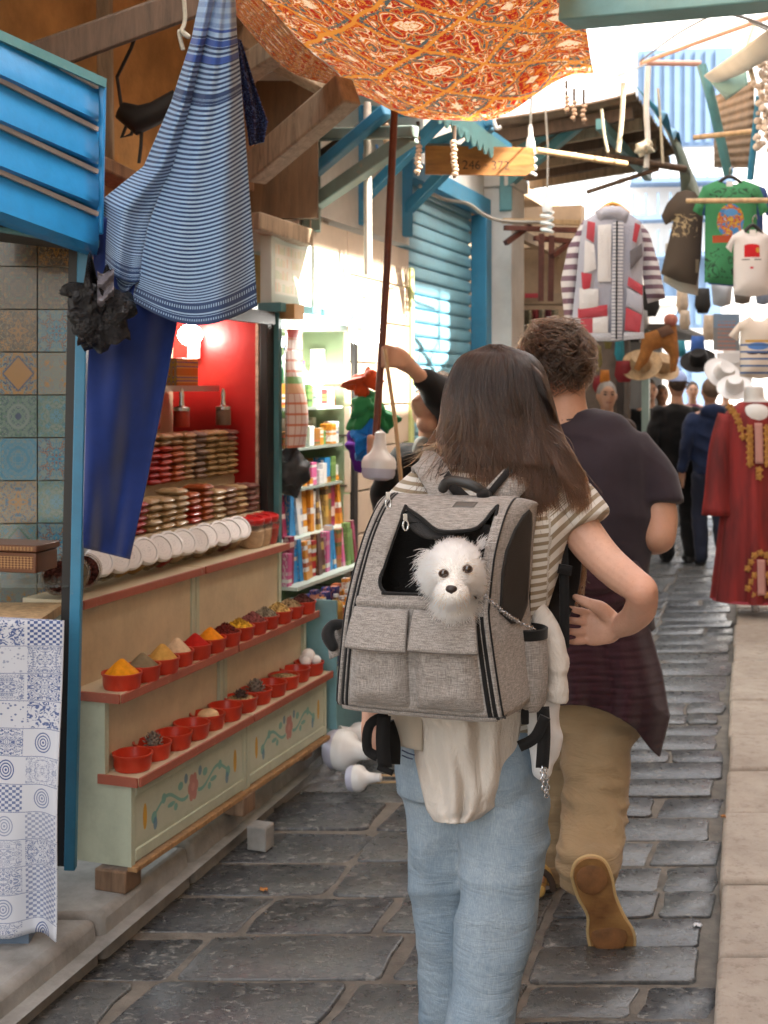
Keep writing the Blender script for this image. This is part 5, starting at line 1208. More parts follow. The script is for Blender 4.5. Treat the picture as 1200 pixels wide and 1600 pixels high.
obj('t_shirt', sh_, stripe_mat(), wo, sharp=None)
def denim():
    t = NT('light_denim'); o = t.co('Object'); f = t.noise(t.map(o, (1, 1, .5)), 5, 6, .65); tw = t.noise(t.map(o, (500, 500, 60)), 1, 3, .6); tw2 = t.noise(t.map(o, (60, 60, 700)), 1, 2)
    b = t.ramp(f, [(.28, (.16, .225, .29)), (.5, (.27, .345, .41)), (.72, (.42, .485, .53))]); b = t.mix(t.m('MULTIPLY', t.ramp(tw, [(.4, 1.0), (.65, 0.0)]), .35), b, (.10, .16, .23))
    cr = t.noise(t.map(o, (7, 7, 26)), 1, 4, .6, 1.2); n1 = t.bump(cr, .55, .014); t.bump(t.m('ADD', tw, t.m('MULTIPLY', tw2, .6)), .35, .002, n1); return t.done(b, .9, Specular_IOR_Level=.2)
M_DENIM = denim()
je = MB()
limb(je, [P(738, 1120, 2.785), P(736, 1190, 2.785), P(738, 1240, 2.785)], [(.152, .115), (.172, .125), (.165, .12)], 24, HD, ends=False)
limb(je, [P(787, 1200, 2.76), P(788, 1300, 2.74), P(776, 1420, 2.715), P(758, 1540, 2.69), P(748, 1650, 2.665), P(744, 1740, 2.66)], [.094, .097, .088, .081, .083, .086], 20)
limb(je, [P(690, 1200, 2.82), P(690, 1300, 2.84), P(694, 1420, 2.87), P(700, 1540, 2.91), P(702, 1640, 2.95)], [.090, .084, .072, .066, .066], 20)
je.ball(P(775, 1205, 2.70), (.075, .07, .08)); je.ball(P(700, 1205, 2.73), (.07, .065, .08))
def jfold(co, no):
    a = vnoise(co * np.array([5, 5, 13]) + vnoise(co * 4, 3)[:, None] * 1.2, 21); b = vnoise(co * np.array([16, 16, 5.5]), 22)
    low = np.clip((.95 - co[:, 2]) * 1.9, .25, 1.5)
    return co + no * ((.016 * (.35 - np.abs(a)) * low + .006 * b)[:, None])
obj('jeans', soft(je, .008, 8, jfold), M_DENIM, wo, sharp=None)
for (p0, p1) in ((P(628, 1172, 2.63), P(648, 1180, 2.62)), (P(628, 1180, 2.63), P(645, 1186, 2.62))):
    mb = MB(); mb.tube([p0, p0.lerp(p1, .5) + Vector((0, -.004, 0)), p1], .0016, 5); obj('pocket_stitching', mb, mat('navy_thread', (.05, .07, .13), .8), wo)
for s_, (fx, fy, fY) in enumerate(((735, 1755, 2.64), (702, 1690, 2.98))):
    mb = MB(); c0 = Vector((P(fx, 605, fY).x, fY, 0)); limb(mb, [c0 + Vector((0, -.05, .045)), c0 + Vector((.02, .06, .045)), c0 + Vector((.05, .16, .035))], [(.04, .045), (.045, .042), (.042, .03)], 14, (0, 0, 1)); obj('shoe', soft(mb, .008, 4), M_LID, wo)
# waist-tied sweatshirt
M_SWEAT = cloth('ivory_sweatshirt', (.62, .57, .51), .06, 700, .95, .2, big=4)
t = NT.__new__(NT); t.mat = M_SWEAT; t.t = M_SWEAT.node_tree; t.b = t.t.nodes['Principled BSDF']; n1 = t.bump(t.noise(t.map(t.co('Object'), (14, 14, 7)), 1, 5, .62, 2.0), .55, .022); M_TAN = cloth('oat_cloth', (.50, .44, .36), .08)
sw = thing('sweatshirt', 'ivory sweatshirt tied round the waist of the woman, hanging below the backpack', 'sweatshirt', P(735, 1285, 2.6))
def swf(u, v):
    xl, yl = edge([(598, 1095), (648, 1140), (650, 1185), (660, 1230), (668, 1264), (680, 1282)], v); xr, yr = edge([(826, 1095), (812, 1130), (806, 1180), (796, 1222), (776, 1258), (750, 1276)], v)
    bul = math.sin(math.pi * u) ** .6 * (.07 + .015 * v) + .013 * math.sin(u * 16 + v * 3.5) * (1 - v * .4) * math.sin(math.pi * u) + .009 * math.sin(u * 27 - v * 6 + 2) * math.sin(math.pi * u) + .010 * max(0, v - .55) * math.sin(u * 9 + v * 22)
    return P(xl + (xr - xl) * u, yl + (yr - yl) * u + 8 * math.sin(math.pi * u) * v, 2.68 - bul)
mb = MB(); mb.grid(swf, 60, 50); obj('drape', mb, M_SWEAT, sw, solid=.006, sharp=None)
mb = MB(); mb.grid(lambda u, v: P(604 + u * 56, 1108 + v * 52 + u * 14 * v, 2.66 - .03 * math.sin(u * 2.2)), 16, 10); obj('hem_band', mb, M_TAN, sw, solid=.004)
slv = MB(); limb(slv, [P(836, 950, 2.70), P(856, 985, 2.67), P(868, 1030, 2.655), P(871, 1062, 2.65)], [.022, .030, .027, .021]); limb(slv, [P(871, 1058, 2.65), P(869, 1096, 2.65)], [.0235, .0235], ends=False)
obj('sleeve', soft(slv, .005, 4, folds((16, 16, 30), .005, 9)), M_SWEAT, sw, sharp=None)
slv = MB(); limb(slv, [P(830, 1010, 2.70), P(842, 1090, 2.68), P(852, 1150, 2.67), P(846, 1205, 2.665)], [.04, .04, .035, .02]); obj('sleeve', soft(slv, .006, 4, folds((16, 16, 22), .006, 4)), cloth('white_cotton', (.66, .66, .66), .06), sw, sharp=None)
# hair
RINGS = [(775, 541, 14, .02, 2.76), (777, 552, 44, .055, 2.765), (778, 575, 63, .085, 2.765), (778, 615, 74, .10, 2.765), (780, 655, 80, .10, 2.76), (784, 690, 86, .095, 2.75), (799, 722, 70, .075, 2.72), (812, 752, 44, .04, 2.69)]
hb = MB()
hb.tube([P(c[0], c[1], c[4]) for c in RINGS], [(c[2] / 2000 * c[4] * .93, c[3] * .9) for c in RINGS], 24, True, 1, HD)
ho = obj('hair', soft(hb, .008, 8), M_HAIRWB, wo, sharp=None)
def hair_pt(k, q, off):
    c = RINGS[k]; w = c[2] / 2000 * c[4]
    return P(c[0], c[1], c[4]) + HN * (w * math.sin(q) * off) - HD * (c[3] * math.cos(q) * off)
def cl_(a, b): return vnoise(np.array([[a, b, .5]]), 6)[0]
cur, rr = [], []
for i in range(6500):
    q = R.uniform(-1.75, 1.75); off = R.uniform(.93, 1.10); sw_ = jit(.22); kk = R.choice((5, 6, 6, 7, 7, 7, 7))
    pts = [P(775 + jit(10), 541 + jit(3), 2.75 + jit(.02))]
    for k in range(1, kk + 1):
        f = k / 7; qq = q * (.9 + .1 * f) + sw_ * f * f + (.05 * math.sin(k * 1.3 + i) + .30 * f * cl_(q * 4.5, k * .55)) * min(1, f * 2); pts.append(hair_pt(k, qq, off + (off - 1) * f * .8 + jit(.012) + .10 * f * cl_(q * 6 + 30, k * .5)))
    d = (pts[-1] - pts[-2]).normalized(); L = R.uniform(.01, .11) if abs(q) < 1.1 else R.uniform(.01, .06)
    e = pts[-1] + d * L * .35 + Vector((0, 0, -L * .75)) + HN * jit(.012) - HD * R.uniform(-.005, .012)
    if q < -1.1 and R.random() < .22: e = pts[-1] - HN * R.uniform(.02, .11) + Vector((0, 0, -R.uniform(.0, .06)))
    if q > .9 and R.random() < .3: e = pts[-1] + HN * R.uniform(.0, .03) + Vector((0, 0, -R.uniform(.02, .06)))
    pts.append(e); pts = spline(pts, 2)
    cur.append(pts); rr.append(R.uniform(.00045, .0011))
for i in range(900):                                  # hair swept over the right shoulder
    a = R.uniform(0, 1); b = jit(1); pts = [P(782 + 30 * a, 545 + 10 * a, 2.73), P(830 + 20 * a + 4 * b, 600 + 14 * b, 2.70 - .02 * a), P(848 + 22 * a + 6 * b, 660 + 12 * b, 2.70), P(860 + 34 * a + 7 * b, 708 + 10 * b, 2.66 + .02 * a), P(876 + 36 * a + 8 * b, 742 + 10 * b, 2.64 + .04 * a), P(892 + 26 * a + 8 * b, 782 + jit(22), 2.635 + .04 * a)]
    cur.append(spline([p + Vector((jit(.003), jit(.006), jit(.003))) for p in pts], 2)); rr.append(R.uniform(.0004, .0008))
for i in range(420):                                  # the lock in front of the right shoulder
    x = jit(13); pts = [P(850 + x * .3, 690, 2.84), P(884 + x, 760, 2.86), P(896 + x, 840, 2.86), P(896 + x * 1.2 + jit(6), 900, 2.84), P(890 + x * 1.3 + jit(14), 930 + jit(25), 2.83)]
    cur.append(spline([p + Vector((jit(.004), jit(.02), 0)) for p in pts], 2)); rr.append(.0009)
for i in range(70):                                   # loose wisps
    s_ = R.choice((-1, 1)); x0 = 775 + s_ * R.uniform(40, 90); p0 = P(x0, R.uniform(660, 730), 2.68)
    p1 = p0 + Vector((s_ * R.uniform(.01, .06), -.02, -R.uniform(.03, .08))); p2 = p1 + Vector((s_ * R.uniform(.0, .06), jit(.03), -R.uniform(.02, .10)))
    cur.append(spline([p0, p1, p2], 5)); rr.append(.0006)
strands('hair_strands', cur, rr, M_HAIRW, ho)
# ------------------------------------------------------------------ the pet backpack
BO = P(779, 1127, 2.4)
BM = Matrix(((HN.x, HD.x, 0, BO.x), (HN.y, HD.y, 0, BO.y), (0, 0, 1, BO.z), (0, 0, 0, 1)))
PROF = spline([Vector(p) for p in ((.012, 0, 0), (.0, .012, 0), (-.006, .08, 0), (-.006, .16, 0), (.002, .215, 0), (.016, .27, 0), (.042, .33, 0), (.085, .378, 0), (.135, .402, 0), (.185, .404, 0), (.225, .392, 0))], 6)
ARC = [0]
for a, b in zip(PROF, PROF[1:]): ARC.append(ARC[-1] + (b - a).length)
SL = ARC[-1]
def prof(s_): return np.interp(s_, ARC, [p.x for p in PROF]), np.interp(s_, ARC, [p.y for p in PROF])
def xr_(z): return np.interp(z, [0, .2, .3, .405], [0, -.030, -.026, -.014])
def xl_(z): return np.interp(z, [0, .2, .405], [-.326, -.304, -.268])
def BF(a, s_, off=0):
    y, z = prof(s_); y2, z2 = prof(min(SL, s_ + .004)); y1, z1 = prof(max(0, s_ - .004)); t_ = Vector((0, y2 - y1, z2 - z1)).normalized()
    nn = Vector((0, -t_.z, t_.y)); x = xl_(z) + (xr_(z) - xl_(z)) * a
    edge_ = 1 - abs(2 * a - 1) ** 6
    return BM @ (Vector((x, y + .016 * (1 - edge_) - .004 * math.sin(math.pi * a), z)) + nn * off)
def s_of(z): return np.interp(z, [p.y for p in PROF[:52]], ARC[:52])
bp = thing('pet_backpack', 'grey woven pet carrier backpack with mesh window on the back of the woman', 'pet carrier', BO)
M_BAG = cloth('grey_weave', (.30, .268, .242), .10, 900, .9, .3, melange=.44, col2=(.42, .385, .355)); M_BLK = cloth('black_webbing', (.0065, .006, .006), .2, 600, .7, .3)
t = NT('black_mesh'); o_ = t.co('Object'); w1 = t.voro(o_, 420); t.bump(w1, .6, .002); M_MESH = t.done(t.ramp(w1, [(.2, (.001, .001, .001)), (.6, (.007, .006, .0055))]), .6)
s0, s1, s2 = s_of(.228), s_of(.345), s_of(.375)
op = []
def arc_c(cx, cy, rx, ry, a0, a1, n=7): return [(cx + rx * math.cos(rad(a0 + (a1 - a0) * k / (n - 1))), cy + ry * math.sin(rad(a0 + (a1 - a0) * k / (n - 1)))) for k in range(n)]
op += arc_c(.30, s0 + .03, .09, .03, 180, 270) + arc_c(.90, s0 + .02, .05, .02, 270, 360) + [(.955, s2 + .01), (.93, s2 + .018), (.86, s1 + .012), (.72, s1 + .002), (.56, s1 + .002), (.40, s2 - .012), (.25, s2 + .012), (.225, s2 + .005)]
NU_, NS_ = 44, 60
pts2 = [(a / NU_, SL * b / NS_) for b in range(NS_ + 1) for a in range(NU_ + 1)]
def inside(p, poly):
    r_ = False; n = len(poly)
    for i in range(n):
        (x1, y1), (x2, y2) = poly[i], poly[(i + 1) % n]
        if (y1 > p[1]) != (y2 > p[1]) and p[0] < (x2 - x1) * (p[1] - y1) / (y2 - y1) + x1: r_ = not r_
    return r_
cv = [Vector(p) for p in pts2] + [Vector(p) for p in op]; nb_ = len(pts2)
ce = [(nb_ + i, nb_ + (i + 1) % len(op)) for i in range(len(op))]
vv, ee, ff, *_ = delaunay_2d_cdt(cv, ce, [], 0, 1e-5)
fm = MB(); fm.add([BF(min(1, max(0, p.x)), min(SL, max(0, p.y))) for p in vv], [tuple(f) for f in ff if not inside(((vv[f[0]].x + vv[f[1]].x + vv[f[2]].x) / 3, (vv[f[0]].y + vv[f[1]].y + vv[f[2]].y) / 3), op)])
fa = [f for f in fm.f]
obj('front_panel', fm, M_BAG, bp, solid=.004, sharp=None)
rim = [BF(a, b, .002) for a, b in op]; mb = MB(); mb.tube(spline(rim + [rim[0]], 3), .0035, 8); obj('window_binding', mb, M_BLK, bp)
# rolled mesh flap hanging into the window
mb = MB(); mb.grid(lambda u, v: BF(.22 + u * .62, s2 + .01 - (.05 * math.sin(math.pi * min(1, u * 1.05)) ** .7) * v * 1.25, -.002 - .012 * v), 24, 8); obj('mesh_flap', mb, M_MESH, bp, solid=.002)
# sides
def side(xf, sgn, name):
    mb = MB(); n = 30
    def fn(u, v):
        s_ = SL * v; y, z = prof(s_); yb = .25; yy = y + (yb - y) * u; zz = z if z < .392 else z
        zz = z * (1 - u) + min(z, .385) * u
        f_ = xf(z); return BM @ Vector((f_ + sgn * (.034 * u * (.4 + .6 * min(1, z / .25)) + .012 * math.sin(math.pi * u)) + (sgn * -.0 if u else 0), yy + (.012 if u == 0 else 0), zz))
    mb.grid(fn, 16, n); return obj(name, mb, M_BAG, bp, solid=.004, sharp=None), fn
sr, srf = side(xr_, 1, 'side_panel'); sl_, slf = side(xl_, -1, 'side_panel')
def sidepatch(poly, name, m, off, fn=srf):
    mb = MB(); nn = len(poly); c0 = (sum(p[0] for p in poly) / nn, sum(p[1] for p in poly) / nn)
    vs = [fn(*c0) + HN * off]; 
    rings = 6
    for r_ in range(1, rings + 1): vs += [fn(c0[0] + (p[0] - c0[0]) * r_ / rings, c0[1] + (p[1] - c0[1]) * r_ / rings) + HN * off for p in poly]
    fs = [(0, 1 + (i + 1) % nn, 1 + i) for i in range(nn)] + [(1 + r_ * nn + i, 1 + r_ * nn + (i + 1) % nn, 1 + (r_ + 1) * nn + (i + 1) % nn, 1 + (r_ + 1) * nn + i) for r_ in range(rings - 1) for i in range(nn)]
    mb.add(vs, fs); return obj(name, mb, m, bp, solid=.002)
mesh_poly = [(.22, .36), (.2, .5), (.22, .58), (.30, .66), (.42, .72), (.56, .745), (.68, .72), (.78, .66), (.84, .56), (.86, .44), (.85, .34), (.6, .30), (.4, .31)]
sidepatch(mesh_poly, 'mesh_window', M_MESH, .004)
for fn, xf in ((srf, xr_), (slf, xl_)):
    mb = MB(); mb.tube([fn(.0, k / 40) for k in range(41)], .0035, 8); mb2 = mb; obj('piping', mb, M_BAG, bp)
    mb = MB(); mb.tube([fn(.06, k / 40) + HN * (.003 if xf is xr_ else -.003) for k in range(41)], .0022, 6); obj('zip_tape', mb, M_BLK, bp)
bk = MB(); bk.grid(lambda u, v: BM @ Vector((-.32 + u * .325, .247, .388 * v)), 4, 4); bk.grid(lambda u, v: BM @ Vector((-.322 + u * .33, .008 + v * .245, .004)), 4, 4); bk.grid(lambda u, v: BM @ Vector((-.30 + u * .315, .222 + v * .03, .392 - .006 * v)), 4, 2); obj('back_panel', bk, M_BLK, bp)
ln = MB(); ln.grid(lambda u, v: BM @ Vector((-.27 + u * .235, .07 + .09 * math.sin(math.pi * v) * math.sin(math.pi * u) ** .4, .06 + v * .30)), 16, 16); obj('liner', ln, M_MESH, bp)
# dark zip bands down both front edges
for a0, a1 in ((.012, .034), (.044, .066)):
    mb = MB(); mb.grid(lambda u, v: BF(a0 + (a1 - a0) * u, .004 + v * (SL * .86), .003 + .002 * math.sin(math.pi * u)), 4, 50); obj('zip_band', mb, M_BLK, bp)
for a0, a1, sa in ((.935, .962, s_of(.19)), (.968, .994, s_of(.19))):
    mb = MB(); mb.grid(lambda u, v: BF(a0 + (a1 - a0) * u, .002 + v * sa, .003 + .002 * math.sin(math.pi * u)), 4, 30); obj('zip_band', mb, M_BLK, bp)
# pockets and flaps
def pad(a0, a1, z0, z1, th, name, m, base=0.0, wr=.0):
    sA, sB = s_of(z0), s_of(z1); mb = MB()
    def fn(u, v):
        e = min(1, 5.5 * min(u, 1 - u)) ** .6 * min(1, (5.5 * min(v, 1 - v))) ** .6
        w = wr * (math.sin(u * 14 + v * 9) * .5 + math.sin(v * 23 - u * 6) * .5 + math.sin(u * 31 + v * 27) * .3) * e
        return BF(a0 + (a1 - a0) * u, sA + (sB - sA) * v, base + th * e * (1.25 - .5 * v) + w)
    mb.grid(fn, 26, 26); return obj(name, mb, m, bp, sharp=None)
pad(.075, .475, .012, .185, .022, 'pocket', M_BAG, .001, .0030); pad(.513, .925, .012, .185, .022, 'pocket', M_BAG, .001, .0030)
def flap(a0, a1, z0, z1):
    sA, sB = s_of(z0), s_of(z1); mb = MB()
    def fn(u, v): return BF(a0 + (a1 - a0) * u + .012 * (1 - v) * (2 * u - 1), sA + (sB - sA) * v, .006 + .027 * (1 - v) ** .8 + .004 * math.sin(math.pi * u) * (1 - v))
    mb.grid(fn, 20, 14); f = obj('pocket_flap', mb, M_BAG, bp, solid=.004, sharp=None)
    e = MB(); e.tube([fn(0, 1)] + [fn(0, 1 - k / 8) for k in range(9)] + [fn(k / 14, 0) for k in range(1, 15)] + [fn(1, k / 8) for k in range(1, 9)], .0022, 6); obj('flap_seam', e, mat('seam_dark', (.12, .105, .095), .9), f)
flap(.065, .472, .126, .198); flap(.515, .945, .130, .200)
mb = MB(); mb.grid(lambda u, v: BF(.06 + u * .9, s_of(.203) + v * .016, .004 + .003 * math.sin(math.pi * v)), 20, 5); obj('seam_fold', mb, M_BAG, bp)
mb = MB(); mb.grid(lambda u, v: BF(.02 + u * .96, .0 + v * .012, .005 + .003 * math.sin(math.pi * v)), 20, 4); obj('base_seam', mb, M_BAG, bp)
mb = MB(); mb.grid(lambda u, v: BF(.60 + u * .17 + .01 * v, s_of(.388) + v * .02, .002), 6, 4); obj('name_patch', mb, mat('patch_grey', (.10, .09, .08), .5, .15, 200), bp, solid=.002)
# side pouch with black rim
ph = MB(); pc = P(822, 1040, 2.60); ph.lathe([(.034, -.088), (.043, -.07), (.047, -.03), (.046, .03), (.044, .062)], 26, Matrix.Translation(pc) @ Matrix.Scale(.95, 4, HN)); po_ = obj('side_pouch', ph, M_BAG, bp, sharp=60)
mb = MB(); mb.lathe([(.046, .058), (.047, .078), (.043, .080), (.041, .06), (.001, .05)], 26, Matrix.Translation(pc) @ Matrix.Scale(.95, 4, HN), caps=False); obj('pouch_rim', mb, M_BLK, po_)
lp_ = MB(); limb(lp_, [P(520, 1010, 2.56), P(512, 992, 2.57), P(520, 978, 2.58), P(535, 975, 2.58)], [.012, .014, .013, .01]); obj('left_pouch', soft(lp_, .004, 3), M_BLK, bp)
ph = MB(); ph.grid(lambda u, v: P(510 + 22 * u + 6 * v, 985 + 45 * v - 10 * u, 2.60 - .03 * math.sin(math.pi * u)), 8, 8); obj('left_pouch_wall', ph, M_BAG, bp, solid=.004)
# straps, handle, buckles, chains
def strap(pts, w, m, name, nrm=(0, -1, .3), th=.004, par=None):
    pts = spline([Vector(p) for p in pts], 5); mb = MB(); k = len(pts); nrm = Vector(nrm).normalized(); vs = []
    for i in range(k):
        t_ = (pts[min(k - 1, i + 1)] - pts[max(0, i - 1)]).normalized(); x = t_.cross(nrm).normalized()
        ww = w[0] + (w[1] - w[0]) * i / (k - 1) if isinstance(w, tuple) else w
        vs += [pts[i] - x * ww / 2, pts[i] + x * ww / 2]
    mb.add(vs, [(2 * i, 2 * i + 1, 2 * i + 3, 2 * i + 2) for i in range(k - 1)]); return obj(name, mb, m, par or bp, solid=th, sharp=60)
strap([P(702, 790, 2.63), P(690, 762, 2.645), P(676, 738, 2.685), P(664, 722, 2.74), P(655, 730, 2.82)], .062, M_BAG, 'shoulder_strap', th=.012)
strap([P(766, 790, 2.63), P(790, 765, 2.63), P(815, 738, 2.655), P(832, 722, 2.71), P(842, 728, 2.80)], .062, M_BAG, 'shoulder_strap', th=.012)
strap([P(735, 786, 2.615), P(712, 765, 2.63), P(694, 740, 2.665), P(688, 727, 2.70)], .022, M_BLK, 'strap_webbing'); strap([P(752, 788, 2.61), P(776, 758, 2.62), P(806, 722, 2.65), P(812, 715, 2.68)], .014, M_BLK, 'strap_webbing')
mb = MB(); mb.tube(spline([P(690, 768, 2.60), P(700, 752, 2.59), P(725, 754, 2.575), P(748, 764, 2.57), P(765, 778, 2.58)], 4), [.007] + [.0105] * 15 + [.007], 12); hn = obj('carry_handle', mb, mat('handle_rubber', (.02, .019, .018), .45), bp)
mb = MB(); mb.ball(P(755, 773, 2.565), (.014, .012, .012)); obj('handle_clip', mb, M_BLK, hn)
strap([P(886, 838, 2.80), P(888, 880, 2.80), P(878, 930, 2.78), P(858, 968, 2.72)], (.05, .07), M_BLK, 'lower_strap', nrm=(-.3, -1, 0), th=.01)
strap([P(880, 850, 2.70), P(882, 930, 2.69), P(882, 1012, 2.69)], .020, M_BLK, 'hanging_strap'); strap([P(872, 888, 2.685), P(893, 892, 2.685)], .02, M_BLK, 'strap_slider', nrm=(0, -1, 0), th=.008)
strap([P(848, 1104, 2.58), P(850, 1150, 2.57), P(847, 1200, 2.57)], .026, M_BLK, 'hanging_strap'); strap([P(812, 1166, 2.58), P(836, 1152, 2.57), P(852, 1120, 2.565)], .022, M_BLK, 'buckle', th=.009)
mb = MB(); mb.box(P(820, 1112, 2.57), (.016, .014, .05)); obj('buckle', mb, M_BLK, bp, bevel=.003)
strap([P(600, 1118, 2.57), P(598, 1160, 2.56), P(602, 1200, 2.56)], .028, M_BLK, 'hanging_strap'); strap([P(606, 1118, 2.60), P(578, 1132, 2.59), P(574, 1170, 2.59), P(590, 1182, 2.58)], .02, M_BLK, 'strap_loop', th=.008); strap([P(590, 1198, 2.555), P(614, 1208, 2.55)], .012, M_BLK, 'buckle', th=.01)
strap([P(603, 1130, 2.62), P(612, 1160, 2.62), P(612, 1192, 2.62)], .035, M_BLK, 'belt_pad', th=.02)
M_STEEL = mat('steel_chain', (.55, .55, .56), .25, .1, 20, Metallic=1.0)
def chain(pts, name, label=None, parent=None, link_r=.0052, **k):
    pts = spline([Vector(p) for p in pts], 14); mb = MB(); acc = 0; flip = 0; last = pts[0]
    for a, b in zip(pts, pts[1:]):
        acc += (b - a).length
        if acc > link_r * 1.35:
            acc = 0; flip += 1; d = (b - a).normalized(); s1_ = d.cross(Vector((0, -1, .2))).normalized(); s2_ = d.cross(s1_)
            w = (s1_ if flip % 2 else s2_)
            mb.tube([b + d * (link_r * math.cos(q)) + w * (link_r * .7 * math.sin(q)) for q in [i * math.pi / 5 for i in range(11)]], .0013, 5, False)
    o = obj(name, mb, M_STEEL, parent, label=label, **k); return o
chain([P(757, 930, 2.345), P(785, 955, 2.41), P(812, 972, 2.50), P(836, 983, 2.55)], 'leash_chain', 'steel chain leash running from the small white dog to the side pouch', None, cat='leash')
chain([P(850, 1196, 2.565), P(856, 1225, 2.565), P(853, 1243, 2.565), P(848, 1222, 2.565), P(847, 1198, 2.565)], 'chain_loop', None, bp)
for (x, y, Yq) in ((634, 812, 2.44), (607, 778, 2.49)):
    z = MB(); z.tube([P(x + 7 * math.cos(q) * .6, y + 9 + 8 * math.sin(q), Yq) for q in [i * math.pi / 5 for i in range(11)]], .0018, 6, False); z.box(P(x - 1, y - 4, Yq), (.008, .006, .012)); obj('zip_pull', z, M_STEEL, bp)
# ------------------------------------------------------------------ the dog
dg_ = thing('dog', 'small fluffy white dog peering out of the backpack window', 'dog', P(708, 960, 2.45))
DC = P(711, 890, 2.415)
db = MB(); db.ball(DC, (.047, .050, .051), 24, 16); db.ball(P(706, 926, 2.362), (.030, .034, .024), 20, 12); db.ball(P(706, 915, 2.352), (.015, .022, .014)); db.ball(P(712, 945, 2.45), (.045, .05, .05))
db.ball(P(676, 896, 2.42), (.017, .02, .034)); db.ball(P(743, 897, 2.415), (.012, .02, .034)); limb(db, [P(712, 940, 2.46), P(714, 990, 2.50), P(716, 1060, 2.50)], [.05, .06, .07])
dbs = soft(db, .004, 5); M_DOGB = mat('dog_skin', (.78, .74, .69), .9, .08)
dob = obj('dog_body', dbs, M_DOGB, dg_, sharp=None)
def fur_mat(name, root, tip):
    t = NT(name); h = t.n('HairInfo'); c = t.mix(h.outputs['Intercept'], root, tip); c = t.mix(t.m('MULTIPLY', h.outputs['Random'], .2), c, sc3(root, .92))
    x = t.n('BsdfHairPrincipled', parametrization='COLOR'); t.put(x.inputs['Color'], c); x.inputs['Roughness'].default_value = .45; x.inputs['Radial Roughness'].default_value = .7
    t.t.links.new(x.outputs[0], t.out.inputs[0]); return t.mat
M_FUR = fur_mat('white_fur', (.93, .91, .88), (.96, .95, .93)); M_FURT = fur_mat('tan_fur', (.80, .64, .46), (.90, .80, .66))
EYES = [P(693, 896, 2.366), P(730.5, 889, 2.368)]; NOSE = P(705.5, 921, 2.332)
bvh_v = [Vector(v) for v in dbs.v]
# vertex normals by accumulation
nrm = [Vector((0, 0, 0)) for _ in bvh_v]
for f in dbs.f:
    n_ = (bvh_v[f[1]] - bvh_v[f[0]]).cross(bvh_v[f[2]] - bvh_v[f[0]])
    for i in f: nrm[i] += n_
cw, rw, ct, rt = [], [], [], []
cand = [i for i in range(len(bvh_v)) if bvh_v[i].z > P(0, 968, 2.42).z]
cnt = 0
while cnt < 24000:
    i = R.choice(cand); p = bvh_v[i] + Vector((jit(.003), jit(.003), jit(.003))); n_ = nrm[i].normalized()
    de = min((p - e).length for e in EYES); dn = (p - NOSE).length
    if de < .0095 or dn < .012: continue
    rel = p - NOSE; fl = (rel - n_ * rel.dot(n_)).normalized()
    low = max(0, NOSE.z - p.z)
    side_ = (p.x - DC.x) / .05
    back = max(0, (p.y - 2.38) / .06)
    g = Vector((side_ * .35, -.1, -.55 if p.z < DC.z + .02 else .12))
    cl = vnoise(np.array([[p.x * 95, p.y * 95, p.z * 95]]), 3)[0]; cl2 = vnoise(np.array([[p.x * 95 + 9, p.y * 95, p.z * 95 + 5]]), 4)[0]
    L = np.interp(dn, [.01, .03, .06, .1], [.007, .014, .018, .024]) * R.uniform(.6, 1.15)
    if de < .02: L *= .5
    L *= 1 + .4 * min(1, low / .03)
    d = (n_ * (.16 + jit(.08)) + fl * .8 + g * .5 + Vector((cl * .26 + jit(.09), jit(.09), cl2 * .24 + jit(.09)))).normalized()
    q1 = p + d * L * .5; d2 = (d - n_ * .25 + g * .6 + Vector((cl2 * .3 + jit(.10), jit(.10), cl * .22 + jit(.10)))).normalized(); q2 = q1 + d2 * L * .5
    pts = [p - n_ * .002, p.lerp(q1, .5) + n_ * .001, q1, q1.lerp(q2, .5), q2]
    tan = (dn < .045 and p.z < NOSE.z - .006 and abs(p.x - NOSE.x) > .008 and R.random() < .5) or (de < .013 and R.random() < .55)
    (ct if tan else cw).append(pts); (rt if tan else rw).append(R.uniform(.0003, .0005)); cnt += 1
for i in range(240):                                   # ear tufts
    l = i % 3 != 0
    b0 = P(668 + jit(9), 880 + jit(22), 2.41) if l else P(748 + jit(5), 852 + jit(8), 2.44)
    d = Vector((-.7 + jit(.4), -.1 + jit(.3), -.35 + jit(.5))) if l else Vector((.5 + jit(.3), jit(.3), .35 + jit(.3)))
    q1 = b0 + d * .014; q2 = q1 + (d + Vector((jit(.5), jit(.3), -.3 if l else 0))) * .014; cw.append([b0, b0.lerp(q1, .5), q1, q1.lerp(q2, .5), q2]); rw.append(.0005)
strands('fur', cw, rw, M_FUR, dob); strands('tan_fur', ct, rt, M_FURT, dob)
t = NT('dog_eye'); M_EYE = t.done((.022, .011, .006), .06, Coat_Weight=1.0)
for e in EYES:
    mb = MB(); mb.ball(e + Vector((0, .002, 0)), .0082, 18, 12); ey = obj('eye', mb, M_EYE, dg_)
    mb = MB(); mb.tube([e + Vector((.0086 * math.cos(q), -.002, .0068 * math.sin(q))) for q in [k * math.pi / 8 for k in range(17)]], .0012, 6, False); obj('eyelid', mb, mat('lid_dark', (.12, .07, .05), .6), ey)
nb2 = MB(); nb2.ball(NOSE + Vector((0, .004, 0)), (.0112, .009, .0085), 18, 12); nb2.ball(NOSE + Vector((0, .003, -.006)), (.005, .006, .006)); obj('nose', soft(nb2, .0013, 2), mat('dog_nose', (.028, .017, .015), .35, .2, 90, .3, 400), dg_, sharp=None)
mb = MB(); mb.tube([P(699, 937, 2.345), P(705, 934, 2.337), P(712, 937, 2.345)], .0016, 6); obj('mouth', mb, mat('mouth_dark', (.05, .025, .02), .6), dg_)
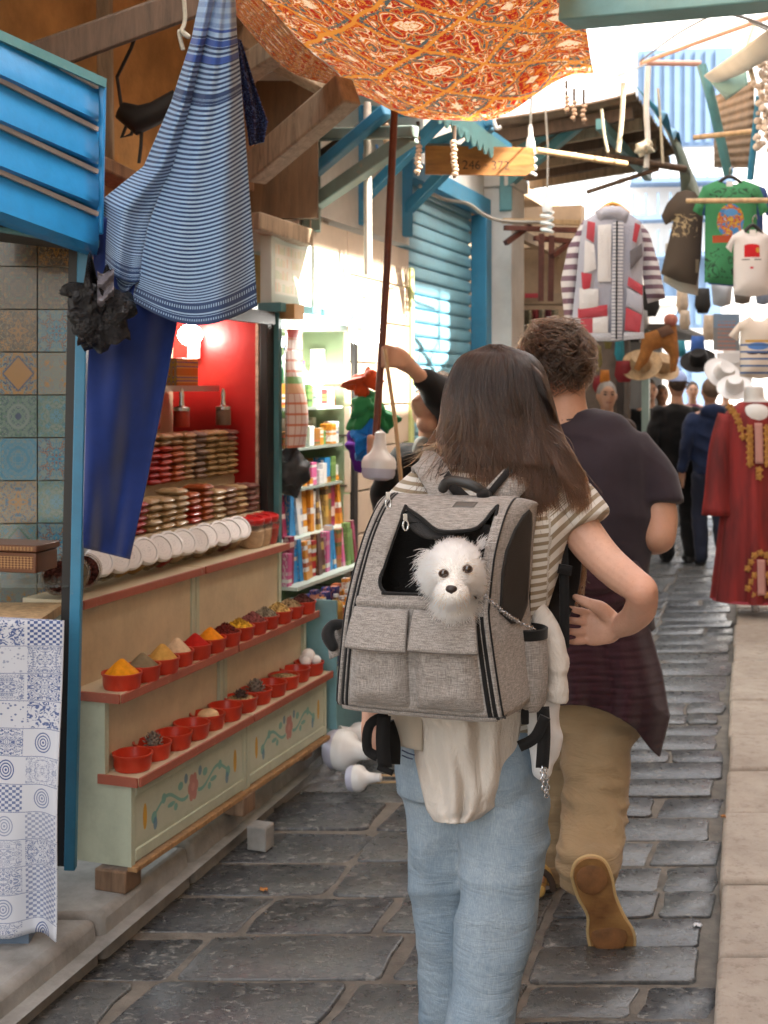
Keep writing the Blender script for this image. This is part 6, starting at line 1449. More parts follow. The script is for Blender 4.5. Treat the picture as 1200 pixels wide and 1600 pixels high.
# ------------------------------------------------------------------ the companion
def head_hair(name, parent, c, rx, rz, matb, mats, n, L, curl, facing, crop=-.35):
    mb = MB(); mb.ball(c, (rx, rx * 1.12, rz), 24, 16); mb.v = [p if p.z > c.z + crop * rz else Vector((p.x, p.y, c.z + crop * rz)) for p in mb.v]
    ho = obj(name, mb, matb, parent, sharp=None); cu, ra = [], []
    for i in range(n):
        z = R.uniform(crop, 1); q = R.uniform(0, 2 * math.pi); k = math.sqrt(max(0, 1 - z * z)); nn = Vector((k * math.cos(q), k * math.sin(q), z))
        if nn.dot(facing) > .45 and z < .5: continue
        p = c + Vector((nn.x * rx, nn.y * rx * 1.12, nn.z * rz)); ph = vnoise(np.array([[p.x * 22, p.y * 22, p.z * 22]]), 5)[0] * 3.2
        up = Vector((0, 0, 1)); down = (up * -1 + nn * nn.z).normalized() if abs(nn.z) < .99 else Vector((1, 0, 0)); sd = nn.cross(down)
        d = (down * math.cos(ph) + sd * math.sin(ph) + nn * .35).normalized(); l = L * R.uniform(.6, 1.3)
        q1 = p + d * l * .5 + nn * .006; d2 = (d * (1 - curl) + sd * curl * R.choice((-1, 1)) - nn * .15).normalized(); cu.append([p, p.lerp(q1, .5) + nn * .004, q1, q1 + d2 * l * .25, q1 + d2 * l * .5 - nn * .004]); ra.append(R.uniform(.0009, .0016))
    strands(name + '_strands', cu, ra, mats, ho); return ho
mn = thing('person', 'man with tousled brown hair in dark T-shirt and khaki trousers walking beside the woman', 'person', (.55, 3.75, 0))
body = MB(); limb(body, [P(885, 580, 3.9), P(884, 620, 3.89), P(886, 665, 3.88)], [.058, .06, .075])
hb_ = MB(); hb_.ball(P(874, 572, 3.9), (.078, .098, .115)); hb_.ball(P(856, 590, 3.90), (.012, .028, .034)); hb_.ball(P(872, 605, 3.97), (.05, .05, .05))
limb(body, [P(1022, 770, 3.84), P(1030, 806, 3.81), P(1030, 838, 3.78)], [.058, .055, .05]); limb(body, [P(1030, 838, 3.78), P(1020, 842, 3.92), P(1000, 838, 4.08)], [.05, .05, .038])
limb(body, [P(1000, 838, 4.08), P(985, 836, 4.14), P(970, 834, 4.16)], [.036, .04, .03])
for k in range(4): limb(body, [P(975, 826 + 6 * k, 4.15), P(960, 825 + 7 * k, 4.15), P(950, 828 + 7 * k, 4.13)], [.011, .010, .008], 8)
limb(body, [P(985, 826, 4.13), P(972, 816, 4.11), P(962, 812, 4.11)], [.013, .011, .009], 8)
body.v += hb_.v and []
n0 = len(body.v); body.v += hb_.v; body.f += [tuple(i + n0 for i in f) for f in hb_.f]; body.uv += hb_.uv; body.mi += hb_.mi
obj('body', soft(body, .008, 5), M_SKINM, mn, sharp=None)
M_TEE = cloth('plum_tee', (.034, .025, .032), .2, 700, .95, .2)
ts = MB()
limb(ts, [P(940, 985, 3.86), P(935, 900, 3.86), P(922, 800, 3.86), P(912, 730, 3.87), P(900, 682, 3.88), P(888, 650, 3.89)], [(.165, .12), (.155, .115), (.19, .13), (.205, .13), (.17, .105), (.085, .075)], 26, HD, ends=False)
limb(ts, [P(790, 700, 3.95), P(780, 770, 3.97)], [.085, .085]); limb(ts, [P(975, 705, 3.86), P(1006, 738, 3.85), P(1024, 776, 3.83), P(1028, 792, 3.82)], [.088, .084, .080, .079], ends=False)
limb(ts, [P(830, 690, 3.9), P(888, 672, 3.89), P(965, 698, 3.87)], [.06, .06, .066])
obj('t_shirt', soft(ts, .009, 8, folds((5, 5, 7), .012, 12)), M_TEE, mn, sharp=None)
mb = MB(); mb.tube([P(886, 652, 3.885) + HN * (.07 * math.cos(q)) - HD * (.07 * math.sin(q)) + Vector((0, 0, .008 * math.cos(q * 2))) for q in [k * math.pi / 12 for k in range(-1, 14)]], .006, 8); obj('collar', mb, M_TEE, mn)
M_KHAKI = cloth('khaki_twill', (.34, .25, .145), .16, 700, .9, .2)
t = NT.__new__(NT); t.mat = M_KHAKI; t.t = M_KHAKI.node_tree; t.b = t.t.nodes['Principled BSDF']; n1 = t.bump(t.noise(t.map(t.co('Object'), (6, 6, 20)), 1, 4, .6, 1.5), .6, .018)
def kf(co, no):
    a = vnoise(co * np.array([7, 7, 16]) + vnoise(co * 3.5, 13)[:, None] * 1.6, 41); b = vnoise(co * np.array([20, 20, 5]), 42)
    return co + no * ((.019 * (.3 - np.abs(a)) + .007 * b))[:, None]
kh = MB(); limb(kh, [P(932, 1040, 3.87), P(926, 1110, 3.86), P(922, 1150, 3.86)], [(.15, .115), (.158, .12), (.145, .115)], 22, HD, ends=False)
limb(kh, [P(937, 1130, 3.83), P(933, 1200, 3.79), P(930, 1265, 3.74), P(923, 1320, 3.66), P(918, 1358, 3.58)], [.105, .104, .099, .092, .086], 20)
limb(kh, [P(882, 1130, 3.93), P(866, 1230, 3.97), P(855, 1330, 3.98), P(850, 1362, 3.97)], [.098, .083, .073, .070], 20)
obj('trousers', soft(kh, .009, 7, kf), M_KHAKI, mn, sharp=None)
mb = MB(); mb.lathe([(.069, 0), (.073, .004), (.073, .05), (.069, .055)], 24, Matrix.Translation(P(850, 1370, 3.965)), caps=False); obj('turn_up', mb, M_KHAKI, mn, solid=.004)
# maroon overshirt tied round the waist
M_MAR = cloth('maroon_crinkle', (.040, .015, .021), .25, 300, .95, .5)
t = M_MAR.node_tree; 
mo = thing('overshirt', 'dark maroon crinkled shirt tied round the waist of the walking man', 'shirt', P(960, 1185, 3.7))
def mof(u, v):
    xl, yl = edge([(842, 885), (845, 960), (846, 1040), (852, 1104)], v); xr, yr = edge([(982, 888), (1010, 965), (1034, 1050), (1046, 1120), (1030, 1182)], v)
    y = yl + (yr - yl) * u; y = y - (8 + 26 * v) * math.sin(math.pi * u * .9) * v * (1 if u < .8 else (1 - u) / .2)
    cr = .0035 * math.sin(y * .55 + 3 * math.sin(u * 6) + u * 9) * math.sin(y * .13 + u * 5)
    return P(xl + (xr - xl) * u, y, 3.78 - .10 * math.sin(math.pi * u) ** .7 - .03 * v + .030 * math.sin(u * 13 + v * 2 + .5 * math.sin(v * 5)) * v + .010 * math.sin(u * 29 - v * 3) * v + cr - .06 * max(0, u - .7) * v)
mb = MB(); mb.grid(mof, 70, 90); obj('skirt', mb, M_MAR, mo, solid=.005, sharp=None)
kn = MB(); limb(kn, [P(835, 900, 3.80), P(880, 905, 3.70), P(940, 905, 3.68), P(990, 893, 3.74)], [.03, .045, .042, .03]); limb(kn, [P(845, 930, 3.78), P(890, 945, 3.70), P(950, 938, 3.69), P(1000, 925, 3.76)], [.02, .03, .032, .02])
obj('waist_roll', soft(kn, .007, 4, folds((10, 10, 38), .010, 8)), M_MAR, mo, sharp=None)
head_hair('hair', mn, P(870, 563, 3.9), .096, .112, M_HAIRMB, M_HAIRM, 3600, .062, .55, HD, -.55)
# shoes
M_SOLE = NT('tan_sole'); t = M_SOLE; o_ = t.co('Object'); f = t.noise(o_, 12, 5); b = t.ramp(f, [(.3, (.20, .09, .03)), (.7, (.46, .26, .09))]); t.bump(t.m('ADD', t.noise(o_, 50, 3), t.m('MULTIPLY', t.wave(o_, 34, 2.5, 2, 1, 'Z'), .25)), .35, .003); M_SOLE = t.done(b, .45)
M_LEATH = mat('tan_leather', (.55, .34, .10), .5, .25, 18, .2)
sp_ = [(899, 1372), (904, 1352), (922, 1342), (942, 1348), (953, 1372), (958, 1400), (970, 1430), (984, 1456), (984, 1480), (968, 1494), (944, 1494), (928, 1482), (922, 1458), (922, 1430), (908, 1402)]
sp3 = spline([Vector((x, y, 0)) for x, y in sp_] + [Vector((*sp_[0], 0))], 4)[:-1]
ft = thing('shoe', 'tan shoe with its brown sole lifted toward the viewer, right foot of the walking man', 'shoe', P(955, 1495, 3.5)); 
def shp(p, o, s_=1): 
    y = p.y; x = 942 + (p.x - 942) * s_ * 1.1; yy = 1422 + (p.y - 1422) * s_ * 1.04
    return P(x, yy, 3.50 - .06 * (1490 - y) / 140 + o - .012 * math.sin((y - 1345) / 150 * math.pi))
mb = MB(); k = len(sp3)
L_ = [(0, .97), (.004, 1.0), (.022, 1.0), (.026, .97)]
mb.add([shp(p, o, s_) for o, s_ in L_ for p in sp3], [tuple(range(k))[::-1]] + [(r * k + i, r * k + (i + 1) % k, (r + 1) * k + (i + 1) % k, (r + 1) * k + i) for r in range(3) for i in range(k)])
obj('sole', mb, M_SOLE, ft)
mb = MB(); mb.tube([shp(p, .013, 1.0) for p in sp3] + [shp(sp3[0], .013, 1.0)], .0075, 8, False); obj('midsole', mb, mat('midsole_tan', (.58, .42, .20), .55, .15), ft)
for nm_, yc, k_ in (('heel_pad', 1376, .26), ('forefoot_pad', 1462, .30)):
    cxp = 926 if yc < 1400 else 951
    mb = MB(); mb.ball(shp(Vector((cxp, yc, 0)), -.002), (.050 if yc > 1400 else .042, .006, .045 if yc > 1400 else .042), 20, 10); obj(nm_, mb, mat('sole_dark', (.20, .09, .03), .6, .3, 30, .4, 90), ft)
mb = MB(); mb.add([shp(p, o, s_) for o, s_ in ((.024, .93), (.05, .92), (.075, .72), (.085, .4)) for p in sp3], [(r * k + i, r * k + (i + 1) % k, (r + 1) * k + (i + 1) % k, (r + 1) * k + i) for r in range(3) for i in range(k)] + [tuple(range(3 * k, 4 * k))]); obj('upper', mb, M_LEATH, ft)
sk = MB(); limb(sk, [P(906, 1350, 3.58), P(918, 1375, 3.55), P(930, 1392, 3.56)], [.05, .045, .035]); obj('sock', soft(sk, .007, 4), cloth('white_sock', (.6, .6, .62), .05), mn)
sk = MB(); limb(sk, [P(850, 1362, 3.95), P(846, 1392, 3.93)], [.04, .036]); obj('ankle', soft(sk, .007, 4), cloth('white_sock', (.6, .6, .62), .05), mn)
f2 = thing('sandal', 'tan strapped sandal flat on the ground, left foot of the walking man', 'sandal', P(845, 1425, 3.85))
c0 = Vector((P(838, 605, 3.86).x, 3.86, 0)); mb = MB(); limb(mb, [c0 + Vector((-.02, -.05, .03)), c0 + Vector((.0, .06, .032)), c0 + Vector((.03, .18, .025))], [(.042, .028), (.044, .026), (.04, .02)], 14, (0, 0, 1)); obj('foot_bed', soft(mb, .007, 3), M_LEATH, f2)
mb = MB(); limb(mb, [c0 + Vector((-.015, -.03, .05)), c0 + Vector((.01, .10, .05))], [(.036, .035), (.035, .02)], 12, (0, 0, 1)); obj('foot', soft(mb, .007, 3), M_SKINM, f2)
for k, yy in enumerate((-.05, .0, .06)):
    mb = MB(); mb.tube([c0 + Vector((.0 + .045 * math.cos(q), yy, .03 + .062 * math.sin(q))) for q in [i * math.pi / 8 for i in range(9)]], (.010), 8, True, .5); obj('sandal_strap', mb, M_LEATH if k else mat('sandal_dark', (.05, .03, .02), .6), f2)
# ------------------------------------------------------------------ the man reaching up with the pole
rm = thing('person', 'man in black jacket raising one arm to hold the canopy pole', 'person', (.3, 5.3, 0))
M_BJ = cloth('black_jacket', (.007, .0068, .007), .3, 300, .75, .3)
bd = MB(); limb(bd, [P(674, 650, 5.3), P(678, 690, 5.32)], [.058, .062]); bd.ball(P(672, 634, 5.27), (.072, .09, .10), M=Matrix.Rotation(.35, 3, 'Y')); bd.ball(P(660, 632, 5.2), (.05, .045, .055)); bd.ball(P(647, 628, 5.17), (.014, .016, .02)); bd.ball(P(667, 662, 5.2), (.045, .05, .04))
limb(bd, [P(664, 596, 5.12), P(650, 582, 5.08), P(640, 572, 5.06)], [.034, .030, .030])
limb(bd, [P(640, 572, 5.06), P(624, 560, 5.04), P(612, 552, 5.02)], [(.034, .026), (.042, .026), (.036, .024)], up=(0, -1, 0), ends=False)
for k in range(4): limb(bd, [P(620 + 2 * k, 548 + 8 * k, 5.02), P(607, 543 + 9 * k, 4.985), P(598, 545 + 9 * k, 4.99), P(599, 549 + 9 * k, 5.02)], [.014, .013, .012, .010], 8)
limb(bd, [P(622, 552, 5.04), P(606, 546, 5.04), P(597, 549, 5.03)], [.015, .012, .010], 8)
limb(bd, [P(606, 745, 5.10), P(592, 712, 5.06), P(588, 694, 5.04)], [.035, .036, .038])
for k in range(4): limb(bd, [P(582, 684 + 8 * k, 5.05), P(578, 684 + 8 * k, 4.99), P(590, 685 + 8 * k, 4.975)], [.015, .014, .011], 8)
limb(bd, [P(592, 690, 5.05), P(597, 682, 5.02), P(592, 676, 4.99)], [.014, .012, .010], 8)
obj('body', soft(bd, .008, 4), M_SKINM, rm, sharp=None)
jk = MB(); limb(jk, [P(700, 1100, 5.35), P(695, 900, 5.35), P(690, 780, 5.35), P(684, 715, 5.34), P(680, 690, 5.33)], [(.18, .13), (.19, .14), (.20, .14), (.17, .11), (.09, .08)], 22, (0, 1, 0), ends=False)
limb(jk, [P(716, 715, 5.33), P(712, 660, 5.25), P(698, 628, 5.18), P(664, 594, 5.12)], [.085, .085, .075, .05]); limb(jk, [P(640, 720, 5.3), P(618, 790, 5.25), P(604, 770, 5.16), P(604, 740, 5.10)], [.085, .08, .062, .048])
limb(jk, [P(648, 715, 5.26), P(672, 722, 5.24), P(700, 700, 5.27)], [.05, .05, .05])
obj('jacket', soft(jk, .010, 5, folds((9, 9, 11), .02, 17)), M_BJ, rm, sharp=None)
mb = MB(); limb(mb, [P(690, 1090, 5.35), P(660, 1100, 5.33)], [.15, .15]); limb(mb, [P(670, 1080, 5.35), P(668, 1220, 5.35)], [.10, .08]); limb(mb, [P(725, 1080, 5.38), P(725, 1210, 5.38)], [.10, .08]); obj('trousers', soft(mb, .012, 5), M_BJ, rm)
mb = MB(); limb(mb, [P(650, 705, 5.235), P(656, 690, 5.24), P(664, 688, 5.25)], [.018, .02, .015]); obj('shirt_collar', soft(mb, .006, 3), cloth('grey_collar', (.3, .31, .29)), rm)
head_hair('hair', rm, P(684, 622, 5.33), .085, .10, M_HAIRMB, M_HAIRM, 900, .03, .3, Vector((-.6, -.6, 0)), -.2)
mb = MB(); bpos = P(664, 660, 5.185); mb.ball(bpos + Vector((.006, .03, .0)), (.042, .052, .034)); obj('stubble_beard', mb, mat('stubble', (.27, .16, .105), .8, .3, 120), rm, sharp=None)
# ------------------------------------------------------------------ people farther down the lane
def walker(label, px, Yp, h, facing, top, legs, hairc, cap=None, hood=False, grey=False):
    p = thing('person', label, 'person', (P(px, 605, Yp).x, Yp, 0), 0)
    f = 1 if facing > 0 else -1; x0 = 0; s_ = h / 1.75
    bd = MB(); q = lambda x, y, z: Vector((x * s_, y * s_ * f, z * s_))
    limb(bd, [q(0, 0, 1.42), q(0, .01, 1.52)], [.055 * s_, .055 * s_]); bd.ball(q(0, .01, 1.63), (.075 * s_, .095 * s_, .115 * s_)); bd.ball(q(0, .10, 1.61), (.014, .018, .022)); bd.ball(q(0, .05, 1.56), (.05 * s_, .05 * s_, .045 * s_))
    for a in (-1, 1): bd.ball(q(a * .077, 0, 1.63), (.012, .02, .03))
    for a in (-1, 1):
        limb(bd, [q(0, 0, 1.43), q(a * .17, 0, 1.37), q(a * .23, -.02, 1.15), q(a * .25, .05, .91)], [.04, .04, .04, .03], 10)
        limb(bd, [q(a * .25, .05, .92), q(a * .25, .07, .84), q(a * .24, .08, .76)], [.028 * s_, .036 * s_, .02 * s_], 10)
        for k in range(4): limb(bd, [q(a * .25, .05 + .018 * k, .80), q(a * .245, .055 + .018 * k, .72)], [.010, .008], 6)
        limb(bd, [q(a * .245, .08, .84), q(a * .235, .11, .78)], [.012, .009], 6)
    loc_obj('body', soft(bd, .011, 4), M_SKINM, p, sharp=None)
    if f < 0:
        for a in (-1, 1):
            mb = MB(); mb.ball(q(a * .03, .098, 1.645), (.012, .006, .006)); loc_obj('eye', mb, M_CAB_, p)
            mb = MB(); mb.bar(q(a * .045, .100, 1.668), q(a * .014, .108, 1.664), .008, .007); loc_obj('eyebrow', mb, M_DKH if not grey else M_GREYH, p)
        mb = MB(); mb.bar(q(-.022, .104, 1.578), q(.022, .104, 1.578), .008, .006); loc_obj('mouth', mb, mat('lip_brown', (.25, .09, .07), .6), p)
    tp = MB(); limb(tp, [q(0, 0, .86), q(0, 0, 1.0), q(0, 0, 1.2), q(0, -.01, 1.36), q(0, -.005, 1.46)], [(.17 * s_, .12 * s_), (.165 * s_, .12 * s_), (.19 * s_, .13 * s_), (.18 * s_, .11 * s_), (.075 * s_, .07 * s_)], 20, (0, 1, 0), ends=False)
    for a in (-1, 1): limb(tp, [q(a * .17, 0, 1.37), q(a * .23, -.02, 1.15), q(a * .25, .04, .91)], [.075 * s_, .065 * s_, .048 * s_], 14)
    if hood: tp.ball(q(0, -.09, 1.45), (.11, .06, .07))
    loc_obj('jacket', soft(tp, .013, 5, folds((8, 8, 9), .016, int(px))), top, p, sharp=None)
    lg = MB(); limb(lg, [q(0, 0, .95), q(0, 0, .82)], [(.15 * s_, .11 * s_), (.155 * s_, .115 * s_)], 18, (0, 1, 0), ends=False)
    limb(lg, [q(-.085, 0, .84), q(-.09, .05, .48), q(-.09, -.02, .08)], [.092 * s_, .075 * s_, .062 * s_], 14); limb(lg, [q(.085, 0, .84), q(.09, .0, .48), q(.09, -.12, .10)], [.092 * s_, .075 * s_, .062 * s_], 14)
    loc_obj('trousers', soft(lg, .013, 5, folds((8, 8, 8), .014, int(px) + 1)), legs, p, sharp=None)
    for a, yy in ((-1, 0), (1, -.10)):
        mb = MB(); limb(mb, [q(a * .09, yy - .05, .045), q(a * .09, yy + .08, .045), q(a * .095, yy + .17, .03)], [(.04, .045), (.045, .045), (.04, .03)], 12, (0, 0, 1)); loc_obj('shoe', soft(mb, .012, 3), M_CAB_, p)
    mb = MB(); mb.ball(q(0, -.012, 1.655), (.082 * s_, .10 * s_, .108 * s_), 20, 14); lim = q(0, 0, 1.63).z; fy = .02
    mb.v = [v if v.z > lim + (.5 * max(0, v.y * f - fy)) else Vector((v.x * .9, v.y * .9, max(v.z, q(0, 0, 1.57).z))) for v in mb.v]
    loc_obj('hair', mb, hairc, p, sharp=None)
    if cap:
        mb = MB(); mb.ball(q(0, -.005, 1.67), (.092 * s_, .112 * s_, .10 * s_), 22, 14); mb.v = [v if v.z > q(0, 0, 1.67).z else Vector((v.x, v.y, q(0, 0, 1.67).z)) for v in mb.v]
        c_ = loc_obj('cap', mb, cap, p); mb = MB(); mb.grid(lambda u, v: q(.02 + .09 * math.sin((u - .5) * 2.4) + .05 * v, .09 + .07 * v * math.cos((u - .5) * 2.2), 1.675 - .03 * v), 10, 5); loc_obj('peak', mb, cap, c_, solid=.004)
    return p
M_BLKW = cloth('black_wool', (.005, .0045, .0045), .3, 300, .9); M_NAVJ = cloth('navy_jacket', (.012, .022, .06), .3, 300, .85); M_GREYH = mat('grey_hair', (.28, .26, .24), .8, .25, 60); M_DKH = mat('dark_hair', (.05, .035, .025), .8, .3, 60)
wk1 = walker('man in black jacket and pale blue baseball cap walking away down the lane', 1058, 11.2, 1.66, 1, M_BLKW, M_BLKW, M_DKH, cap=cloth('pale_blue_cap', (.30, .38, .62), .08))
walker('man in navy hooded jacket walking away beside the red kaftan', 1110, 11.0, 1.60, 1, M_NAVJ, cloth('navy_trousers', (.02, .025, .045), .2), mat('cropped_hair', (.13, .09, .065), .8, .2, 80), hood=True)
wk3 = walker('grey haired man walking toward the viewer behind the shoulder of the companion', 948, 9.6, 1.57, -1, cloth('brown_jacket', (.06, .04, .03)), M_BLKW, M_GREYH)
walker('person in black facing the viewer just behind the companion right shoulder', 1015, 12.6, 1.60, -1, M_BLKW, M_BLKW, M_DKH)
walker('person in a beige coat facing the viewer left of the blue cap', 1034, 13.8, 1.55, -1, cloth('beige_coat', (.3, .22, .15)), M_BLKW, M_GREYH)
wk2 = walker('dark clothed person far down the lane behind the grey haired man', 985, 14.5, 1.66, -1, cloth('magenta_top', (.12, .02, .06)), M_BLKW, M_DKH)

for r_, px, Yp, l, sc_ in ((wk3, 1012, 15.0, 'distant grey haired walker left of the blue cap', .97), (wk2, 968, 16.0, 'distant walker in magenta right of the grey haired man', 1.0), (wk2, 1082, 15.5, 'distant walker in magenta between the two men in dark jackets', .96), (wk3, 1134, 17.0, 'distant grey haired walker left of the kaftan', 1.0)):
    dup(r_, (P(px, 605, Yp).x, Yp, 0), (0, 0, jit(.5)), l, scale=sc_)
# ================================================================== hanging goods on the right
def inflate(poly, Yd, th, wr=.006, seed=0, step=6, hollow=True):
    """garment from its outline: front and back sheets that swell away from the outline"""
    xs = [p[0] for p in poly]; ys = [p[1] for p in poly]; pts = [Vector((x, y)) for x, y in poly]; n = len(pts)
    ins = []
    y = min(ys) + step / 2
    while y < max(ys):
        x = min(xs) + step / 2
        while x < max(xs):
            if inside((x, y), poly): ins.append(Vector((x + jit(.5), y + jit(.5))))
            x += step
        y += step
    cv = pts + ins; ce = [(i, (i + 1) % n) for i in range(n)]
    vv, ee, ff, *_ = delaunay_2d_cdt(cv, ce, [], 0, 1e-4)
    ff = [f for f in ff if inside((sum(vv[i].x for i in f) / 3, sum(vv[i].y for i in f) / 3), poly)]
    def dist(p):
        d = 1e9
        for i in range(n):
            a, b = pts[i], pts[(i + 1) % n]; ab = b - a; q = max(0, min(1, (p - a).dot(ab) / (ab.dot(ab) + 1e-9))); d = min(d, (p - a - ab * q).length)
        return d
    k = Yd / FPX; mb = MB(); w, h = max(xs) - min(xs), max(ys) - min(ys)
    for sg in (-1, 1):
        vs, uv = [], []
        for p in vv:
            d = dist(p) * k; t_ = th * (1 - math.exp(-d / (th * .8 + 1e-6)))
            t_ += wr * vnoise(np.array([[p.x * .05 + seed, p.y * .018, seed * 1.7]]), 3)[0] * min(1, d / .03)
            vs.append(P(p.x, p.y, Yd) + Vector((0, sg * t_, 0))); uv.append(((p.x - min(xs)) / w, 1 - (p.y - min(ys)) / h))
        mb.add(vs, [tuple(f) if sg > 0 else tuple(f)[::-1] for f in ff], uv)
    return mb
def patchp(poly, Yd, th=.004): return inflate(poly, Yd, th, 0, 0, 8)
def hanger(parent, px, py, Yd, w, m):
    mb = MB(); mb.tube(spline([P(px - w, py + 12, Yd), P(px - w * .4, py, Yd), P(px, py - 4, Yd), P(px + w * .4, py, Yd), P(px + w, py + 12, Yd)], 3), .011, 8); h = obj('hanger', mb, m, parent)
    mb = MB(); mb.tube(spline([P(px, py - 4, Yd), P(px, py - 14, Yd), P(px + 5, py - 20, Yd), P(px + 7, py - 13, Yd)], 4), .003, 6); obj('hook', mb, M_STEEL, h)
def knit(name, c, c2=None, per=26, axis='v'):
    t = NT(name); u, v, _ = t.xyz(t.co('UV')); o = t.co('Object'); b = c
    if c2 is not None:
        s_ = t.m('FRACT', t.m('MULTIPLY', v if axis == 'v' else u, float(per))); b = t.mix(t.gt(s_, .52), c, c2)
    f = t.noise(o, 9, 4); b = t.mix(t.m('MULTIPLY', f, .25), b, (.3, .3, .33)); t.bump(t.noise(t.map(o, (90, 90, 160)), 1, 3), .7, .006); return t.done(b, .95)
KW, KG, KR, KD, KB = knit('knit_white', (.62, .61, .60)), knit('knit_grey', (.36, .37, .43)), knit('knit_red', (.40, .015, .03)), knit('knit_dark', (.085, .075, .08)), knit('knit_ribs', (.58, .58, .6), (.25, .26, .30), 34)
KS = knit('knit_sleeve', (.55, .53, .53), (.13, .06, .09), 9)
YJ = 6.3
ja = thing('knit_jacket', 'hooded grey, white and red patchwork knit jacket hanging over the lane', 'jacket', P(955, 535, YJ))
obj('body', inflate([(938, 328), (975, 328), (1000, 345), (1006, 385), (1004, 430), (1007, 528), (960, 534), (890, 532), (900, 440), (905, 385), (912, 345)], YJ, .055, .012, 1), KG, ja, sharp=None)
obj('sleeve', inflate([(912, 343), (925, 352), (908, 405), (903, 450), (896, 502), (882, 500), (876, 440), (888, 385)], YJ + .03, .045, .012, 2), KS, ja, sharp=None)
obj('sleeve', inflate([(998, 343), (1015, 365), (1030, 415), (1040, 466), (1012, 474), (1004, 430), (990, 365)], YJ + .03, .045, .012, 3), KS, ja, sharp=None)
obj('hood', inflate([(930, 330), (945, 322), (970, 322), (984, 332), (978, 350), (962, 342), (946, 342), (936, 350)], YJ - .03, .04, .008, 4), KG, ja, sharp=None)
YF = YJ - .062
for poly, m in (([(958, 345), (974, 345), (972, 530), (955, 532)], KB), ([(918, 345), (930, 348), (928, 380), (916, 372)], KR), ([(992, 348), (1001, 352), (994, 380), (988, 376)], KR), ([(914, 375), (928, 382), (932, 420), (912, 428)], KW), ([(984, 392), (1003, 380), (1004, 400), (985, 422)], KD), ([(982, 432), (1004, 446), (1004, 462), (980, 446)], KR),
                ([(908, 425), (925, 428), (922, 450), (910, 455)], KR), ([(905, 450), (935, 452), (935, 482), (905, 484)], KW), ([(903, 482), (949, 476), (949, 494), (903, 498)], KR), ([(907, 498), (926, 497), (926, 520), (908, 521)], KR), ([(926, 497), (950, 494), (950, 520), (926, 520)], KW), ([(893, 521), (955, 520), (955, 533), (892, 533)], KB),
                ([(978, 480), (1003, 492), (1000, 520), (976, 516)], KR), ([(980, 450), (1004, 464), (1003, 490), (978, 478)], KG), ([(975, 519), (1006, 519), (1007, 529), (974, 531)], KB), ([(934, 352), (955, 350), (955, 440), (934, 440)], KW)):
    obj('knit_patch', patchp(poly, YF, .005), m, ja, sharp=None)
hanger(ja, 957, 322, YJ + .02, 26, mat('orange_hanger', (.6, .28, .05), .4)); mb = MB(); mb.tube([P(964, 345, YF - .01), P(963, 530, YF - .01)], .004, 6); obj('zip', mb, M_BLK, ja)
def print_tee(name, base, spots, lines=()):
    t = NT(name); u, v, _ = t.xyz(t.co('UV')); o = t.co('Object'); b = t.mix(t.m('MULTIPLY', t.noise(o, 6, 4), .3), base, sc3(base, .75))
    for (cx, cy, rx, ry, c, shp) in spots:
        a = t.m('DIVIDE', t.m('SUBTRACT', u, cx), rx); d = t.m('DIVIDE', t.m('SUBTRACT', v, cy), ry)
        f = t.lt(t.m('ADD', t.m('MULTIPLY', a, a), t.m('MULTIPLY', d, d)), 1) if shp == 'o' else t.m('MULTIPLY', t.lt(t.m('ABSOLUTE', a), 1), t.lt(t.m('ABSOLUTE', d), 1))
        if c == 'multi': c = t.ramp(t.noise(o, 26, 3, .5, 1), [(0, (.05, .2, .45)), (.45, (.45, .1, .02)), (.53, (.55, .35, .05)), (.6, (.35, .03, .08)), (.68, (.4, .5, .55))], 'CONSTANT')
        if shp == 's': f = t.m('MULTIPLY', f, t.lt(t.m('ABSOLUTE', t.m('SUBTRACT', t.noise(o, 16, 2, .5, 1.2), .5)), .03))
        b = t.mix(f, b, c)
    for (v0, v1, per, c) in lines: b = t.mix(t.m('MULTIPLY', t.m('MULTIPLY', t.gt(v, v0), t.lt(v, v1)), t.gt(t.m('FRACT', t.m('MULTIPLY', v, per)), .72)), b, c)
    t.bump(t.noise(o, 14, 4), .3, .01); return t.done(b, .9)
def tee(label, poly, Yd, m, th=.05, hx=None, seed=0, group=None):
    s_ = thing('t_shirt', label, 'T-shirt', P(sum(p[0] for p in poly) / len(poly), max(p[1] for p in poly), Yd), group=group)
    obj('cloth', inflate(poly, Yd, th, .014, seed), m, s_, sharp=None)
    if hx: hanger(s_, hx[0], hx[1], Yd, hx[2], M_CAB_); mb = MB(); mb.grid(lambda u, v: P(hx[0] - 5 + 10 * u, hx[1] + 3 + 10 * v, Yd - .02), 1, 1); obj('price_tag', mb, M_LID, s_)
    return s_
def teepoly(cx, y0, w, h, sl, slw): # neck centre, shoulder width, length, sleeve drop
    return [(cx - w * .22, y0), (cx - w * .1, y0 + 7), (cx + w * .1, y0 + 7), (cx + w * .22, y0), (cx + w * .5, y0 + 10), (cx + w * .5 + slw, y0 + sl), (cx + w * .5 + slw * .1, y0 + sl + 9), (cx + w * .46, y0 + sl * .75), (cx + w * .47, y0 + h), (cx, y0 + h + 4), (cx - w * .47, y0 + h), (cx - w * .46, y0 + sl * .75), (cx - w * .5 - slw * .1, y0 + sl + 9), (cx - w * .5 - slw, y0 + sl), (cx - w * .5, y0 + 10)]
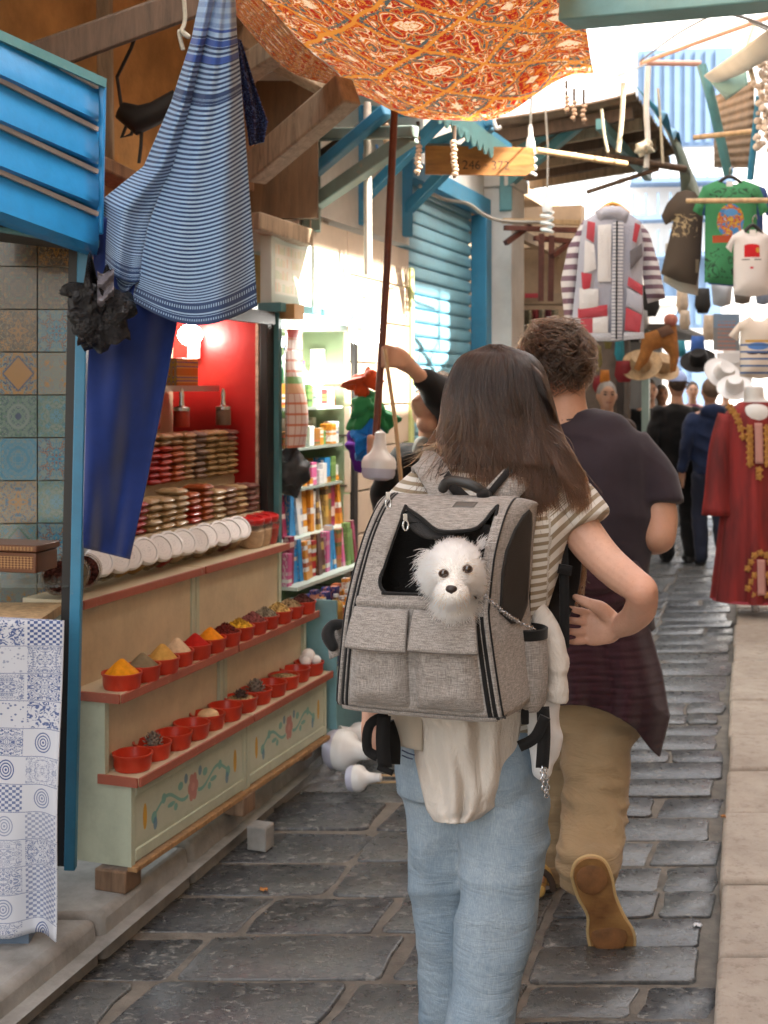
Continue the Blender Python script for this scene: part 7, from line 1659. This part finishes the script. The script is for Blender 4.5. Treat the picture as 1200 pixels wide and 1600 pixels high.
tee('green T-shirt with a round colourful print and dark scribbles on a black hanger', teepoly(1142, 281, 88, 160, 48, 16), 7.6, print_tee('green_tee', (.045, .22, .09), ((.47, .60, .17, .16, 'multi', 'o'), (.40, .43, .15, .035, (.35, .06, .02), 'r'), (.47, .68, .09, .035, (.1, .3, .6), 'o'), (.5, .2, .35, .14, (.02, .05, .03), 's'), (.5, .85, .3, .06, (.02, .05, .03), 's'))), hx=(1140, 280, 26), seed=1)
tee('blue T-shirt mostly hidden behind the green one', teepoly(1150, 284, 92, 160, 46, 14), 7.8, print_tee('blue_tee', (.03, .07, .22), ()), seed=5)
tee('brown T-shirt with gold script hanging askew left of the green T-shirt', [(1058, 300), (1072, 297), (1086, 300), (1097, 316), (1098, 345), (1096, 400), (1088, 446), (1060, 440), (1032, 428), (1044, 380), (1052, 345), (1040, 352), (1033, 338), (1042, 318)], 7.9, print_tee('brown_tee', (.085, .06, .042), ((.55, .62, .3, .12, (.45, .33, .18), 's'), (.85, .2, .05, .07, (.35, .28, .18), 'r'))), th=.06, seed=2)
tee('cream T-shirt hem showing under the brown T-shirt', [(1040, 380), (1096, 380), (1090, 462), (1062, 456), (1036, 440)], 8.0, print_tee('cream_tee', (.55, .5, .42), ()), seed=3)
tee('white T-shirt printed with a closed-eyed face in a red hat', teepoly(1174, 358, 60, 102, 28, 10), 7.4, print_tee('white_tee', (.66, .62, .60), ((.47, .66, .15, .085, (.5, .01, .015), 'r'), (.47, .74, .15, .03, (.5, .01, .015), 'o'), (.58, .68, .04, .04, (.55, .3, .05), 'o'), (.35, .54, .07, .008, (.1, .1, .1), 'r'), (.58, .54, .07, .008, (.1, .1, .1), 'r'), (.46, .42, .035, .018, (.5, .02, .04), 'o'))), hx=(1176, 356, 17), seed=4)
tee('small cream shirt with blue stripes, blue glasses and a moustache print', teepoly(1186, 494, 64, 94, 30, 16), 7.2, print_tee('kid_tee', (.62, .54, .46), ((.46, .52, .17, .06, (.08, .2, .5), 'o'), (.46, .60, .2, .02, (.5, .3, .08), 'r'), (.37, .41, .09, .025, (.04, .02, .02), 'o'), (.55, .41, .09, .025, (.04, .02, .02), 'o')), ((0, .62, 9.0, (.06, .12, .27)),)), th=.04, seed=6)
for i, (x, y, w, h, c) in enumerate(((1128, 452, 34, 40, (.45, .48, .52)), (1160, 455, 30, 30, (.2, .17, .15)), (1192, 460, 26, 24, (.25, .3, .4)))):
    tee(('pale grey', 'dark grey', 'grey blue')[i] + ' garment hanging in the row behind the white T-shirt', [(x - w / 2, y - 8), (x + w / 2, y - 8), (x + w / 2 - 3, y + h * .6), (x, y + h * .7), (x - w / 2 + 3, y + h * .6)], 8.4, print_tee('row_tee%d' % i, c, ()), seed=7 + i)
# kaftan on a mannequin
KY = 8.2
kf_ = thing('kaftan', 'long dark red velvet kaftan with gold embroidery on a white mannequin', 'kaftan', P(1180, 945, KY))
def velvet():
    t = NT('red_velvet'); o = t.co('Object'); f = t.noise(t.map(o, (6, 6, .8)), 2, 4); b = t.ramp(f, [(.35, (.10, .005, .005)), (.65, (.29, .015, .013))]); return t.done(b, .7, Sheen_Weight=.3, Sheen_Tint=(.8, .2, .15, 1))
M_VEL = velvet(); M_GOLD = mat('gold_thread', (.42, .19, .035), .5, .35, 60, .8, 160); M_PINKT = mat('pink_trim', (.5, .24, .2), .7, .1)
def robe(u, v):
    q = u * 2 * math.pi; ang = 1 + .10 * math.sin(q * 7 + 1) * v + .05 * math.sin(q * 13) * v
    hw = np.interp(v, [0, .06, .14, .4, 1], [.10, .20, .205, .19, .27]); hd = np.interp(v, [0, .06, .2, 1], [.08, .11, .13, .19])
    c = P(1180, 628 + (936 - 628) * v, KY); return c + Vector((math.cos(q) * hw * ang, math.sin(q) * hd * ang, 0))
mb = MB(); mb.grid(robe, 90, 40); rb_ = obj('robe', mb, M_VEL, kf_, sharp=None)
for s_ in (-1, 1):
    mb = MB(); mb.tube(spline([P(1180 + s_ * 42, 650, KY), P(1180 + s_ * 54, 700, KY - .02), P(1180 + s_ * 58, 760, KY - .03), P(1180 + s_ * 60, 806, KY - .04)], 3), lerps([.07, .075, .085, .10], 3), 16, True, .7); obj('sleeve', mb, M_VEL, kf_, sharp=None)
def front(x, y): 
    v = (y - 628) / 308; hw = np.interp(v, [0, .06, .14, .4, 1], [.10, .20, .205, .19, .27]); hd = np.interp(v, [0, .06, .2, 1], [.08, .11, .13, .19]); c = P(x, y, KY); dx = (c.x - P(1180, y, KY).x) / hw
    return Vector((c.x, KY - hd * math.sqrt(max(.02, 1 - dx * dx)) - .018, c.z))
def emb(pts, r):
    mb = MB()
    for x, y in pts:
        c = front(x, y); mb.ball(c, (r, .006, r), 10, 6)
        for k in range(5): q = k * 1.257 + x; mb.ball(c + Vector((r * .95 * math.cos(q), 0, r * .95 * math.sin(q))), (r * .42, .006, r * .42), 8, 5)
    return mb
obj('embroidery', emb([(1138 + 3 * k, 636 + 5 * k + k * k * .8) for k in range(6)] + [(1222 - 3 * k, 636 + 5 * k + k * k * .8) for k in range(6)] + [(1162, 668 + 9 * k) for k in range(7)] + [(1188, 668 + 9 * k) for k in range(7)] + [(1175, 732), (1175, 742)], .020), M_GOLD, kf_, kind='stuff')
obj('embroidery', emb([(1166 - (k % 3) * 5, 862 + 10 * k) for k in range(7)] + [(1184 + (k % 3) * 5, 862 + 10 * k) for k in range(7)] + [(1175, 858)], .018), M_GOLD, kf_, kind='stuff')
for y0, y1 in ((660, 722), (868, 922)):
    mb = MB(); mb.grid(lambda u, v: front(1169 + 12 * u, y0 + (y1 - y0) * v) + Vector((0, -.008, 0)), 3, 14); obj('front_trim', mb, M_PINKT, kf_, solid=.005)
mb = MB(); mb.lathe([(.27, 0), (.27, .012), (.26, .016)], 40, Matrix.Translation(P(1180, 938, KY)) @ Matrix.Scale(.72, 4, (0, 1, 0)), caps=False); obj('hem_lining', mb, KR, kf_)
mq = MB(); limb(mq, [P(1180, 680, KY), P(1180, 640, KY), P(1178, 622, KY), P(1178, 603, KY)], [(.10, .09), (.13, .09), (.065, .06), (.06, .055)], 20, (0, 1, 0), ends=False); mq.ball(P(1180, 650, KY - .03), (.12, .09, .10)); obj('mannequin', soft(mq, .009, 5), mat('mannequin_white', (.72, .70, .68), .4, .03), kf_, sharp=None)
mb = MB(); mb.bar(P(1180, 930, KY), (P(1180, 930, KY).x, KY, .09), .04, .04); obj('stand_pole', mb, M_STEEL, kf_)
# camel toy, hats, bags in the far stalls
cam_t = thing('plush_camel', 'orange brown plush camel hanging above the crowd', 'plush toy', P(1035, 585, 9.0))
obj('body', inflate([(1003, 522), (1022, 516), (1036, 512), (1046, 502), (1056, 506), (1059, 530), (1061, 556), (1056, 580), (1047, 583), (1046, 556), (1034, 543), (1020, 548), (1012, 566), (998, 580), (990, 576), (1000, 550)], 9.0, .06, .004, 3, 5), mat('plush_orange', (.32, .125, .03), .95, .3, 30, .8, 120), cam_t, sharp=None)
obj('saddle', inflate([(1026, 514), (1046, 506), (1054, 520), (1034, 528)], 8.94, .02, 0, 1, 5), mat('saddle_brown', (.16, .08, .05), .9), cam_t, sharp=None); mb = MB(); mb.ball(P(1048, 500, 8.98), (.05, .05, .045)); obj('muzzle', mb, mat('muzzle_pink', (.45, .16, .12), .9), cam_t)
def hat(px, py, Yd, r, m, label, tilt=.6):
    h = thing('brimmed_hat', label, 'hat', P(px, py, Yd)); M = ZM((0, 0, 0), (jit(.4), -tilt, 1))
    mb = MB(); mb.lathe([(r * .52, .005), (r * .8, .004), (r, .014), (r, .018), (r * .8, .012), (r * .52, .013)], 28, M, caps=False); loc_obj('brim', mb, m, h)
    mb = MB(); mb.lathe([(r * .52, .008), (r * .50, .07), (r * .38, .10), (.001, .095)], 24, M, caps=False); loc_obj('crown', mb, m, h)
M_STRAW = wood('straw', (.42, .29, .16), .6, .8); 
for a in ((1002, 572, 9.3, .15, M_STRAW, 'straw hat hanging under the plush camel'), (1030, 574, 9.5, .15, M_STRAW, 'wider straw hat right of the plush camel legs'), (1128, 586, 9.8, .15, M_LID, 'white brimmed hat above the navy hooded man'), (1146, 556, 10.0, .14, M_LID, 'white brimmed hat higher beside the striped child shirt'), (1092, 566, 10.4, .15, M_BLKW, 'black brimmed hat above the blue cap'), (1148, 608, 9.4, .13, M_LID, 'white hat tucked behind the kaftan shoulder')): hat(*a, tilt=R.uniform(.5, 1.4))
BC = {}
pal = [('teal', (.02, .2, .25)), ('dark red', (.22, .015, .02)), ('olive', (.18, .16, .05)), ('black', (.012, .012, .012)), ('orange', (.5, .17, .02)), ('purple', (.1, .03, .14)), ('beige', (.45, .37, .28)), ('grey', (.25, .25, .25)), ('pink', (.45, .06, .18)), ('blue', (.03, .1, .35))]
for i, (x, y, w, h, ci, Yd) in enumerate(((968, 546, 16, 36, 0, 9.1), (975, 580, 30, 34, 1, 9.3), (992, 520, 20, 30, 3, 9.6), (1004, 500, 18, 30, 7, 10), (930, 560, 22, 40, 2, 9.2), (945, 590, 16, 24, 4, 9.6), (950, 520, 14, 50, 2, 9.8), (1016, 470, 30, 50, 3, 10.2), (1098, 470, 26, 40, 3, 10.5), (1070, 500, 18, 30, 6, 10.8), (1052, 560, 16, 24, 4, 10.9), (1090, 540, 24, 30, 9, 11.5), (1108, 512, 20, 40, 6, 11.4), (935, 600, 18, 26, 1, 10.0), (1066, 470, 20, 40, 6, 11.2), (1062, 545, 20, 26, 0, 11.6))):
    mb = inflate([(x - w * .4, y - h / 2), (x + w * .4, y - h / 2), (x + w / 2, y + h * .2), (x + w * .3, y + h / 2), (x - w * .3, y + h / 2), (x - w / 2, y + h * .2)], Yd, .05, .012, i, 7); nm, c = pal[ci]
    BC[(nm, x < 985, y < 530)] = BC.get((nm, x < 985, y < 530), 0) + 1
    obj('hanging_bag', mb, mat('bagc_' + nm, c, .8, .25, 12, .3), sharp=None, label=f'{nm} bag in the far stalls ' + ('left of the plush camel' if x < 985 else 'near the plush camel' if x < 1050 else 'right of the plush camel') + (' high up' if y < 530 else ' low down') + ('' if BC[(nm, x < 985, y < 530)] == 1 else ' farther back' if BC[(nm, x < 985, y < 530)] == 2 else ' farthest back'), cat='bag', group=f'{nm} bags of the far stalls')
def poster():
    t = NT('poster'); u, v, _ = t.xyz(t.co('UV')); b = t.mix(t.gt(v, .62), (.22, .24, .26), (.2, .3, .42)); f = t.m('MULTIPLY', t.lt(t.m('FRACT', t.m('MULTIPLY', v, 9.0)), .45), t.m('MULTIPLY', t.gt(t.noise(t.comb(t.m('MULTIPLY', u, 22.0), t.m('FLOOR', t.m('MULTIPLY', v, 9.0)), 0.0), 1, 1), .45), t.lt(t.m('ABSOLUTE', t.m('SUBTRACT', u, .5)), .35)))
    return t.done(t.mix(t.m('MULTIPLY', f, t.lt(v, .8)), b, (.42, .2, .17)), .5)
mb = MB(); mb.box(P(1135, 519, 9.4), (.19, .02, .27)); obj('poster', mb, poster(), label='grey blue poster with rows of reddish script behind the striped child shirt', cat='poster')
mb = MB(); mb.box(P(1148, 578, 9.9), (.26, .04, .26)); obj('white_board', mb, M_LID, label='blank white board below the poster', cat='board')
# rugs and shelf things on the left beyond the pillar
for i, c in enumerate(((.12, .1, .06), (.3, .25, .15), (.25, .03, .03), (.35, .3, .2), (.16, .03, .04), (.3, .27, .18))):
    t = NT('rug%d' % i); o = t.co('UV'); n = t.noise(t.map(o, (4, 12, 1)), 3, 3, .6); b = t.ramp(n, [(.4, c), (.5, sc3(c, .4)), (.6, sc3(c, 1.6))], 'CONSTANT'); m = t.done(b, .9)
    mb = MB(); x0 = 812 + i * 10; mb.grid(lambda u, v: P(x0 + 9 * u, 484 + 62 * v, 8.6 + .03 * math.sin(u * 6)), 6, 8); obj('hanging_rug', mb, m, solid=.01, label=('dark olive', 'straw coloured', 'red', 'pale beige', 'dark red', 'light straw')[i] + ' woven rug strip hanging beyond the white pillar', cat='rug')
mb = MB(); mb.bar(P(801, 452, 8.2), P(797, 640, 8.2), .045, .03); obj('white_post', mb, M_WHITE, label='slim white post beside the hanging rugs', cat='post')
mb = MB(); mb.box(P(850, 468, 8.7), (.36, .2, .07)); obj('shelf_plank', mb, M_BEIGE, label='beige shelf plank over the hanging rugs', cat='shelf')
mb = MB(); mb.box(P(832, 462, 8.55), (.10, .02, .03)); obj('shop_tag', mb, KR, label='small red and white tag on the shelf plank', cat='tag')
fr = thing('metal_frame', 'red brown angle iron frame standing beyond the white pillar', 'frame', P(860, 640, 8.0))
for a, b in (((785, 345), (905, 348)), ((788, 356), (900, 360)), ((790, 380), (828, 352)), ((846, 365), (845, 470)), ((862, 368), (860, 470)), ((835, 372), (900, 378)), ((862, 400), (895, 376))):
    mb = MB(); mb.bar(P(*a, 7.8), P(*b, 7.9), .035, .03); obj('angle_iron', mb, M_RUST if a[1] > 350 else M_BAMB, fr)
# poles, ropes, cables, small bulbs, bead strings
def pole(a, b, r, label, m=None): mb = MB(); mb.tube([a, b], r, 10); return obj('bamboo_pole', mb, m or M_BAMB, label=label, cat='pole')
pole(P(838, 235, 6.4), P(978, 256, 6.9), .016, 'pale bamboo pole reaching out above the knit jacket'); pole(P(1084, 215, 7.4), P(1178, 205, 7.2), .015, 'short bamboo pole high above the green T-shirt'); pole(P(1072, 314, 7.45), P(1210, 313, 7.3), .015, 'bamboo pole across the chest of the green T-shirt'); pole(P(1000, 98, 9), P(1095, 99, 9), .02, 'thin horizontal rail against the sky above the lane', mat('rail_rose', (.5, .3, .25), .5)); pole(P(918, 300, 7.6), P(1028, 264, 7.8), .014, 'dark thin pole slanting below the drooping tarp', M_WOOD1); pole(P(950, 245, 7.6), P(1070, 264, 7.9), .022, 'dark rail under the tin roof edge', M_WOOD1)
wire('rope', [P(974, 130, 7), P(972, 180, 7), P(966, 238, 7)], .013, M_ROPE, 'thick pale rope hanging from the drooping tarp', 'rope'); wire('rope', [P(1013, 104, 7.2), P(1010, 170, 7.2), P(1012, 215, 7.2), P(1010, 262, 7.2)], .016, mat('grey_rope', (.55, .53, .5), .9), 'knotted grey rope hanging right of the thick pale rope', 'rope')
mb = crumple(P(1008, 232, 7.18), (.06, .05, .06), 4, 20, .3); obj('rope_knot', mb, M_ROPE, label='bundled knot on the grey hanging rope', cat='knot')
wire('rope', [P(940, 170, 7), P(944, 210, 7), P(950, 238, 7)], .008, M_ROPE, 'thin rope left of the thick pale rope', 'rope'); wire('rope', [P(1028, 138, 7.4), P(1032, 190, 7.4), P(1036, 255, 7.4)], .008, M_ROPE, 'thin rope right of the grey rope', 'rope')
wire('cable', [P(655, 290, 6.5), P(690, 310, 6.6), P(730, 318, 6.9), P(755, 335, 7.2), P(785, 345, 7.6), P(850, 347, 7.8)], .011, M_CABG, 'brownish cable drooping across the top of the blue shutter'); wire('cable', [P(640, 225, 6.2), P(735, 228, 6.5), P(822, 238, 6.5), P(900, 240, 7)], .006, M_CABG, 'thin cable running along the scalloped awning')
wire('cable', [P(1000, 96, 9), P(1060, 52, 8), P(1130, 15, 7)], .006, M_CAB_, 'dark cable rising to the teal beam'); wire('cable', [P(1130, 20, 6.5), P(1170, 30, 6.3), P(1230, 55, 6)], .008, M_CAB_, 'dark cable crossing the top right corner'); wire('cable', [P(1150, 18, 6.8), P(1180, 38, 6.4), P(1230, 60, 6)], .006, M_CAB_, 'second dark cable in the top right corner'); wire('cable', [P(880, 142, 6), P(960, 120, 7), P(1010, 100, 8)], .005, M_CABG, 'thin cable across the bright sky gap'); wire('cable', [P(1005, 98, 8.8), P(1080, 70, 8), P(1210, 24, 7)], .014, mat('rose_cable', (.45, .25, .17), .6), 'rusty rod rising to the right across the sky'); wire('cable', [P(572, 240, 5.5), P(582, 250, 5.5), P(590, 238, 5.5), P(588, 226, 5.5)], .006, mat('blue_cable', (.12, .25, .5), .5), 'curl of blue cable beside the white rod'); wire('cable', [P(568, 240, 5.6), P(572, 280, 5.5), P(582, 305, 5.5)], .004, M_CABG, 'thin cable from the brackets to the white rod')
def beads(px, y0, y1, Yd, label):
    b = thing('bead_string', label, 'bead string', P(px, y1, Yd), group='shell bead strings under the awnings'); n = int((y1 - y0) / 6)
    mb = MB(); mb.tube([P(px, y0 - 26, Yd), P(px, y1, Yd)], .008, 6); obj('cord', mb, M_WOOD1, b)
    mb = MB()
    for k in range(n):
        p = P(px + jit(2), y0 + (y1 - y0) * k / n, Yd); mb.ball(p, (.015, .015, .011), 8, 6)
    obj('shells', mb, mat('shell', (.55, .36, .24), .5, .2, 40), b, kind='stuff')
beads(710, 222, 278, 5.6, 'pale shell bead string under the canopy edge, longest one'); beads(653, 216, 274, 5.6, 'pale shell bead string beside the pole'); beads(604, 195, 245, 5.3, 'pale shell bead string touching the canopy pole'); beads(885, 152, 178, 7, 'short bead string left under the blue valance'); beads(897, 160, 190, 7, 'short bead string middle under the blue valance'); beads(912, 166, 194, 7, 'short bead string right under the blue valance')
def cfl(px, py, Yd, r, label, up=-1):
    b = thing('spiral_bulb', label, 'bulb', P(px, py, Yd)); mb = MB(); k = Yd / FPX
    mb.tube([(r * math.cos(q), r * math.sin(q), -.05 - .009 * q * .7) for q in [i * .5 for i in range(38)]], r * .30, 8); loc_obj('spiral', mb, mat('cfl_white', (.72, .73, .72), .3, .03), b)
    mb = MB(); mb.lathe([(r * .8, -.05), (r * .95, -.03), (r * .7, .02), (r * .45, .03), (r * .45, .07), (r * .2, .09)], 18); loc_obj('base', mb, M_LID, b); mb = MB(); mb.tube([(0, 0, .08), (0.005, 0, .3), (-.01, 0, .55)], .006, 6); loc_obj('flex', mb, M_CABG, b)
cfl(855, 318, 7.4, .032, 'spiral bulb hanging in front of the dark recess'); cfl(829, 222, 6.4, .026, 'spiral bulb beside the wooden number sign')
wire('bulb_ring', [P(800, 233, 6.4), P(795, 240, 6.4), P(803, 255, 6.4), P(810, 250, 6.4), P(804, 238, 6.4)], .011, M_LID, 'small white ring lamp in front of the wooden number sign', 'ring'); wire('bulb_ring', [P(786, 168, 6.2), P(773, 185, 6.2), P(776, 200, 6.2), P(783, 198, 6.2)], .010, M_LID, 'white hooked tube just under the canopy edge', 'ring')
# wooden sign with its number
ws = thing('wooden_sign', 'brown wooden board with a faded number under the teal awning', 'sign', P(745, 272, 6.3))
M_SGN = wood('sign_wood', (.36, .15, .035), .6, .5, (.15, 1, 1)); mb = MB(); mb.prism([(0, 0), (.50, 0), (.545, .03), (.54, .14), (0, .14)], .02, AX(P(664, 273, 6.3), (1, .1, 0), (0, 0, 1))); obj('board', mb, M_SGN, ws, smooth=False)
cu = bpy.data.curves.new('sign_text', 'FONT'); cu.body = '246 · 372'; cu.size = .062; cu.extrude = .001; tmp_ = bpy.data.objects.new('tmp', cu); COL.objects.link(tmp_); dgr = bpy.context.evaluated_depsgraph_get(); tme = bpy.data.meshes.new_from_object(tmp_.evaluated_get(dgr)); bpy.data.objects.remove(tmp_); bpy.data.curves.remove(cu); tme.materials.clear(); tme.materials.append(mat('faded_ink', (.05, .022, .008), .7)); to = bpy.data.objects.new('lettering', tme); COL.objects.link(to); to.parent = ws; to.matrix_parent_inverse = pworld(ws).inverted(); to.matrix_basis = AX(P(722, 264, 6.27), (1, .1, 0), (0, 0, 1))
# right hand awnings, beam overhead
mb = MB(); mb.bar(P(885, 16, 3.72), P(1290, -24, 3.35), .12, .09); obj('painted_beam', mb, paint('pale_teal_paint', (.20, .40, .40), (.3, .3, .26), .35), label='thick grey teal painted beam crossing the top right corner', cat='beam', bevel=.006)
ra = thing('right_awning', 'cream and teal cloth awning with brown tin underside on the right', 'awning', P(1150, 200, 7.5))
def quadm(a, b, c, d, n=12, sag=.05): 
    mb = MB(); mb.grid(lambda u, v: (a.lerp(b, u)).lerp(d.lerp(c, u), v) - Vector((0, 0, sag * math.sin(math.pi * u) * math.sin(math.pi * v))), n, n); return mb
obj('cream_cloth', quadm(P(1100, 118, 7.4), P(1200, 46, 5.6), P(1260, 60, 5.6), P(1118, 134, 7.6)), cloth('cream_cloth', (.62, .58, .52), .06), ra, solid=.004); obj('teal_cloth', quadm(P(1112, 130, 7.5), P(1165, 92, 7.0), P(1168, 132, 7.0), P(1135, 156, 7.5)), cloth('aqua_cloth', (.25, .42, .40), .1), ra, solid=.004)
mb = MB(); mb.grid(lambda u, v: P(1116 + 62 * u, 150 + 112 * v - 26 * u * (1 - v), 8.6 - 1.0 * u + .02 * math.sin(v * 60)), 8, 60); obj('tin_sheet', mb, M_TIN, ra, solid=.005)
mb = MB(); mb.tube(spline([P(1096, 102, 7.6), P(1110, 150, 7.6), P(1124, 210, 7.7), P(1138, 272, 7.8)], 4), .03, 10); obj('edge_pole', mb, M_TEAL, ra); mb = MB(); mb.tube([P(1186, 150, 7), P(1172, 280, 7.2)], .02, 8); obj('blue_stay', mb, M_BLUE, ra)
gl_ = thing('shell_garland', 'clump of pale shells and ropes hanging at the right edge', 'garland', P(1195, 240, 6.6)); mb = MB()
for k in range(90): mb.ball(P(1194 + jit(14) + 4 * math.sin(k), 60 + k * 1.95, 6.6 + jit(.05)), R.uniform(.010, .022), 7, 5)
obj('shells', mb, mat('pale_shell', (.58, .50, .43), .6, .2, 40), gl_, kind='stuff'); mb = MB(); mb.tube(spline([P(1180, 40, 6.6), P(1168, 80, 6.6), P(1178, 130, 6.6)], 5), .014, 8); obj('rope', mb, M_ROPE, gl_)
